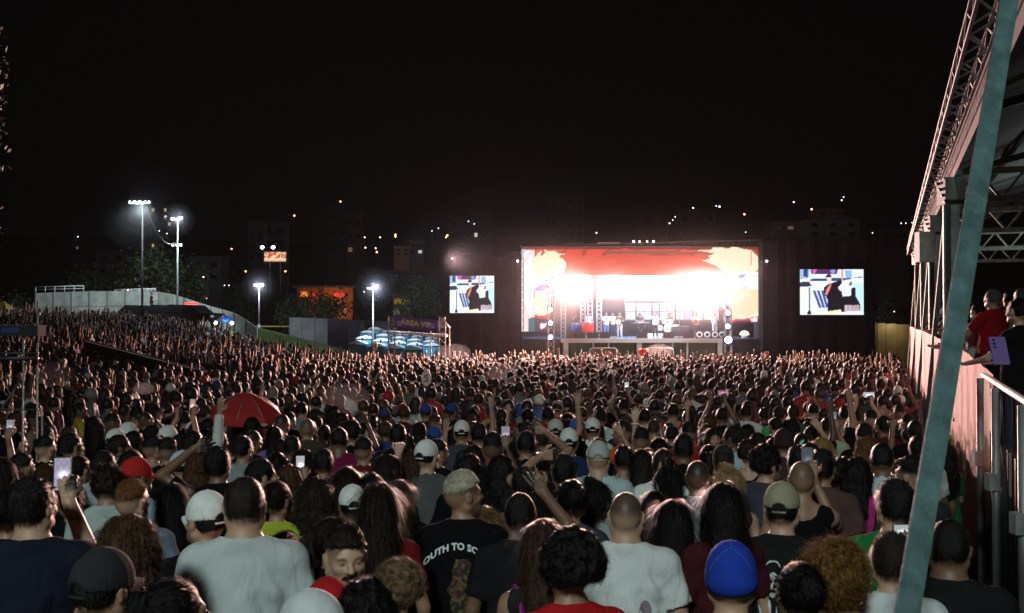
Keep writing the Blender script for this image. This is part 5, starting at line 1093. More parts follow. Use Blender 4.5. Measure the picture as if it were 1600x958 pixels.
g = MB(); a = .85; g.add([(-.1, -a, .3), (1.0, -a, .3), (1.0, a, .3), (-.1, a, .3), (.45, 0, .95)], [(0, 1, 4), (1, 2, 4), (2, 3, 4), (3, 0, 4)]); g.build('peak_roof', M['white'], tn)
for x in (-.1, 1.0):
    g = MB(); g.tube([(x, -a, .3), (x, -a, -3)], .04, 6); g.build('leg', M['white'], tn)
TB = mat('toilet_blue_plastic', (.06, .26, .36), .5); TW = mat('toilet_white_roof', (.72, .80, .82), .5); TV = M['bplast']
proto = None; n_t = 0
def toilet_proto():
    t = empty('portable_toilet', (0, 0, 0), label='x', cat='portable toilet', group='blue portable toilets with white domed roofs'); g = MB(); g.box((-.54, -.54, 0), (.54, .54, 2.1)); g.build('cabin', TB, t)
    g = MB(); g.box((-.36, -.57, .12), (.36, -.541, 2.0)); dr = g.build('door', mat('toilet_door', (.10, .33, .42), .5), t); g = MB(); g.box((.24, -.60, 1.0), (.31, -.571, 1.12)); g.build('handle', M['bplast'], dr)
    g = MB(); n = 10; g.add([(x * .58, y, 2.1 + .24 * math.cos(x * 1.35)) for y in (-.58, .58) for x in np.linspace(-1, 1, n + 1)] + [(x * .58, y, 2.08) for y in (-.58, .58) for x in (-1, 1)], [(i, i + 1, i + n + 2, i + n + 1) for i in range(n)] + [tuple(range(n, -1, -1)) , tuple(range(n + 1, 2 * n + 2))], False); g.build('roof', TW, t)
    g = MB(); g.tube([(.2, .3, 2.2), (.2, .3, 2.52)], .06, 8); g.build('vent_pipe', TV, t); return t
rowslab = ['front', 'second', 'third', 'fourth', 'fifth']
for row in range(5):
    d = 66 + row * 6.5; x0 = W(560 + row * 8, 530, d).x; x1 = W(699, 530, d).x; n = int((x1 - x0) / 1.22)
    for k in range(n):
        x = x0 + k * 1.22 + .1 * (row % 2)
        if proto is None: proto = toilet_proto(); q = proto
        else:
            q = proto.copy(); COL.objects.link(q)
            for ch in list(proto.children):
                c = ch.copy(); COL.objects.link(c); c.parent = q
                for gch in ch.children: d2 = gch.copy(); COL.objects.link(d2); d2.parent = c
        q.location = (x, d, float(ground(x, d)) - .02 + .10 * row); q.rotation_euler = (0, 0, random.uniform(-.04, .04)); n_t += 1
        q['label'] = 'blue portable toilet with white domed roof in the %s row, %s from its left end' % (rowslab[row], ['first', 'second', 'third', 'fourth', 'fifth', 'sixth', 'seventh', 'eighth', 'ninth', 'tenth', 'eleventh'][k]) + ('' if 1 else ', leftmost of it' if k == 0 else ', rightmost of it beside the gantry' if k == n - 1 else '')
# grey fences behind
for (xa, xb, yt, yb, d, lab, mm) in ((452, 512, 496, 527, 92, 'grey concrete fence panels beyond the lawn slope', 'conc2'), (512, 560, 498, 530, 95, 'bluish dark fence behind the lamp post', 'navyc'), (560, 614, 500, 522, 104, 'grey green wall behind the toilets', 'conc2'), (1366, 1420, 505, 540, 75, 'yellow hoarding beyond the right screen tower', 'yel')):
    a = W(xa, yt, d); b = W(xb, yt, d); t = empty('fence', (a.x, a.y, W(xa, yb, d).z), label=lab, cat='fence'); n = max(3, int((b.x - a.x) / 1.6)); h = a.z - t.location.z
    if mm == 'yel': M['yel'] = mat('yellow_hoarding', (.22, .12, .02), .7, noise=.3, nscale=1)
    for k in range(n): w_ = (b.x - a.x) / n; g = MB(); g.box((k * w_ + .02, 0, -1.5), ((k + 1) * w_ - .02, .15, h - .05 * (k % 3))); g.build('panel', M[mm], t)
t = empty('road', W(430, 506, 100), label='x'); t.name = 'access_road'
tr = []
a = W(400, 500, 98); g = MB(); g.box((-4, 0, 0), (6.5, .12, .12)); g.box((-4, .0, -1.6), (-3.85, .1, 0)); g.box((6.4, 0, -1.6), (6.5, .1, 0)); bpy.data.objects.remove(t)
tag(g.build('guard_rail', mat('yellow_rail_paint', (.5, .42, .05), .6), None, W(428, 511, 96)), 'yellow guard rail at the foot of the lawn slope', 'rail')
# ------------------------------------------------------------------ delay-screen towers and screens
def screen_image(nx=84, ny=72):
    u, v = np.meshgrid(np.linspace(0, 1, nx + 1), np.linspace(0, 1, ny + 1)); u = u.ravel(); v = 1 - v.ravel(); v = 1 - v   # v: 0 bottom .. 1 top
    c = np.ones((len(u), 3)) * np.array([.85, .93, 1.0]); y = 1 - v                                      # y: 0 top
    def P(poly, col): c[polys_inside(u, y, poly)] = col
    P([(.0, .0), (.16, .0), (.14, .19), (.0, .22)], (.35, .55, .8)); P([(.06, .0), (.13, .0), (.12, .18), (.05, .15)], (.03, .06, .25)); P([(.17, .0), (.6, .0), (.58, .10), (.18, .11)], (.10, .03, .12)); P([(.2, .0), (.27, .0), (.24, .09), (.2, .1)], (.8, .1, .5)); P([(.47, .02), (.55, .0), (.56, .08), (.5, .09)], (.3, .3, .8))
    P([(.16, .21), (.8, .18), (.8, .215), (.6, .26), (.16, .25)], (.04, .07, .2)); P([(0, .28), (.14, .27), (.19, .37), (0, .39)], (.04, .04, .10)); P([(.135, .39), (.155, .39), (.155, 1), (.135, 1)], (.2, .16, .3)); P([(.7, .02), (.82, .02), (.82, .18), (.72, .2)], (.25, .5, .85)); P([(.84, .17), (1, .16), (1, .18), (.84, .185)], (.1, .2, .4)); P([(.86, .3), (1, .3), (1, .95), (.93, .95), (.86, .6)], (.55, .85, 1.0)); P([(.78, .28), (.82, .27), (.81, .35), (.77, .35)], (.1, .08, .25))
    for k in range(3): P([(.20 + k * .065, .47), (.24 + k * .065, .46), (.34 + k * .055, .84), (.30 + k * .055, .85)], (.05, .08, .35))
    P([(.64, .4), (.66, .3), (.7, .26), (.7, .6), (.64, .6)], (.95, .97, 1)); 
    P([(.40, .15), (.44, .10), (.49, .12), (.50, .19), (.42, .2)], (.02, .02, .03)); P([(.42, .18), (.49, .18), (.50, .27), (.47, .33), (.42, .28)], (.95, .72, .68))
    P([(.38, .40), (.44, .33), (.5, .30), (.60, .25), (.65, .22), (.66, .30), (.60, .40), (.62, .46), (.66, .49), (.67, .6), (.80, .58), (.81, .42), (.85, .39), (.88, .43), (.88, .6), (.94, .75), (.95, .9), (.6, .95), (.44, .95), (.44, .70), (.38, .52)], (.015, .012, .02))
    P([(.42, .42), (.50, .28), (.48, .40), (.43, .56), (.39, .56)], (.85, .25, .2)); P([(.65, .0), (.68, .0), (.69, .22), (.65, .23)], (.85, .35, .25)); P([(.40, .93), (.64, .88), (.66, .95), (.52, 1), (.4, 1)], (.95, .85, .6))
    n = np.sin(u * 160) * np.sin(y * 120); m_ = (u > .70) & (u < .93) & (y > .78) & (y < .97) & (n > -.05); c[m_] = (.9, .7, .75); P([(.11, .95), (.14, .89), (.18, .95), (.17, 1), (.11, 1)], (.02, .02, .04))
    return c, nx, ny
def video_screen(x0, y0, x1, y1, d, lab):
    a, b = W(x0, y1, d), W(x1, y0, d); t = empty('video_screen', (a.x, a.y, a.z), label=lab, cat='video screen', group='large video screens beside the stage'); w_, h = b.x - a.x, b.z - a.z
    g = MB(); g.box((-.08, .012, -.08), (w_ + .08, .2, h + .08)); g.build('frame', M['bplast'], t); c, nx, ny = screen_image()
    V = np.array([(i / nx * w_, 0, j / ny * h) for j in range(ny + 1) for i in range(nx + 1)]); Q = [(j * (nx + 1) + i, j * (nx + 1) + i + 1, (j + 1) * (nx + 1) + i + 1, (j + 1) * (nx + 1) + i) for j in range(ny) for i in range(nx)]
    link('display', np_mesh('screen_display', V, Q, False, c), SCREENS(1.15, True, 'video_display'), t)
video_screen(703, 431, 772, 489, 64, 'smaller looking video screen left of the stage showing a singer in black'); video_screen(1250, 421, 1349, 492, 64, 'video screen right of the stage showing a singer in black')
def cloth_tower(x0, x1, y0, d, dep, lab):
    a, b = W(x0, y0, d), W(x1, y0, d); z0 = float(ground(a.x, d)); t = empty('screen_tower', (a.x, a.y, z0), label=lab, cat='screen tower'); w_, h = b.x - a.x, a.z - z0; n = int(w_ / 1.9)
    for k in range(n):
        g = MB(); xx = np.linspace(k * w_ / n + .01, (k + 1) * w_ / n - .01, 9); yv = [.05 * math.sin(x * 5.5) for x in xx]; g.add([(x, y, z) for z in (0, h) for x, y in zip(xx, yv)] + [(x, y + .06, z) for z in (0, h) for x, y in zip(xx, yv)], [(i, i + 1, i + 10, i + 9) for i in range(8)] + [(i + 19, i + 18, i + 27, i + 28) for i in range(8)] + [(9 + i, 10 + i, 28 + i, 27 + i) for i in range(8)]); g.build('cloth_panel', M['navyc'], t)
    for x in (0, w_): g = MB(); truss(g, (x, .35, 0), (x, .35, h), .4, int(h / .5), .03); g.build('tower_truss', M['dsteel'], t)
    for x in (.0, w_):
        g = MB(); g.box((x - .05, .1, 0), (x + .05, dep, h - .02)); g.build('side_cloth', M['black'], t)
    g = MB(); truss(g, (0, .4, h), (w_, .4, h), .35, None, .025); g.build('top_truss', M['dsteel'], t); g = MB(); g.box((0, dep, 0), (w_, dep + .05, h)); g.build('back_cloth', M['black'], t); return t
cloth_tower(700, 813, 402, 64.8, 2.5, 'tall tower hung with dark cloth behind the left video screen'); cloth_tower(1193, 1366, 376, 64.8, 2.5, 'tall tower hung with dark cloth behind the right video screen')
# ------------------------------------------------------------------ the stage
SD = 66.0
deck_z = W(1000, 529, SD).z
sg = empty('concert_stage', W(1003, 552, SD), label='open air concert stage with pale deck beam, trusses and green skirt', cat='stage'); so = Vector(sg.location)
def G_(px, py, d=SD): return W(px, py, d) - so
gzs = float(ground(8, 66)) - so.z
x0, x1 = G_(818, 529).x, G_(1192, 529).x; dz = deck_z - so.z
g = MB(); g.box((x0, .1, dz - .12), (x1, 11, dz)); g.build('deck', M['deckm'], sg)
g = MB(); g.box((G_(876, 529).x, -.05, dz - .28), (G_(1141, 529).x, .095, dz + .01)); g.build('fascia_beam', M['beam'], sg)
for px, w_ in ((884, .34), (927, .08), (951, .08), (999, .34), (1051, .08), (1074, .10), (1125, .30)):
    x = G_(px, 540).x; g = MB(); g.box((x - w_ / 2, -.02, gzs), (x + w_ / 2, .08, dz - .281)); g.build('skirt_post', M['beam'], sg)
for k, (xa, xb) in enumerate(((891, 926), (928, 950), (953, 991), (1006, 1050), (1053, 1073), (1076, 1118))):
    g = MB(); xx = np.linspace(G_(xa, 540).x, G_(xb, 540).x, 12); g.add([(x, .16 + .02 * math.sin(x * 14), z) for z in (gzs, dz - .29) for x in xx], [(i, i + 1, i + 13, i + 12) for i in range(11)]); g.build('green_skirt', M['green'], sg)
for xa, xb in ((818, 874), (1143, 1192)):
    g = MB(); g.box((G_(xa, 540).x, -.3, gzs), (G_(xb, 540).x, .09, dz - .03)); g.build('black_side_skirt', M['black'], sg)
for px in (1160, 1176): g = MB(); x = G_(px, 540).x; g.box((x - .3, -.32, dz - 1.2), (x + .3, -.301, dz - .4)); g.build('speaker_grille', M['bplast'], sg)
g = MB(); g.box((x0, 10.9, dz), (x1, 11, G_(1000, 385).z)); g.build('back_cloth', M['black'], sg)
top = G_(1000, 383).z
g = MB(); truss(g, (x0 - .2, .5, G_(818, 389).z), (x1 + .2, .5, G_(1192, 379).z), .42, 44, .04); g.build('header_truss', M['alu'], sg)
for px in (816, 1193):
    x = G_(px, 500).x; g = MB(); truss(g, (x, .75, gzs), (x, .75, top), .4, 16, .04); g.build('corner_tower', M['dsteel'], sg)
for px, d in ((861, 65.2), (1137, 65.2)):
    q = G_(px, 430, d); g = MB(); truss(g, (q.x, q.y, gzs), (q.x, q.y, q.z + .1), .38, 13, .045); g.build('lighting_tower', M['alu'], sg)
for px in (880, 911, 922, 936):
    q = G_(px, 435, 70); g = MB(); truss(g, (q.x, q.y, dz), (q.x, q.y, q.z), .32, 14, .035); g.build('inner_tower', M['alu'], sg)
g = MB(); a, b = G_(868, 435, 68), G_(1150, 435, 68); truss(g, a, b, .36, 34, .035); g.build('light_truss', M['alu'], sg)
for dd in (70.5, 74): g = MB(); a, b = G_(868, 425, dd), G_(1150, 425, dd); truss(g, a, b, .36, 30, .03); g.build('roof_truss', M['dsteel'], sg)
g = MB(); g.box((x0, .2, top - .06), (x1, 11, top)); g.build('stage_roof', M['black'], sg)
# roof-top things
for (xa, xb, yy) in ((935, 969, 381),): g = MB(); a = G_(xa, yy); b = G_(xb, yy - 2); g.box((a.x, .2, a.z), (b.x, 1.2, a.z + .12)); g.build('roof_cover', mat('pale_roof_cover', (.5, .6, .75), .5), sg)
for px, dc in ((991, 'b'), (1022, 'b'), (1000, 'p'), (1012, 'p')):
    g = MB(); q = G_(px, 377); g.lathe([(0, -.07), (.06, -.03), (.07, 0), (.05, .05), (0, .07)], (q.x, .3, q.z), 8); g.build('marker_lamp', M['lampb' if dc == 'b' else 'lampp'], sg)
# ---- LED portal
lp = empty('led_portal', W(1003, 520, SD + .3), label='U shaped LED portal framing the stage with red and cream artwork', cat='LED wall'); lo = Vector(lp.location)
CR = (1.0, .86, .62)
def led_colour(X, Y):
    c = np.zeros((len(X), 3)); n = sn(np.stack([X, Y * 2.5, X * 0], 1), .10, 5); n2 = sn(np.stack([X, Y, X * 0], 1), .35, 15)
    c[:] = (.72, .072, .04); c += (np.clip(n, 0, 1) * .10)[:, None] * np.array([1, .4, .3]); c[(Y < 400) & (np.abs(n) < .08)] *= .6
    c[(Y < 397) & (X > 945) & (Y > 393 + n)] = (.25, .10, .07); c[Y < 389.5 + 1.2 * n] = (.20, .03, .02)
    def P(poly, col): c[polys_inside(X, Y, poly)] = col
    P([(815, 391), (834, 391), (834, 520), (815, 520)], (.95, .9, .92)); P([(815, 390), (821, 390), (815, 408)], (.45, .55, .75)); P([(815, 412), (828, 392), (835, 391), (838, 420), (834, 440), (836, 518), (818, 518)], (1.0, .78, .74)); P([(818, 414), (830, 396), (836, 440), (830, 500), (819, 470)], (1, .95, .95))
    P([(835, 404), (840, 396), (847, 391), (845, 398), (843, 402), (852, 395), (850, 389), (855, 393), (868, 393), (872, 396), (883, 396), (882, 398), (872, 399), (878, 404), (884, 410), (885, 416), (882, 424), (874, 430), (862, 432), (835, 432)], CR)
    low = (Y > 431) & (X < 862); c[low & (X > 835)] = (1, .97, .98); P([(835, 452), (845, 444), (855, 446), (862, 450), (862, 456), (838, 454)], (.38, .33, .72)); P([(836, 455), (862, 458), (862, 485), (846, 488), (836, 478)], (1.0, .84, .62)); c[low & (X > 836) & (Y > 484 + 3 * n2) & (Y < 495)] = (1, .8, .7); c[low & (X > 836) & (Y > 491 + 4 * n2)] = (.72, .05, .04); c[low & (X > 830) & (Y > 497 + 3 * n2)] = (.06, .04, .07); c[low & (X > 826) & (X < 835) & (Y > 497)] = (.05, .16, .2)
    P([(843, 509), (846, 504), (850, 506), (855, 504), (852, 512), (845, 515)], (.8, .85, .95))
    P([(1090, 391.5), (1113, 390), (1112, 386), (1140, 388), (1147, 382), (1155, 388), (1174, 391), (1187, 405), (1190, 418), (1180, 424), (1160, 424), (1150, 430), (1133, 426), (1120, 416), (1097, 407), (1110, 404), (1106, 400), (1116, 396)], CR); c[(np.abs(X - 1174) < .8) & (Y > 392) & (Y < 415)] = (.7, .2, .12)
    lr = (X > 1140) & (Y > 424); c[lr] = (1, .96, .95); c[lr & (Y > 452)] = np.array([1, .80, .50]); mm = lr & (Y > 455) & (n2 > .25); c[mm] = (1, .92, .75); c[lr & (X > 1187)] = (.85, .12, .06); c[lr & (Y > 497 - 4 * ((X - 1165) / 25) + 2 * n2)] = (.75, .05, .05); c[lr & (Y > 501 - 3 * ((X - 1165) / 25) + 2 * n2)] = (.05, .03, .06); P([(1152, 432), (1160, 428), (1166, 430), (1158, 436)], (.4, .4, .75)); P([(1155, 451), (1168, 445), (1166, 451), (1158, 453)], (.7, .68, .9)); P([(1172, 497), (1184, 496), (1184, 503), (1174, 503)], (.95, .85, .9))
    return c
def led_sheet(name, xa, ya, xb, yb, parent, org, d, st=1.4, depth=.18):
    nx, ny = int((xb - xa) / st), int((yb - ya) / st); XX = np.linspace(xa, xb, nx + 1); YY = np.linspace(yb, ya, ny + 1); V = []; 
    for y in YY:
        for x in XX: V.append(W(x, y, d) - org)
    Q = [(j * (nx + 1) + i, j * (nx + 1) + i + 1, (j + 1) * (nx + 1) + i + 1, (j + 1) * (nx + 1) + i) for j in range(ny) for i in range(nx)]; X = np.tile(XX, ny + 1); Y = np.repeat(YY, nx + 1)
    link(name, np_mesh(name, np.array([tuple(v) for v in V]), Q, False, led_colour(X, Y)), SCREENS(1.0, True, 'stage_led'), parent)
    a, b = W(xa, yb, d) - org, W(xb, ya, d) - org; g = MB(); g.box((a.x, .012 + a.y, a.z), (b.x, depth + a.y, b.z)); g.build(name.replace('display', 'cabinet'), M['bplast'], parent)
led_sheet('header_display', 815, 386, 1192, 431, lp, lo, SD + .05); led_sheet('side_display', 815, 431.3, 860, 518, lp, lo, SD + .05); led_sheet('side_display', 1142, 431.3, 1191, 505, lp, lo, SD + .05)
# ---- inner LED backdrop of pale window shapes
bd = empty('stage_backdrop', W(1045, 500, 75), label='bright white LED backdrop of window frames behind the band', cat='LED wall'); bo = Vector(bd.location)
g0 = MB(); a, b = W(976, 502, 75.1) - bo, W(1124, 440, 75.1) - bo; g0.box((a.x, a.y, a.z), (b.x, a.y + .15, b.z)); g0.build('cabinet', M['bplast'], bd)
BW = emis('backdrop_led_white', (.80, .86, 1.0), 1.0, True); BB = emis('backdrop_led_blue', (.45, .55, .9), .7); BF = emis('backdrop_led_frame', (.35, .38, .55), .45)
for j, (ya, yb) in enumerate(((441, 471), (473, 500))):
    for i, (xa, xb) in enumerate(((977, 993), (994.5, 1018), (1019.5, 1030), (1031, 1054), (1056, 1082), (1084, 1098), (1099, 1123))):
        a, b = W(xa, yb, 75) - bo, W(xb, ya, 75) - bo; g = MB(); g.box((a.x, a.y + .02, a.z), (b.x, a.y + .08, b.z)); f = g.build('window_frame', BF, bd)
        nx_, nz_ = (2 if xb - xa > 18 else 1), 2
        for u in range(nx_):
            for v in range(nz_):
                w_ = (b.x - a.x) / nx_; h_ = (b.z - a.z) / nz_; g = MB(); g.box((a.x + u * w_ + .04, a.y - .01, a.z + v * h_ + .04), (a.x + (u + 1) * w_ - .04, a.y + .018, a.z + (v + 1) * h_ - .04)); g.build('pane', BB if (i * 3 + j + u + v) % 7 == 0 else BW, f)
# ---- stage lamps
def fixture(px, py, d, r, m, label, power=0, col=(1, .55, .42), aim=(4, 18, 0), spot=98):
    p = W(px, py, d); t = empty('stage_lamp', p, label=label, cat='stage lamp', group='blazing lamps on the stage trusses'); g = MB(); g.box((-r * 1.3, .03, -r * 1.1), (r * 1.3, .4, r * 1.1)); g.build('housing', M['bplast'], t)
    g = MB(); g.bar((-r * 1.45, .2, -.1), (-r * 1.45, .2, r * 1.7), .04); g.bar((r * 1.45, .2, -.1), (r * 1.45, .2, r * 1.7), .04); g.bar((-r * 1.45, .2, r * 1.7), (r * 1.45, .2, r * 1.7), .04); g.build('yoke', M['dsteel'], t)
    g = MB(); g.lathe([(0, .05), (r * .6, .04), (r, .0)], n=16); l = g.build('lens', m, t); l.rotation_euler = (math.radians(90), 0, 0)
    if power: lamp('stage_lamp_beam', 'SPOT', (p.x, p.y - .12, p.z), power, col, target=aim, size=.25, spot=spot, blend=.8)
PW = 30000
fixture(884, 443, 67.6, .24, M['blinder'], 'blazing lamp at the left end of the light truss', PW, aim=(-10, 25, -1))
fixture(921, 447, 67.6, .24, M['blinder'], 'blazing lamp, second from left on the light truss', PW * 2.8, aim=(-22, 40, 0))
fixture(959, 446, 67.6, .24, M['blinder'], 'blazing lamp, third from left on the light truss', PW, aim=(-4, 20, -1))
fixture(1064, 443, 67.6, .22, M['blinder'], 'blazing lamp, first of the right hand cluster', PW * .8, aim=(6, 20, -1))
fixture(1084, 447, 67.6, .25, M['blinder'], 'blazing lamp, second of the right hand cluster', PW, aim=(0, 20, -1))
fixture(1107, 447, 67.6, .25, M['blinder'], 'blazing lamp, third of the right hand cluster', PW, aim=(8, 25, -1))
fixture(1129, 443, 67.6, .25, M['blinder'], 'blazing lamp at the right end of the light truss', PW, aim=(-8, 30, -1))
for k, (px, py) in enumerate(((860, 443), (860, 462), (860, 484), (860, 505), (860, 527))): fixture(px, py, 64.9, .13 if k else .2, M['blinderb'] if k > 1 else M['blinder'], 'cool lamp number %s from the top of the left lighting tower' % ('one', 'two', 'three', 'four', 'five')[k], 500 if k else 1500, (.7, .7, 1), aim=(0, 40, -1))
for k, (px, py) in enumerate(((1137, 452), (1137, 489), (1137, 510), (1138, 531))): fixture(px, py, 64.9, .22 if k in (0, 3) else .14, M['blinderb'], 'cool lamp number %s from the top of the right lighting tower' % ('one', 'two', 'three', 'four')[k], 1500 if k in (0, 3) else 500, (.6, .6, 1), aim=(14, 45, -1))
# top wash light that lights performers and floor
lamp('stage_top_wash', 'AREA', W(1003, 430, 67.2), 2600, (.72, .82, 1), target=W(1003, 525, 70), size=5)
lamp('stage_back_wash', 'AREA', W(1003, 432, 74), 1500, (.7, .78, 1), target=W(1003, 527, 70), size=6)
for x_, nm_ in ((809, 'left'), (1198, 'right')): fixture(x_, 408, 64.2, .05, M['blinderb'], 'small added fill lamp on the %s screen tower for the stage front' % nm_, 2500, (1, .95, .9), aim=tuple(W(1003, 545, 64)), spot=90)  # fill lamps added to brighten the posts and beam of the stage front
fixture(706, 404, 64.3, .05, M['lampp'], 'small added pinkish lamp for the stand wash on the left screen tower')  # housing and lens added where the stand wash starts
# added pink wash lamp that brightens the guest stand on the right
lamp('added_stand_wash', 'SPOT', W(706, 404, 64), 80000, (1, .62, .58), target=(6.4, 15, 1.0), size=.3, spot=44, blend=.9)
# ---- band
def bandman(px, d, rz, sh, label, hair='short', b='m', pose='down', hc=K, pants=(.02, .02, .03), cap=None, sc=1.0, skin=TN):
    p = W(px, 520, d); return person((p.x, p.y, deck_z), math.radians(180 + rz), sc, b, pose, 0, 0, skin, hair, hc, 'tee', sh, cap, 1, 1, pants, label, group=None)
bandman(1024, 67.5, 0, (.62, .64, .68), 'lead singer in pale shirt and dark trousers at the front of the stage', pose='phone', pants=(.03, .03, .035))
bandman(968, 67.3, -15, (.06, .05, .035), 'guitarist in dark shirt and white trousers left of the singer', pants=(.6, .6, .62), pose='fold')
bandman(947, 69.5, 10, (.5, .55, .62), 'musician in pale shirt and blue jeans at a stand', pants=(.06, .12, .25), pose='fold')
bandman(957, 69.8, -10, (.30, .26, .20), 'musician in beige shirt beside the pale shirted one', pose='fold')
bandman(919, 71, 0, (.5, .6, .75), 'percussionist in light blue shirt behind the red drum')
bandman(899, 70.5, 20, (.02, .02, .03), 'musician in black on the left side of the stage', pose='phone')
bandman(1000, 69.5, 10, (.02, .02, .02), 'keyboard player in black right of the guitarist', pose='fold', hair='long')
bandman(1046, 71.5, 0, (.20, .12, .09), 'drummer in brown shirt at the drum kit', pose='phone2')
bandman(1088, 67.8, 5, (.55, .50, .42), 'bass player in cream shirt and dark trousers at the right', pose='fold')
bandman(1117, 68.8, 0, (.6, .62, .7), 'guitarist in white beside the right lighting tower', pose='fold', pants=(.55, .55, .6))
def drum(parent, c, r, h, m, tiltx=0):
    g = MB(); g.lathe([(0, h), (r * .97, h), (r, h - .02), (r, .02), (r * .97, 0), (0, 0)], n=18); o = g.build('drum_shell', m, parent, c); o.rotation_euler = (tiltx, 0, 0); g = MB(); g.lathe([(r, h - .04), (r * 1.03, h - .03), (r * 1.03, h + .01), (r * .98, h + .01)], n=18); g.build('hoop', M['alu'], o); return o
def at_stage(px, d): p = W(px, 520, d); return Vector((p.x, p.y, deck_z))
t = empty('tall_drum', at_stage(918, 68.3), label='tall red percussion drum on a stand on the left of the stage', cat='drum'); drum(t, (0, 0, .35), .42, .75, mat('red_drum', (.55, .02, .015), .3)); g = MB(); [g.tube([(x, y, .0), (x * .8, y * .8, .36)], .02, 5) for x in (-.4, .4) for y in (-.3, .3)]; g.build('stand', M['alu'], t)
t = empty('blue_drums', at_stage(905, 68.8), label='pair of dark blue drums left of the tall red drum', cat='drums'); drum(t, (-.3, 0, .3), .28, .7, mat('blue_drum', (.02, .06, .25), .3)); drum(t, (.32, .1, .3), .26, .65, mat('blue_drum', (.02, .06, .25), .3)); g = MB(); [g.tube([(x, y, 0), (x, y, .32)], .02, 5) for x in (-.5, -.1, .15, .5) for y in (-.1, .2)]; g.build('stand', M['alu'], t)
t = empty('drum_kit', at_stage(1043, 70.3), label='drum kit with cymbals on a low riser in the middle of the stage', cat='drum kit')
g = MB(); g.box((-1.6, -.7, .0), (1.6, 1.8, .25)); g.build('riser', M['beam'], t); drum(t, (0, -.25, .62), .32, .42, M['white'], math.radians(90)); drum(t, (-.55, .1, .5), .22, .35, M['white']); drum(t, (.6, .1, .45), .25, .45, M['white']); drum(t, (-.2, -.05, .98), .17, .24, M['white'], .3); drum(t, (.22, -.05, .98), .17, .24, M['white'], .3)
for x, z in ((-.85, 1.45), (.85, 1.5), (-.4, 1.65), (.5, 1.7)):
    g = MB(); g.lathe([(0, .03), (.05, .02), (.23, 0), (0, -.002)], (x, .1, z), 16); cy = g.build('cymbal', mat('cymbal_brass', (.7, .5, .2), .25, 1), t); g = MB(); g.tube([(x, .1, .25), (x, .1, z)], .012, 5); g.build('stand', M['alu'], cy)
def guitar(px, d, m, label, z=1.12, rz=0):
    p = at_stage(px, d); t = empty('guitar', p + Vector((0, -.26, z)), label=label, cat='guitar'); t.rotation_euler = (0, math.radians(-18), rz); g = MB()
    pts = [(.17 * math.cos(a) * (1.25 if math.cos(a) < 0 else 1) - .1, .15 * math.sin(a) * (1 - .25 * math.cos(2 * a))) for a in np.linspace(0, 6.283, 22, endpoint=False)]; n = 22
    g.add([(x, y, z_) for y in (-.02, .02) for x, z_ in pts], [tuple(range(n)), tuple(range(2 * n - 1, n - 1, -1))] + [(i, i + n, (i + 1) % n + n, (i + 1) % n) for i in range(n)]); g.build('guitar_body', m, t); g = MB(); g.bar((.05, -.03, 0), (.62, -.03, 0), .05, .02); g.build('neck', M['wood'], t); g = MB(); g.bar((.62, -.03, 0), (.76, -.03, .01), .08, .02); g.build('headstock', M['wood'], t)
guitar(968, 67.3, mat('cream_guitar', (.5, .45, .35), .3), 'pale electric guitar played by the man in white trousers'); guitar(1088, 67.8, mat('dark_bass', (.10, .03, .02), .3), 'dark bass guitar played by the man in cream'); guitar(1117, 68.8, mat('white_guitar', (.6, .6, .6), .3), 'white guitar at the right end of the band')
t = empty('keyboard', at_stage(1002, 68.9), label='black keyboard on an X stand right of the guitarist', cat='keyboard'); g = MB(); g.box((-.6, -.15, .95), (.6, .15, 1.05)); g.build('keyboard_body', M['bplast'], t); g = MB(); g.box((-.55, -.13, 1.051), (.55, 0, 1.062)); g.build('keys', M['white'], t); g = MB(); g.bar((-.4, 0, 0), (.4, 0, .95), .04); g.bar((.4, .04, 0), (-.4, .04, .95), .04); g.build('stand', M['dsteel'], t)
for k, px in enumerate((980, 1035, 1062)):
    t = empty('microphone_stand', at_stage(px, 67.6), label='slim microphone stand %s' % ('right of the guitarist', 'right of the singer', 'left of the bass player')[k], cat='microphone stand'); g = MB(); g.tube([(0, 0, 0), (0, 0, 1.45), (-.15, -.25, 1.6)], .015, 6); g.build('pole', M['dsteel'], t); g = MB(); g.lathe([(0, .0), (.03, .01), (.035, .05), (0, .08)], (-.15, -.25, 1.6), 8); g.build('microphone', M['bplast'], t); g = MB(); g.lathe([(0, .03), (.16, .02), (.16, 0)], n=12); g.build('base', M['dsteel'], t)
def wedge(px, d, label, m=None):
    t = empty('monitor_speaker', at_stage(px, d), label=label, cat='monitor speaker', group='floor monitor speakers along the stage edge'); g = MB(); g.add([(-.35, -.25, 0), (.35, -.25, 0), (.35, .25, 0), (-.35, .25, 0), (-.35, -.25, .42), (.35, -.25, .42), (.35, .12, .12), (-.35, .12, .12)], [(0, 3, 2, 1), (0, 1, 5, 4), (4, 5, 6, 7), (1, 2, 6, 5), (0, 4, 7, 3), (2, 3, 7, 6)]); g.build('cabinet', m or M['bplast'], t); g = MB(); g.quad((-.3, -.19, .385), (.3, -.19, .385), (.3, .08, .16), (-.3, .08, .16)); g.build('grille', M['dsteel'], t)
for px, lb in ((893, 'under the musician in black'), (906, 'in front of the blue drums'), (926, 'right of the tall red drum'), (945, 'left of the white trousers guitarist'), (1003, 'left of the singer'), (1044, 'right of the singer'), (1075, 'left of the bass player')): wedge(px, 66.5, 'black wedge monitor on the stage edge %s' % lb)
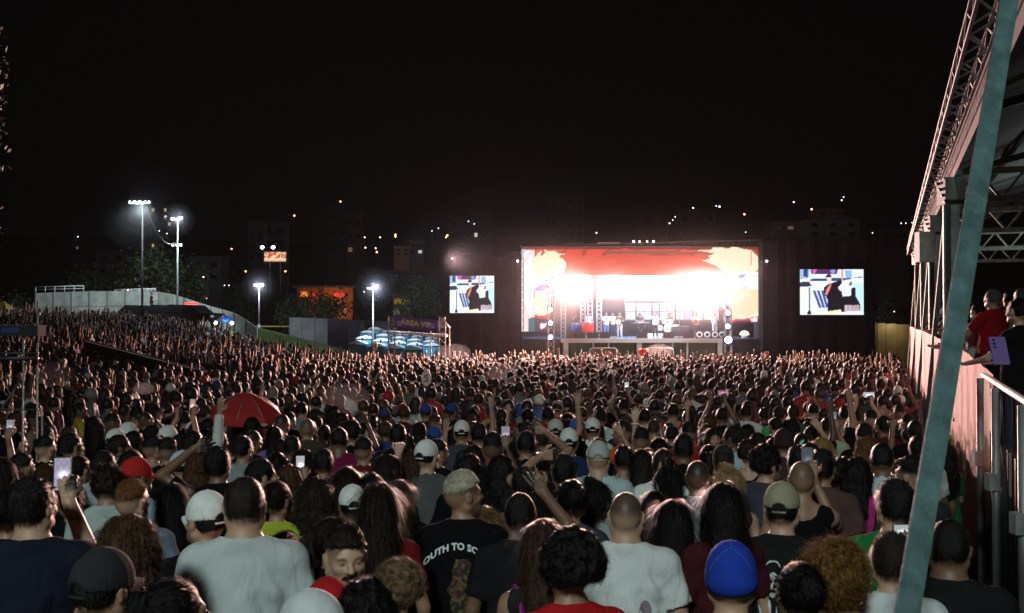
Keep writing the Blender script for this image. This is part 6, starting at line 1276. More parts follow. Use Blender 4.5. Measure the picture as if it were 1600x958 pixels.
for k, px in enumerate((1092, 1104, 1116, 1127)):
    t = empty('subwoofer', at_stage(px, 66.9), label='small round fronted speaker box, %s of four at the right stage edge' % ('first', 'second', 'third', 'last')[k], cat='speaker'); g = MB(); g.box((-.25, -.2, 0), (.25, .25, .5)); g.build('cabinet', M['bplast'], t); g = MB(); g.lathe([(.12, 0), (.20, .02), (.21, 0)], n=16); r_ = g.build('speaker_ring', M['white'], t, (0, -.205, .25)); r_.rotation_euler = (math.radians(90), 0, 0)
t = empty('flight_case', at_stage(1062, 69), label='dark flight case left of the bass player', cat='flight case'); g = MB(); g.box((-.6, -.3, .1), (.6, .3, .8)); g.build('case', M['bplast'], t); g = MB(); [g.bar((-.61, y, z), (.61, y, z), .03) for y in (-.3, .3) for z in (.1, .8)]; g.build('edge_strip', M['alu'], t)
p = W(1163, 528, 66.4); t = empty('mirror_dome', (p.x, p.y, deck_z), label='glowing dome shaped lamp at the right end of the stage', cat='dome lamp'); g = MB(); g.lathe([(.33, .22), (.31, .36), (.22, .46), (.1, .52), (0, .53)], n=14); g.build('dome', emis('dome_glow', (1, .9, .8), 1.4), t); g = MB(); g.lathe([(0, .22), (.2, .22), (.2, 0), (0, 0)], n=12); g.build('pedestal', M['white'], t)
for px, lb in ((943, 'left one of two'), (1030, 'right one of two')):
    a = W(px, 552, 63.5); t = empty('camera_platform', (a.x, a.y, float(ground(a.x, a.y))), label='dark rounded canopy in front of the stage skirt, %s' % lb, cat='canopy'); h = W(px, 544, 63.5).z - t.location.z; g = MB(); pr = [(-1.0, h - .75), (-.86, h - .1), (-.7, h), (.7, h), (.86, h - .1), (1.0, h - .75)]
    g.add([(x, y, z) for y in (0, 1.2) for x, z in pr], [(i, i + 1, i + 7, i + 6) for i in range(5)] + [(5, 4, 3, 2, 1, 0), (6, 7, 8, 9, 10, 11)], False); g.build('hood', M['glass'], t); g = MB(); g.tube([(x, -.02, z) for x, z in pr], .035, 6); g.build('rim', mat('pale_rim', (.35, .5, .55), .3), t)
    for x in (-.9, .9): g = MB(); g.tube([(x, .6, 0), (x, .6, h - .7)], .04, 6); g.build('leg', M['dsteel'], t)
g = MB(); rr = random.Random(3)
# round sign on a stick and a red heart balloon at the skirt
def paddle(px, py, d, lab, txt='S'):
    p = W(px, py, d); t = empty('paddle_sign', p, label=lab, cat='sign'); g = MB(); n = 24; s_ = .2; g.add([(s_ * .62 * math.cos(a), y, s_ * math.sin(a)) for y in (-.01, .01) for a in [k * 6.283 / n for k in range(n)]], [tuple(range(n)), tuple(range(2 * n - 1, n - 1, -1))] + [(i, i + n, (i + 1) % n + n, (i + 1) % n) for i in range(n)]); g.build('disc', M['white'], t); g = MB(); g.tube([(0, .0, -.2), (-.05, 0, -.85)], .013, 5); g.build('stick', M['wood'], t)
    V, Fc = text_poly(txt, .26, 0, -.09, 0, .006); g = MB(); g.add([(v[0], -.012, v[1]) for v in V], Fc); g.build('sign_lettering', mat('print_red', (.5, .02, .02), .7), t)
paddle(666, 591, 25, 'white oval paddle sign with a red letter held above the crowd'); paddle(586, 541, 48, 'white oval paddle sign held up below the lamp post', 'B')
p = W(1005, 551, 61); t = empty('heart_balloon', p, label='red and white balloon held up at the middle of the stage front', cat='balloon'); g = MB(); g.lathe([(0, -.3), (.12, -.2), (.28, -.02), (.33, .1), (.25, .22), (0, .26)], n=14, sy=.5); g.build('balloon', mat('red_balloon', (.6, .03, .04), .3), t); g = MB(); g.tube([(0, 0, -.3), (0, 0, -1.3)], .008, 4); g.build('string', M['white'], t)
# ------------------------------------------------------------------ guest stand on the right
X0 = 1.0; TH = .378; U = Vector((.3536, .9354, 0)).normalized(); Nn = Vector((U.y, -U.x, 0))   # Nn points right, into the stand
def on(y, off=0, z=0): return Vector((X0 + TH * y, y, z)) + Nn * off
vs_ = empty('guest_stand', on(8, 0, 0), label='raised guest stand with grey membrane roof and barrier at the right', cat='grandstand'); vo = Vector(vs_.location); DZ = 1.0
def oo(y, off=0, z=0): return on(y, off, z) - vo
def prism(g, pts, z0, z1): n = len(pts); g.add([(p.x, p.y, z) for z in (z0, z1) for p in pts], [tuple(range(n))[::-1], tuple(range(n, 2 * n))] + [(i, (i + 1) % n, (i + 1) % n + n, i + n) for i in range(n)])
for k in range(14):
    ya, yb = 3 + k * 3.1, 3 + (k + 1) * 3.1 - .02; g = MB(); prism(g, [oo(ya, .1), oo(ya, 8), oo(yb, 8), oo(yb, .1)], DZ - .1 - vo.z, DZ - vo.z); g.build('deck_board', M['wood'], vs_)
for k, y in enumerate((20, 27.2, 34.3, 41.4)):
    for off in (.25, 8):
        g = MB(); a = oo(y, off, float(ground(8, y)) - vo.z); b = oo(y, off, 5.35 - vo.z); g.bar(a, b, .30 if off < 1 else .3, .30, (U.x, U.y, 0)); g.build('column', M['post'], vs_)
    if True:
        g = MB()
        for zz in (5.45, 4.9): g.bar(oo(y, .3, zz - vo.z), oo(y, 8, zz + .9 * 0 - vo.z), .10, .12)
        n = 9
        for i in range(n): g.bar(oo(y, .3 + i * 7.7 / n, 4.9 - vo.z), oo(y, .3 + (i + .5) * 7.7 / n, 5.45 - vo.z), .05); g.bar(oo(y, .3 + (i + .5) * 7.7 / n, 5.45 - vo.z), oo(y, .3 + (i + 1) * 7.7 / n, 4.9 - vo.z), .05)
        g.build('cross_truss', M['post'], vs_)
    g = MB(); c = oo(y, .25, 5.1 - vo.z); g.box((c.x - .20, c.y - .20, c.z - .3), (c.x + .20, c.y + .20, c.z + .2)); g.build('sleeve_block', M['post'], vs_); g = MB(); [g.tube([c + Vector((-.25, -.26 + .12 * q, -.25 + .13 * q)), c + Vector((.25, -.26 + .12 * q, -.25 + .13 * q))], .035, 6) for q in range(4)]; g.build('clamp_bolts', M['dsteel'], vs_)
    for off, yy in ((-.2, 2.4), (.1, -1.9)): g = MB(); g.bar(oo(y, .2, 5.1 - vo.z), oo(y + yy, off, -.6 - vo.z if y > 25 else -.3 - vo.z), .09, .05); g.build('brace', M['teal'], vs_)
# eave truss (triangular) and roof membrane with purlins
g = MB(); truss(g, oo(2, .02, 5.74 - vo.z), oo(46, .02, 5.64 - vo.z), .26, 70, .026, tri=False); g.build('eave_truss', M['alu'], vs_)
def rz_(off): return 5.9 + off * .42 - .02 * off * off
seg = [(0.35, 1.8), (1.82, 3.6), (3.62, 5.6), (5.62, 8.2)]
for k in range(6):
    ya, yb = 2 + k * 7.3, 2 + (k + 1) * 7.3 - .03
    for a, b in seg:
        g = MB(); nn = 6; g.add([oo(ya + (yb - ya) * i / nn, o_, rz_(o_) - vo.z - .10 * math.sin(math.pi * i / nn) + t_) for t_ in (0, .03) for o_ in (a, b) for i in range(nn + 1)], [(i, i + 1, i + nn + 2, i + nn + 1) for i in range(nn)] + [(i + 2 * nn + 2, i + 3 * nn + 3, i + 3 * nn + 4, i + 2 * nn + 3) for i in range(nn)], True); g.build('roof_panel', M['roof'], vs_)
    g = MB(); g.add([oo(ya + (yb - ya) * i / 5, .30, z - vo.z) for z in (5.35 + 0, 5.95) for i in range(6)], [(i, i + 1, i + 7, i + 6) for i in range(5)]); g.build('eave_cloth', M['navyc'], vs_)
    g = MB(); [g.bar(oo(ya, o_, rz_(o_) - vo.z - .12), oo(yb, o_, rz_(o_) - vo.z - .12), .08, .1) for o_ in (1.81, 3.61, 5.61)]; g.build('purlin', M['dsteel'], vs_)
    g = MB(); g.bar(oo(ya, .5, rz_(.5) - vo.z - .15), oo(ya, 8, rz_(8) - vo.z - .15), .10, .14); g.build('rafter', M['dsteel'], vs_)
g = MB(); c = oo(22.5, -.12, 4.15 - vo.z); g.box((c.x - .22, c.y - .15, c.z - .34), (c.x + .14, c.y + .12, c.z + .34)); sp_ = g.build('floodlight_box', M['post'], vs_); sp_.rotation_euler = (0, 0, 0)
# salmon cloth on the barrier, hanging in folds to the ground, torn near its close end
rr = np.random.RandomState(2)
def cloth(y0, y1, off, ztop, zbot, m, name, amp=.05, ny=60, torn=False, nz=14, seed=0):
    V = []; ys = np.linspace(y0, y1, ny + 1)
    for j in range(nz + 1):
        for i, y in enumerate(ys):
            zb = zbot(y); q = j / nz; z = ztop(y) + (zb - ztop(y)) * q; w_ = amp * (.25 + q) * (math.sin(y * 5.1 + seed) + .6 * math.sin(y * 11.3 + 2 * q + seed) + .4 * math.sin(y * 2.3)); V.append(oo(y, off - w_ * .5 + .03, z - vo.z))
    Q = [(j * (ny + 1) + i, j * (ny + 1) + i + 1, (j + 1) * (ny + 1) + i + 1, (j + 1) * (ny + 1) + i) for j in range(nz) for i in range(ny)]
    return link(name, np_mesh(name, np.array([tuple(v) for v in V]), Q), m, vs_)
zt = lambda y: float(np.interp(y, [8, 10, 12.5, 16, 22, 30, 45], [1.93, 2.02, 2.10, 2.12, 2.16, 2.20, 2.22]))
for k, (ya, yb) in enumerate(((9.2, 12.9), (12.92, 16.5), (16.52, 21), (21.02, 26.5), (26.52, 33), (33.02, 45))):
    if k == 0: zb = lambda y: 1.85 - 2.1 * float(np.interp(y, [9.2, 9.5, 9.55, 9.9, 9.95, 10.4, 10.5, 11.0, 12.9], [.3, .62, .35, .72, .4, .85, .6, .95, 1.0]))
    else: zb = lambda y: -.15 - .02 * y
    cloth(ya, yb, -.06, zt, zb, M['pink'], 'barrier_cloth', seed=k)
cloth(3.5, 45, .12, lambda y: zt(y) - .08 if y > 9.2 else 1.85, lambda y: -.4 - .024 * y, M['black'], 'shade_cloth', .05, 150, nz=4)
# steel rail, uprights and corrugated sheets at the close end
g = MB(); g.tube([oo(3.5, -.05, 1.92 - vo.z), oo(9.9, -.05, 1.95 - vo.z)], .028, 10); g.build('handrail', M['alu'], vs_)
for y in (9.7, 8.3, 6.6, 5): g = MB(); g.tube([oo(y, -.10, -.3 - vo.z), oo(y, -.10, 1.93 - vo.z)], .035, 10); pp = g.build('upright', M['steel'], vs_); g = MB(); c = oo(y, -.13, 1.15 - vo.z); g.box((c.x - .05, c.y - .06, c.z - .07), (c.x + .04, c.y + .03, c.z + .07)); g.build('coupler', M['alu'], pp)
for k in range(4):
    ya, yb = 8.2 - k * 1.3, 9.45 - k * 1.3; n = 36; g = MB(); ys = np.linspace(ya, yb, n); g.add([oo(y, -.02 + .028 * math.sin(y * 38), z - vo.z) for z in (-.3, 1.45) for y in ys], [(i, i + 1, i + n + 1, i + n) for i in range(n - 1)]); g.build('corrugated_sheet', mat('old_zinc_sheet', (.17, .20, .18), .5, .4, noise=.35, nscale=4), vs_)
for k in range(8): y = 4.3 + k * .65; g = MB(); g.tube([oo(y, -.05, 1.45 - vo.z), oo(y, -.05, 1.92 - vo.z)], .010, 6); g.build('baluster', M['steel'], vs_)
# leaning teal bar close to the camera
a = W(1582, -30, 3.9); b = W(1414, 975, 2.75); dv = (b - a); t = empty('leaning_bar', b, label='teal painted steel bar leaning across the right side, close to the camera', cat='steel bar'); g = MB(); g.bar(a - dv * .85 - b, b + dv * .72 - b, .070, .012, (0, 1, 0)); g.build('bar', M['teal'], t)
for q in (.42,): c = a + dv * q - b; g = MB(); g.bar(c - dv.normalized() * .012, c + dv.normalized() * .012, .072, .0145, (0, 1, 0)); g.build('weld_seam', M['teal'], t)
# guests
def guest(px, py, d, b='m', pose='rail', yaw=-20, hair='short', hc=K, sh=BLK, skin=TN, label='', opts=(), hy=0, sk='tee', sc=None):
    P = W(px, py, d); s_ = sc or min(1.12, max(.85, (P.z - DZ) / 1.78)); r = person((P.x, P.y, P.z - 1.775 * s_ if (P.z - DZ) / 1.78 > 1.12 or (P.z - DZ) / 1.78 < .85 else DZ), -math.radians(yaw), s_, b, pose, hy, 0, skin, hair, hc, sk, sh, None, 1, 0, label=label, group='guests standing behind the barrier of the stand', opts=opts); return r
GU = 'guests'
ga = guest(1590, 462, 8.5, 'f', 'rail', -25, 'bun', K, BLK, LT, 'black haired guest in black top close to the camera at the right edge')
guest(1550, 449, 13, 'm', 'rail', -20, 'neat', (.10, .10, .10), (.36, .012, .02), LT, 'guest with greying hair in red shirt on the stand')
guest(1566, 454, 14.5, 'f', 'rail', 178, 'wavy', BR, BLK, LT, 'woman guest with wavy brown hair turning her face to the camera', opts=('eyes',))
guest(1527, 471, 13.6, 'm', 'rail', -28, 'short', K, (.45, .50, .54), LT, 'guest in pale striped shirt leaning on the barrier', opts=(('print', print_stripes),))
guest(1578, 450, 14.0, 'f', 'rail', 0, 'bun', K, BLK, TN, 'guest with black hair behind the wavy haired woman')
guest(1596, 447, 13.2, 'm', 'rail', 30, 'neat', GY, (.3, .3, .3), LT, 'grey haired guest at the right edge behind the others')
guest(1500, 476, 16.2, 'm', 'rail', -62, 'short', K, (.25, .27, .26), TN, 'guest stretching an arm with orange wristband over the barrier', opts=(('bracelet', 'orange', 1),), sc=.92)
guest(1514, 478, 14.6, 'f', 'rail', -35, 'long', K, (.5, .3, .3), LT, 'long haired guest half hidden by the teal bar', sc=.93)
def at_rail(y, off): q = on(y, off); return 800 + F * q.x / q.y, q.y
for k, (y, py, sh, lb) in enumerate(((19, 464, (.03, .03, .04), 'dark haired guest in black beside the first column'), (21.5, 470, (.4, .1, .1), 'guest in dull red beyond the first column'), (23.5, 473, (.6, .6, .6), 'guest in white shirt, third along the barrier'), (26, 476, (.02, .03, .08), 'guest in navy, fourth along the barrier'), (29.5, 480, (.1, .1, .1), 'guest in grey, fifth along the barrier'), (33.5, 483, (.3, .3, .25), 'guest in beige near the far end of the barrier'), (38, 486, (.02, .02, .02), 'guest in black at the far end of the barrier'))):
    px_, yy_ = at_rail(y, .42); guest(px_, py, yy_, 'mf'[k % 2], 'rail' if k % 3 else 'phone', -35, ['short', 'long', 'neat', 'bun'][k % 4], K, sh, LT, lb)
for k, (y, off, h_, sh, lb) in enumerate(((17.4, .45, 1.66, (.35, .02, .03), 'guest in red top leaning out beside the column'), (18.3, 1.1, 1.78, (.02, .02, .02), 'tall guest in black behind the one in red top'), (20.4, 1.0, 1.72, (.5, .5, .48), 'guest in pale shirt in the second row behind the column'), (22.6, 1.1, 1.7, (.03, .05, .12), 'guest in dark blue in the second row'), (24.8, .5, 1.62, (.2, .05, .05), 'guest in brownish red at the rail past the second brace'), (27.8, .5, 1.68, (.4, .35, .3), 'guest in cream at the rail past the second column'), (31.5, .5, 1.7, (.02, .02, .02), 'guest in black at the rail before the third column'), (12.2, 2.1, 1.78, (.02, .02, .03), 'guest in black behind the red shirt'), (13.4, 2.9, 1.7, (.25, .2, .18), 'guest in taupe in the rear row'), (15.6, 1.6, 1.75, (.12, .12, .14), 'guest in dark grey behind the woman with wavy hair'), (11.0, 1.5, 1.62, (.05, .05, .06), 'shorter guest with black hair beside the nearest guest'))):
    p = on(y, off, DZ); person(tuple(p), math.radians(30 + 12 * math.sin(k * 2.1)), h_ / 1.77, 'mf'[k % 2], 'rail' if off < .6 else 'fold', 0, 0, [LT, TN, BN][k % 3], ['short', 'long', 'neat', 'bun', 'curly'][k % 5], K if k % 4 else BR, 'tee', sh, None, 1, 1, label=lb, group='guests standing behind the barrier of the stand')
# forearm of the nearest guest rests on the rail with a purple phone
phone(W(1561, 548, 6.9), 1.15, math.radians(15), math.radians(-15), 'purple phone seen from behind in the hand of the nearest guest', back=True, size=(.115, .17), body=(.20, .12, .34))
# ------------------------------------------------------------------ trees
def tree(px, ytop, ybase, d, wpx, label, n=1500, seed=0, dark=1.0):
    rr = np.random.RandomState(seed); p = W(px, ybase, d); gz = float(ground(p.x, p.y)); top = W(px, ytop, d).z; H = max(top - gz, 2.5); R_ = wpx / F * d / 2; t = empty('tree', (p.x, p.y, gz), label=label, cat='tree', group='dark trees beyond the field'); g = MB(); tips = []
    th = H * .38; g.tube([(0, 0, -.3), (.05, 0, th * .5), (0, .05, th)], [.22, .17, .14], 8); g.build('trunk', M['bark'], t); g = MB()
    for k in range(9):
        a = k * 2.4 + rr.rand(); e = Vector((math.cos(a) * R_ * rr.uniform(.4, .85), math.sin(a) * R_ * rr.uniform(.4, .85), H * rr.uniform(.55, .93))); m_ = Vector((e.x * .4, e.y * .4, th + (e.z - th) * .55)); g.tube([(0, 0, th * .9), m_, e], [.09, .055, .02], 5); tips.append(e)
    g.build('branch', M['bark'], t); tips.append(Vector((0, 0, H * .9))); tp = np.array([tuple(v) for v in tips]); c = tp[rr.randint(0, len(tp), n)] + rr.randn(n, 3) * np.array([R_ * .22, R_ * .22, H * .10]); nr = rr.randn(n, 3); nr /= np.linalg.norm(nr, axis=1, keepdims=True); a = np.cross(nr, rr.randn(n, 3)); a /= np.linalg.norm(a, axis=1, keepdims=True); b = np.cross(nr, a); s_ = .16 * (.6 + rr.rand(n, 1)) * (d / 90) ** .5
    V = np.stack([c - a * s_, c + b * s_ * .5, c + a * s_, c - b * s_ * .5], 1).reshape(-1, 3); col = np.repeat((np.array([.035, .065, .02]) * (.6 + .9 * rr.rand(n, 1))) * dark, 4, axis=0); link('crown', np_mesh('tree_crown', V, np.arange(4 * n).reshape(-1, 4), False, col), LEAF, t)
for k, a in enumerate(((250, 400, 462, 92, 70, 'spreading tree behind the tall masts and the wall'), (292, 415, 462, 96, 60, 'tree right of the slim pale mast behind the wall'), (205, 408, 460, 100, 60, 'tree behind the wall left of the tall mast'), (140, 415, 460, 104, 80, 'dark tree behind the left end of the wall'), (505, 464, 505, 100, 75, 'dark tree before the orange shop front'), (455, 470, 505, 100, 50, 'dark tree left of the orange shop front'), (575, 468, 505, 104, 50, 'dark tree behind the one lamp post'), (650, 446, 500, 92, 72, 'large tree with lit branches above the purple banner'), (372, 452, 500, 112, 46, 'dark tree left of the twin lamp post'), (1385, 470, 520, 88, 50, 'dark tree beside the right screen tower'), (30, 470, 500, 100, 60, 'dark tree at the left edge'))): tree(*a, seed=k)
# a branch mass entering at the top left corner, very dark
tree(-28, 70, 200, 30, 70, 'very dark foliage at the top left edge of the view', n=1500, seed=21, dark=.25)
# ------------------------------------------------------------------ town on the hills
WIN_D = mat('unlit_window', (.015, .015, .02), .2); FAC = [mat('pale_facade', (.33, .32, .31), .9, noise=.2, nscale=.3), mat('grey_facade', (.22, .22, .23), .9, noise=.2, nscale=.3), mat('brown_facade', (.22, .16, .13), .9, noise=.2, nscale=.3)]
WL = [emis('warm_window', (1, .66, .32), .45), emis('white_window', (.85, .92, 1), .6), emis('dim_window', (1, .6, .3), .12)]
def building(x0, x1, yt, yb, d, label, lit=.08, m=0, floors=None, cols=None, seed=0, gable=False):
    rr = random.Random(seed); a, b = W(x0, yb, d), W(x1, yt, d); gz = min(float(ground(a.x, d)), float(ground(b.x, d))) - 1; t = empty('building', (a.x, d, gz), label=label, cat='building', group='unlit town buildings on the hill'); w_ = b.x - a.x; h = b.z - gz; dp = min(12, w_)
    g = MB(); g.box((0, 0, 0), (w_, dp, h)); g.build('wall', FAC[m], t)
    g = MB()
    if gable: g.add([(-.2, -.2, h), (w_ + .2, -.2, h), (w_ + .2, dp, h), (-.2, dp, h), (w_ / 2, -.2, h + w_ * .12), (w_ / 2, dp, h + w_ * .12)], [(0, 1, 4), (2, 3, 5), (0, 4, 5, 3), (1, 2, 5, 4)])
    else: g.box((-.15, -.15, h + .005), (w_ + .15, dp, h + .5))
    g.build('roof', FAC[1], t)
    vis = b.z - a.z; floors = floors or max(2, int(vis / 3)); cols = cols or max(2, int(w_ / 3)); fz = vis / floors; cx = w_ / cols
    for j in range(floors):
        for i in range(cols):
            x = (i + .5) * cx; z = h - (j + .55) * fz; on_ = rr.random() < lit; g = MB(); ww, hh = min(.55, cx * .26), min(.5, fz * .22); g.box((x - ww, -.06, z - hh), (x + ww, -.01, z + hh)); g.build('window', rr.choice(WL) if on_ else WIN_D, t)
BL_ = [(388, 412, 348, 420, 190, 'tower block at left with two lit upper windows', .12, 0), (412, 445, 350, 392, 200, 'apartment block behind the lit billboard', .10, 1), (512, 540, 325, 400, 230, 'tall dark tower block with a row of lit windows', .14, 1), (541, 566, 335, 400, 225, 'tower block right of the tallest one', .06, 2), (860, 885, 312, 380, 260, 'far block above the stage', .05, 1), (885, 912, 304, 380, 265, 'tallest far block above the stage', .03, 0), (700, 740, 340, 380, 250, 'far block with two lit windows left of the stage', .12, 1), (640, 662, 378, 398, 210, 'low white house with lit corner', .3, 0), (616, 640, 388, 400, 205, 'low house with bright corner on the hill', .3, 2), (705, 770, 380, 398, 170, 'long low roof behind the left screen tower', .0, 0), (1258, 1344, 344, 372, 190, 'pale warehouse on the hill above the right screen', .02, 0), (1275, 1318, 330, 346, 215, 'low pale building behind the warehouse', .02, 1), (1205, 1245, 350, 372, 195, 'dark building left of the warehouse', .02, 1), (1060, 1120, 330, 375, 240, 'broad dark block right above the stage', .02, 1), (1000, 1045, 335, 375, 240, 'dark house above the stage centre', .03, 2), (1375, 1420, 362, 385, 190, 'low house near the far end of the stand', .10, 2), (600, 700, 428, 440, 150, 'long dark shed above the trees', .0, 1), (300, 345, 405, 440, 160, 'dark house left of the billboard', .06, 1), (150, 200, 395, 430, 190, 'dark house on the left hill', .03, 1), (735, 765, 330, 378, 255, 'far block just left of the stage', .04, 0)]
for k, b_ in enumerate(BL_): building(*b_, seed=k + 3, gable=(k in (10, 9)))
# tall blocks seen only as scattered windows at left
building(236, 268, 322, 400, 230, 'tall dark block at left with a few lit windows', .10, 1, 7, 5, 31); building(112, 130, 365, 400, 230, 'dark block at far left with three lit windows', .2, 1, 4, 3, 33)
# low buildings with warm facades
def shop(x0, x1, yt, yb, d, label, parts):
    a, b = W(x0, yb, d), W(x1, yt, d); t = empty('shop_building', (a.x, d, a.z), label=label, cat='shop'); w_, h = b.x - a.x, b.z - a.z; g = MB(); g.box((0, 0, -3), (w_, 8, h)); g.build('wall', mat('orange_lit_render', (.45, .20, .10), .9, noise=.2), t); g = MB(); g.box((-.3, -.8, h), (w_ + .3, 8.2, h + .25)); g.build('roof', M['conc2'], t)
    for nm, xa, xb, ya, yb2, m in parts: p, q = W(xa, yb2, d) - Vector(t.location), W(xb, ya, d) - Vector(t.location); g = MB(); g.box((p.x, -.15, p.z), (q.x, -.05, q.z)); g.build(nm, m, t)
OS = emis('orange_sign_light', (1, .22, .03), 1.1); RS = emis('red_sign_light', (1, .05, .04), .9)
shop(464, 552, 450, 492, 118, 'shop front with orange and red light signs beyond the trees', [('sign', 470, 483, 456, 464, OS), ('sign', 487, 502, 459, 464, RS), ('sign', 520, 530, 457, 463, RS), ('sign', 531, 539, 458, 466, RS), ('lit_opening', 509, 542, 482, 491, emis('amber_shop_light', (1, .30, .06), .30)), ('lit_opening', 538, 543, 466, 480, emis('amber_shop_light2', (1, .35, .08), .25)), ('door', 496, 503, 484, 492, M['glass']), ('window', 512, 520, 484, 489, M['glass']), ('window', 526, 533, 484, 489, M['glass'])])
lamp('shop_light', 'POINT', W(520, 476, 116), 160, (1, .4, .12), size=.3)
shop(614, 645, 462, 492, 108, 'small building with yellow panels behind the large tree', [('panel', 616, 628, 467, 475, mat('yellow_panel', (.7, .55, .05), .6, emit=(.8, .6, .05), strength=.12)), ('panel', 629, 642, 468, 476, mat('yellow_panel', (.7, .55, .05), .6)), ('window', 616, 626, 484, 491, WL[1]), ('window', 628, 636, 485, 491, WL[2])])
# billboard
a, b = W(413, 409, 150), W(447, 394, 150); t = empty('billboard', (a.x, 150, a.z), label='lit billboard with a red and orange picture under two lamps', cat='billboard'); w_, h = b.x - a.x, b.z - a.z; g = MB(); g.box((-.1, .03, -.1), (w_ + .1, .3, h + .1)); g.build('frame', M['dsteel'], t)
nx, nz = 40, 20; uu, vv = np.meshgrid(np.linspace(0, 1, nx + 1), np.linspace(0, 1, nz + 1)); uu = uu.ravel(); vv = vv.ravel(); n = sn(np.stack([uu * 2, vv, uu * 0], 1), 9, 3); c = np.ones((len(uu), 3)) * (1.0, .75, .45); c[(n > .05) & (vv > .35)] = (.75, .14, .05); c[(n < -.3) & (vv > .3)] = (.35, .08, .04); c[(vv < .32) & (np.sin(uu * 60) > 0) & (vv > .12)] = (.9, .85, .7); c[(vv < .12)] = (.6, .3, .12)
link('poster', np_mesh('poster', np.stack([uu * w_, uu * 0, vv * h], 1), [(j * (nx + 1) + i, j * (nx + 1) + i + 1, (j + 1) * (nx + 1) + i + 1, (j + 1) * (nx + 1) + i) for j in range(nz) for i in range(nx)], False, c), SCREENS(.9, False, 'billboard_poster'), t)
g = MB(); [g.tube([(w_ * q, .2, -.1), (w_ * q, .2, -12)], .2, 8) for q in (.25, .75)]; g.build('post', M['dsteel'], t)
for q in (-.02, .48): g = MB(); g.lathe([(0, -.3), (.25, -.15), (.28, 0), (0, .25)], (w_ * q, -1, h + .7), 10); g.build('lamp_bulb', M['lampw'], t); g = MB(); g.tube([(w_ * q, -1, h + .7), (w_ * q, .2, h)], .05, 5); g.build('lamp_arm', M['dsteel'], t)
# street lamps of the town: every light point is a lamp on a pole
LAMPS = [(200, 453, 'o', 96), (122, 370, 'w', 220), (318, 433, 'r', 150), (323, 466, 'r', 120), (305, 462, 'w', 120), (362, 389, 'r', 180), (351, 405, 'w', 170), (357, 403, 'w', 170), (351, 446, 'w', 140), (358, 446, 'w', 140), (384, 424, 'o', 150), (446, 424, 'o', 150), (399, 445, 'b', 130), (570, 371, 'p', 220), (594, 371, 'p', 220), (618, 370, 'p', 220), (618, 367, 'o', 225), (571, 387, 'p', 200), (587, 388, 'p', 200), (589, 394, 'o', 200), (699, 368, 'o', 230), (697, 371, 'p', 230), (675, 361, 'w', 240), (685, 357, 'w', 240), (732, 346, 'w', 250), (741, 350, 'w', 250), (460, 337, 'o', 260), (532, 315, 'o', 260), (557, 333, 'w', 250), (932, 364, 'p', 200), (1046, 349, 'p', 220), (1051, 344, 'w', 222), (1055, 339, 'w', 224), (1083, 325, 'p', 240), (1119, 322, 'w', 240), (1124, 323, 'b', 240), (1163, 335, 'o', 190), (1165, 363, 'w', 185), (1240, 316, 'p', 230), (1268, 327, 'o', 200), (1272, 342, 'b', 200), (1315, 313, 'p', 230), (1318, 308, 'w', 232), (1408, 349, 'w', 240), (1425, 348, 'w', 240), (1415, 349, 'w', 245), (1363, 364, 'w', 180), (1190, 388, 'p', 100), (569, 456, 'w', 130), (556, 461, 'w', 130), (1397, 487, 'w', 80), (1403, 510, 'w', 78), (1375, 484, 'o', 110), (1392, 483, 'o', 105), (259, 338, 'w', 220), (249, 361, 'w', 215), (261, 365, 'w', 215)]
LAMPS.sort(); cnt_ = {}; ORD = 'first second third fourth fifth sixth seventh eighth ninth tenth eleventh twelfth thirteenth fourteenth fifteenth sixteenth seventeenth eighteenth nineteenth twentieth'.split(); ORD += ['twenty-' + o for o in ORD[:9]] + ['thirtieth'] + ['thirty-' + o for o in ORD[:9]]; names = dict(o='orange', w='white', r='reddish', p='pinkish', b='bluish')
MR = emis('red_lamp_lens', (1, .35, .30), 10)
for k, (px, py, c, d) in enumerate(LAMPS):
    p = W(px, py, d); gz = float(ground(p.x, d)); H = p.z - gz; cnt_[c] = cnt_.get(c, 0) + 1; r_ = (.09 if c in 'w' else .13 if c != 'o' else .16) * d / 180; 
    t = empty('street_lamp', (p.x, p.y, min(gz, p.z - 3)), label='%s %s light from the left among those of the town' % (ORD[cnt_[c] - 1], names[c]), cat='street lamp', group='lights of the town on the hill'); z = p.z - t.location.z
    g = MB(); g.tube([(0, .4, 0), (0, .4, z), (0, .05, z + .1)], .05, 5); g.build('pole', M['dsteel'], t); g = MB(); g.lathe([(0, -r_), (r_ * .8, -r_ * .5), (r_, 0), (r_ * .8, r_ * .5), (0, r_)], (0, 0, z), 8); g.build('lamp_head', {'o': M['lampo'], 'w': emis('town_white_lens', (.8, .88, 1), 5), 'r': MR, 'p': M['lampp'], 'b': M['lampb']}[c], t)
# point lights added by a few of them and near buildings so facades show
for px, py, d, e, c in ((1163, 335, 189, 160, (1, .5, .2)), (1268, 327, 199, 200, (1, .5, .2)), (587, 388, 199, 160, (1, .6, .4)), (430, 388, 147, 140, (1, .95, .85)), (1380, 480, 100, 90, (1, .5, .15)), (1400, 500, 76, 120, (.8, .9, 1)), (650, 395, 198, 120, (1, .65, .4)), (200, 450, 95, 150, (1, .6, .3)), (895, 395, 240, 150, (1, .6, .55)), (1300, 330, 180, 40, (.8, .8, 1))): lamp('town_fill_light', 'POINT', W(px, py, d - 2), e, c, size=.3)
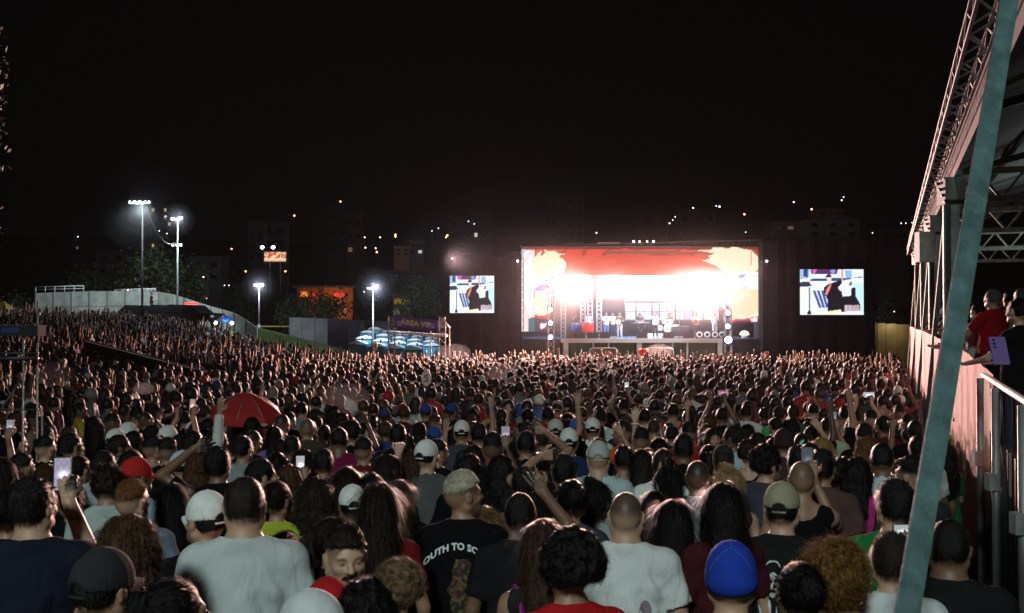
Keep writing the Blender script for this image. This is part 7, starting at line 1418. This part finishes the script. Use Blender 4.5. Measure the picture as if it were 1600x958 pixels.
# light of the masts and posts
p = W(222, 320, 72.3); lamp('mast_floodlight', 'SPOT', p, 5200, (.82, .97, 1), target=W(190, 490, 78), size=.5, spot=120, blend=.6)
lamp('mast_floodlight', 'SPOT', p + Vector((0, -.4, 0)), 1500, (.82, .97, 1), target=W(260, 540, 55), size=.5, spot=110, blend=.8)
lamp('mast_lamp', 'POINT', W(278, 340, 78.4), 900, (.8, .92, 1), size=.3); lamp('mast_lamp', 'POINT', W(280, 383, 78.4), 300, (.8, .92, 1), size=.2)
lamp('post_lamp', 'POINT', W(405, 447, 83.3), 900, (.75, .8, 1), size=.2); lamp('post_lamp', 'POINT', W(587, 450, 70.2), 3800, (.75, .82, 1), size=.2)
lamp('umbrella_lamp', 'POINT', W(352, 504, 67.2), 60, (.9, .95, 1), size=.1)
# light under the guest stand roof
lamp('stand_roof_lamp', 'POINT', on(30, 4.5, 4.6), 140, (.8, 1, .97), size=.3)
# ------------------------------------------------------------------ smoke and haze
def volume(name, dens, label, me=None, loc=None, col=(.9, .9, 1), aniso=.0):
    m = bpy.data.materials.new(name + '_air'); m.use_nodes = True; N = m.node_tree.nodes; N.clear(); out = N.new('ShaderNodeOutputMaterial'); v = N.new('ShaderNodeVolumePrincipled'); v.inputs['Density'].default_value = dens; v.inputs['Color'].default_value = (*col, 1); v.inputs['Anisotropy'].default_value = aniso
    m.node_tree.links.new(v.outputs[0], out.inputs['Volume']); o = link(name, me, m, None, loc); tag(o, label, kind='stuff'); return o
def ball(n=20, m_=12, s=(1, 1, 1)): g = MB(); g.lathe([(max(1e-4, math.sin(math.pi * j / m_)), -math.cos(math.pi * j / m_)) for j in range(m_ + 1)], n=n); g.v = [(x * s[0], y * s[1], z * s[2]) for x, y, z in g.v]; return g.me('smoke_puff')
for nm, de, s_, (px, py, d), lb in (('stage_glare_smoke', .007, (6.9, 3.2, 1.1), (1000, 446, 66.9), 'dense smoke added for the glare around the row of stage lamps'), ('stage_glare_smoke', .0045, (7.6, 3.8, 1.8), (1003, 448, 66.6), 'thinner smoke added for the glare around the row of stage lamps'), ('stage_glare_smoke', .0024, (9.5, 4.6, 3.2), (1006, 448, 66.3), 'faint smoke added for the lamp glare filling the stage opening'),
        ('stage_glare_smoke', .010, (2.2, 2.6, 1.5), (1108, 452, 66.2), 'dense smoke added for the glare at the right lighting tower'), ('stage_glare_smoke', .005, (3.2, 3.0, 2.6), (1110, 456, 66.2), 'thinner smoke added for the glare at the right lighting tower'), ('stage_haze', .0011, (17, 8, 7.5), (1010, 430, 65), 'wide soft glow of haze over the stage'), ('stage_haze', .0018, (12, 6, 4.5), (1010, 430, 65.5), 'inner soft glow of haze over the stage')):
    volume(nm, de, lb, ball(32, 18, s_), W(px, py, d))  # the stage smoke balls are added to give the stage lamps their glare
for px, py, d, R0, de in ((222, 320, 72.3, 3.4, .0016), (278, 343, 78.4, 1.3, .0035), (405, 447, 83.3, 1.5, .0035), (587, 450, 70.2, 1.5, .0010)):
    for q in (1, .68, .46, .3, .18): volume('lamp_haze', .55 * de / q ** 1.3, 'small glowing haze around a lamp', ball(24, 14, (R0 * q,) * 3), W(px, py, d))
for px, py, d, r_, de in ((225, 607, 20, .16, .8), (218, 609, 20, .11, .7), (790, 588, 30, .5, .12), (710, 552, 55, .7, .10), (300, 585, 30, .0, 0), (82, 585, 24, .4, .05), (540, 622, 18, .35, .15), (1030, 549, 60, .6, .12)):
    if r_: volume('smoke_puff', de * .8, 'small puff of pale smoke over the heads of the crowd', ball(12, 8, (r_ * 1.4, r_, r_ * .8)), W(px, py, d))
g = MB(); g.box((-260, -35, -6), (260, 330, 62)); volume('haze', .00009, 'thin night haze over the whole place', g.me('haze'), col=(.9, .9, .95))
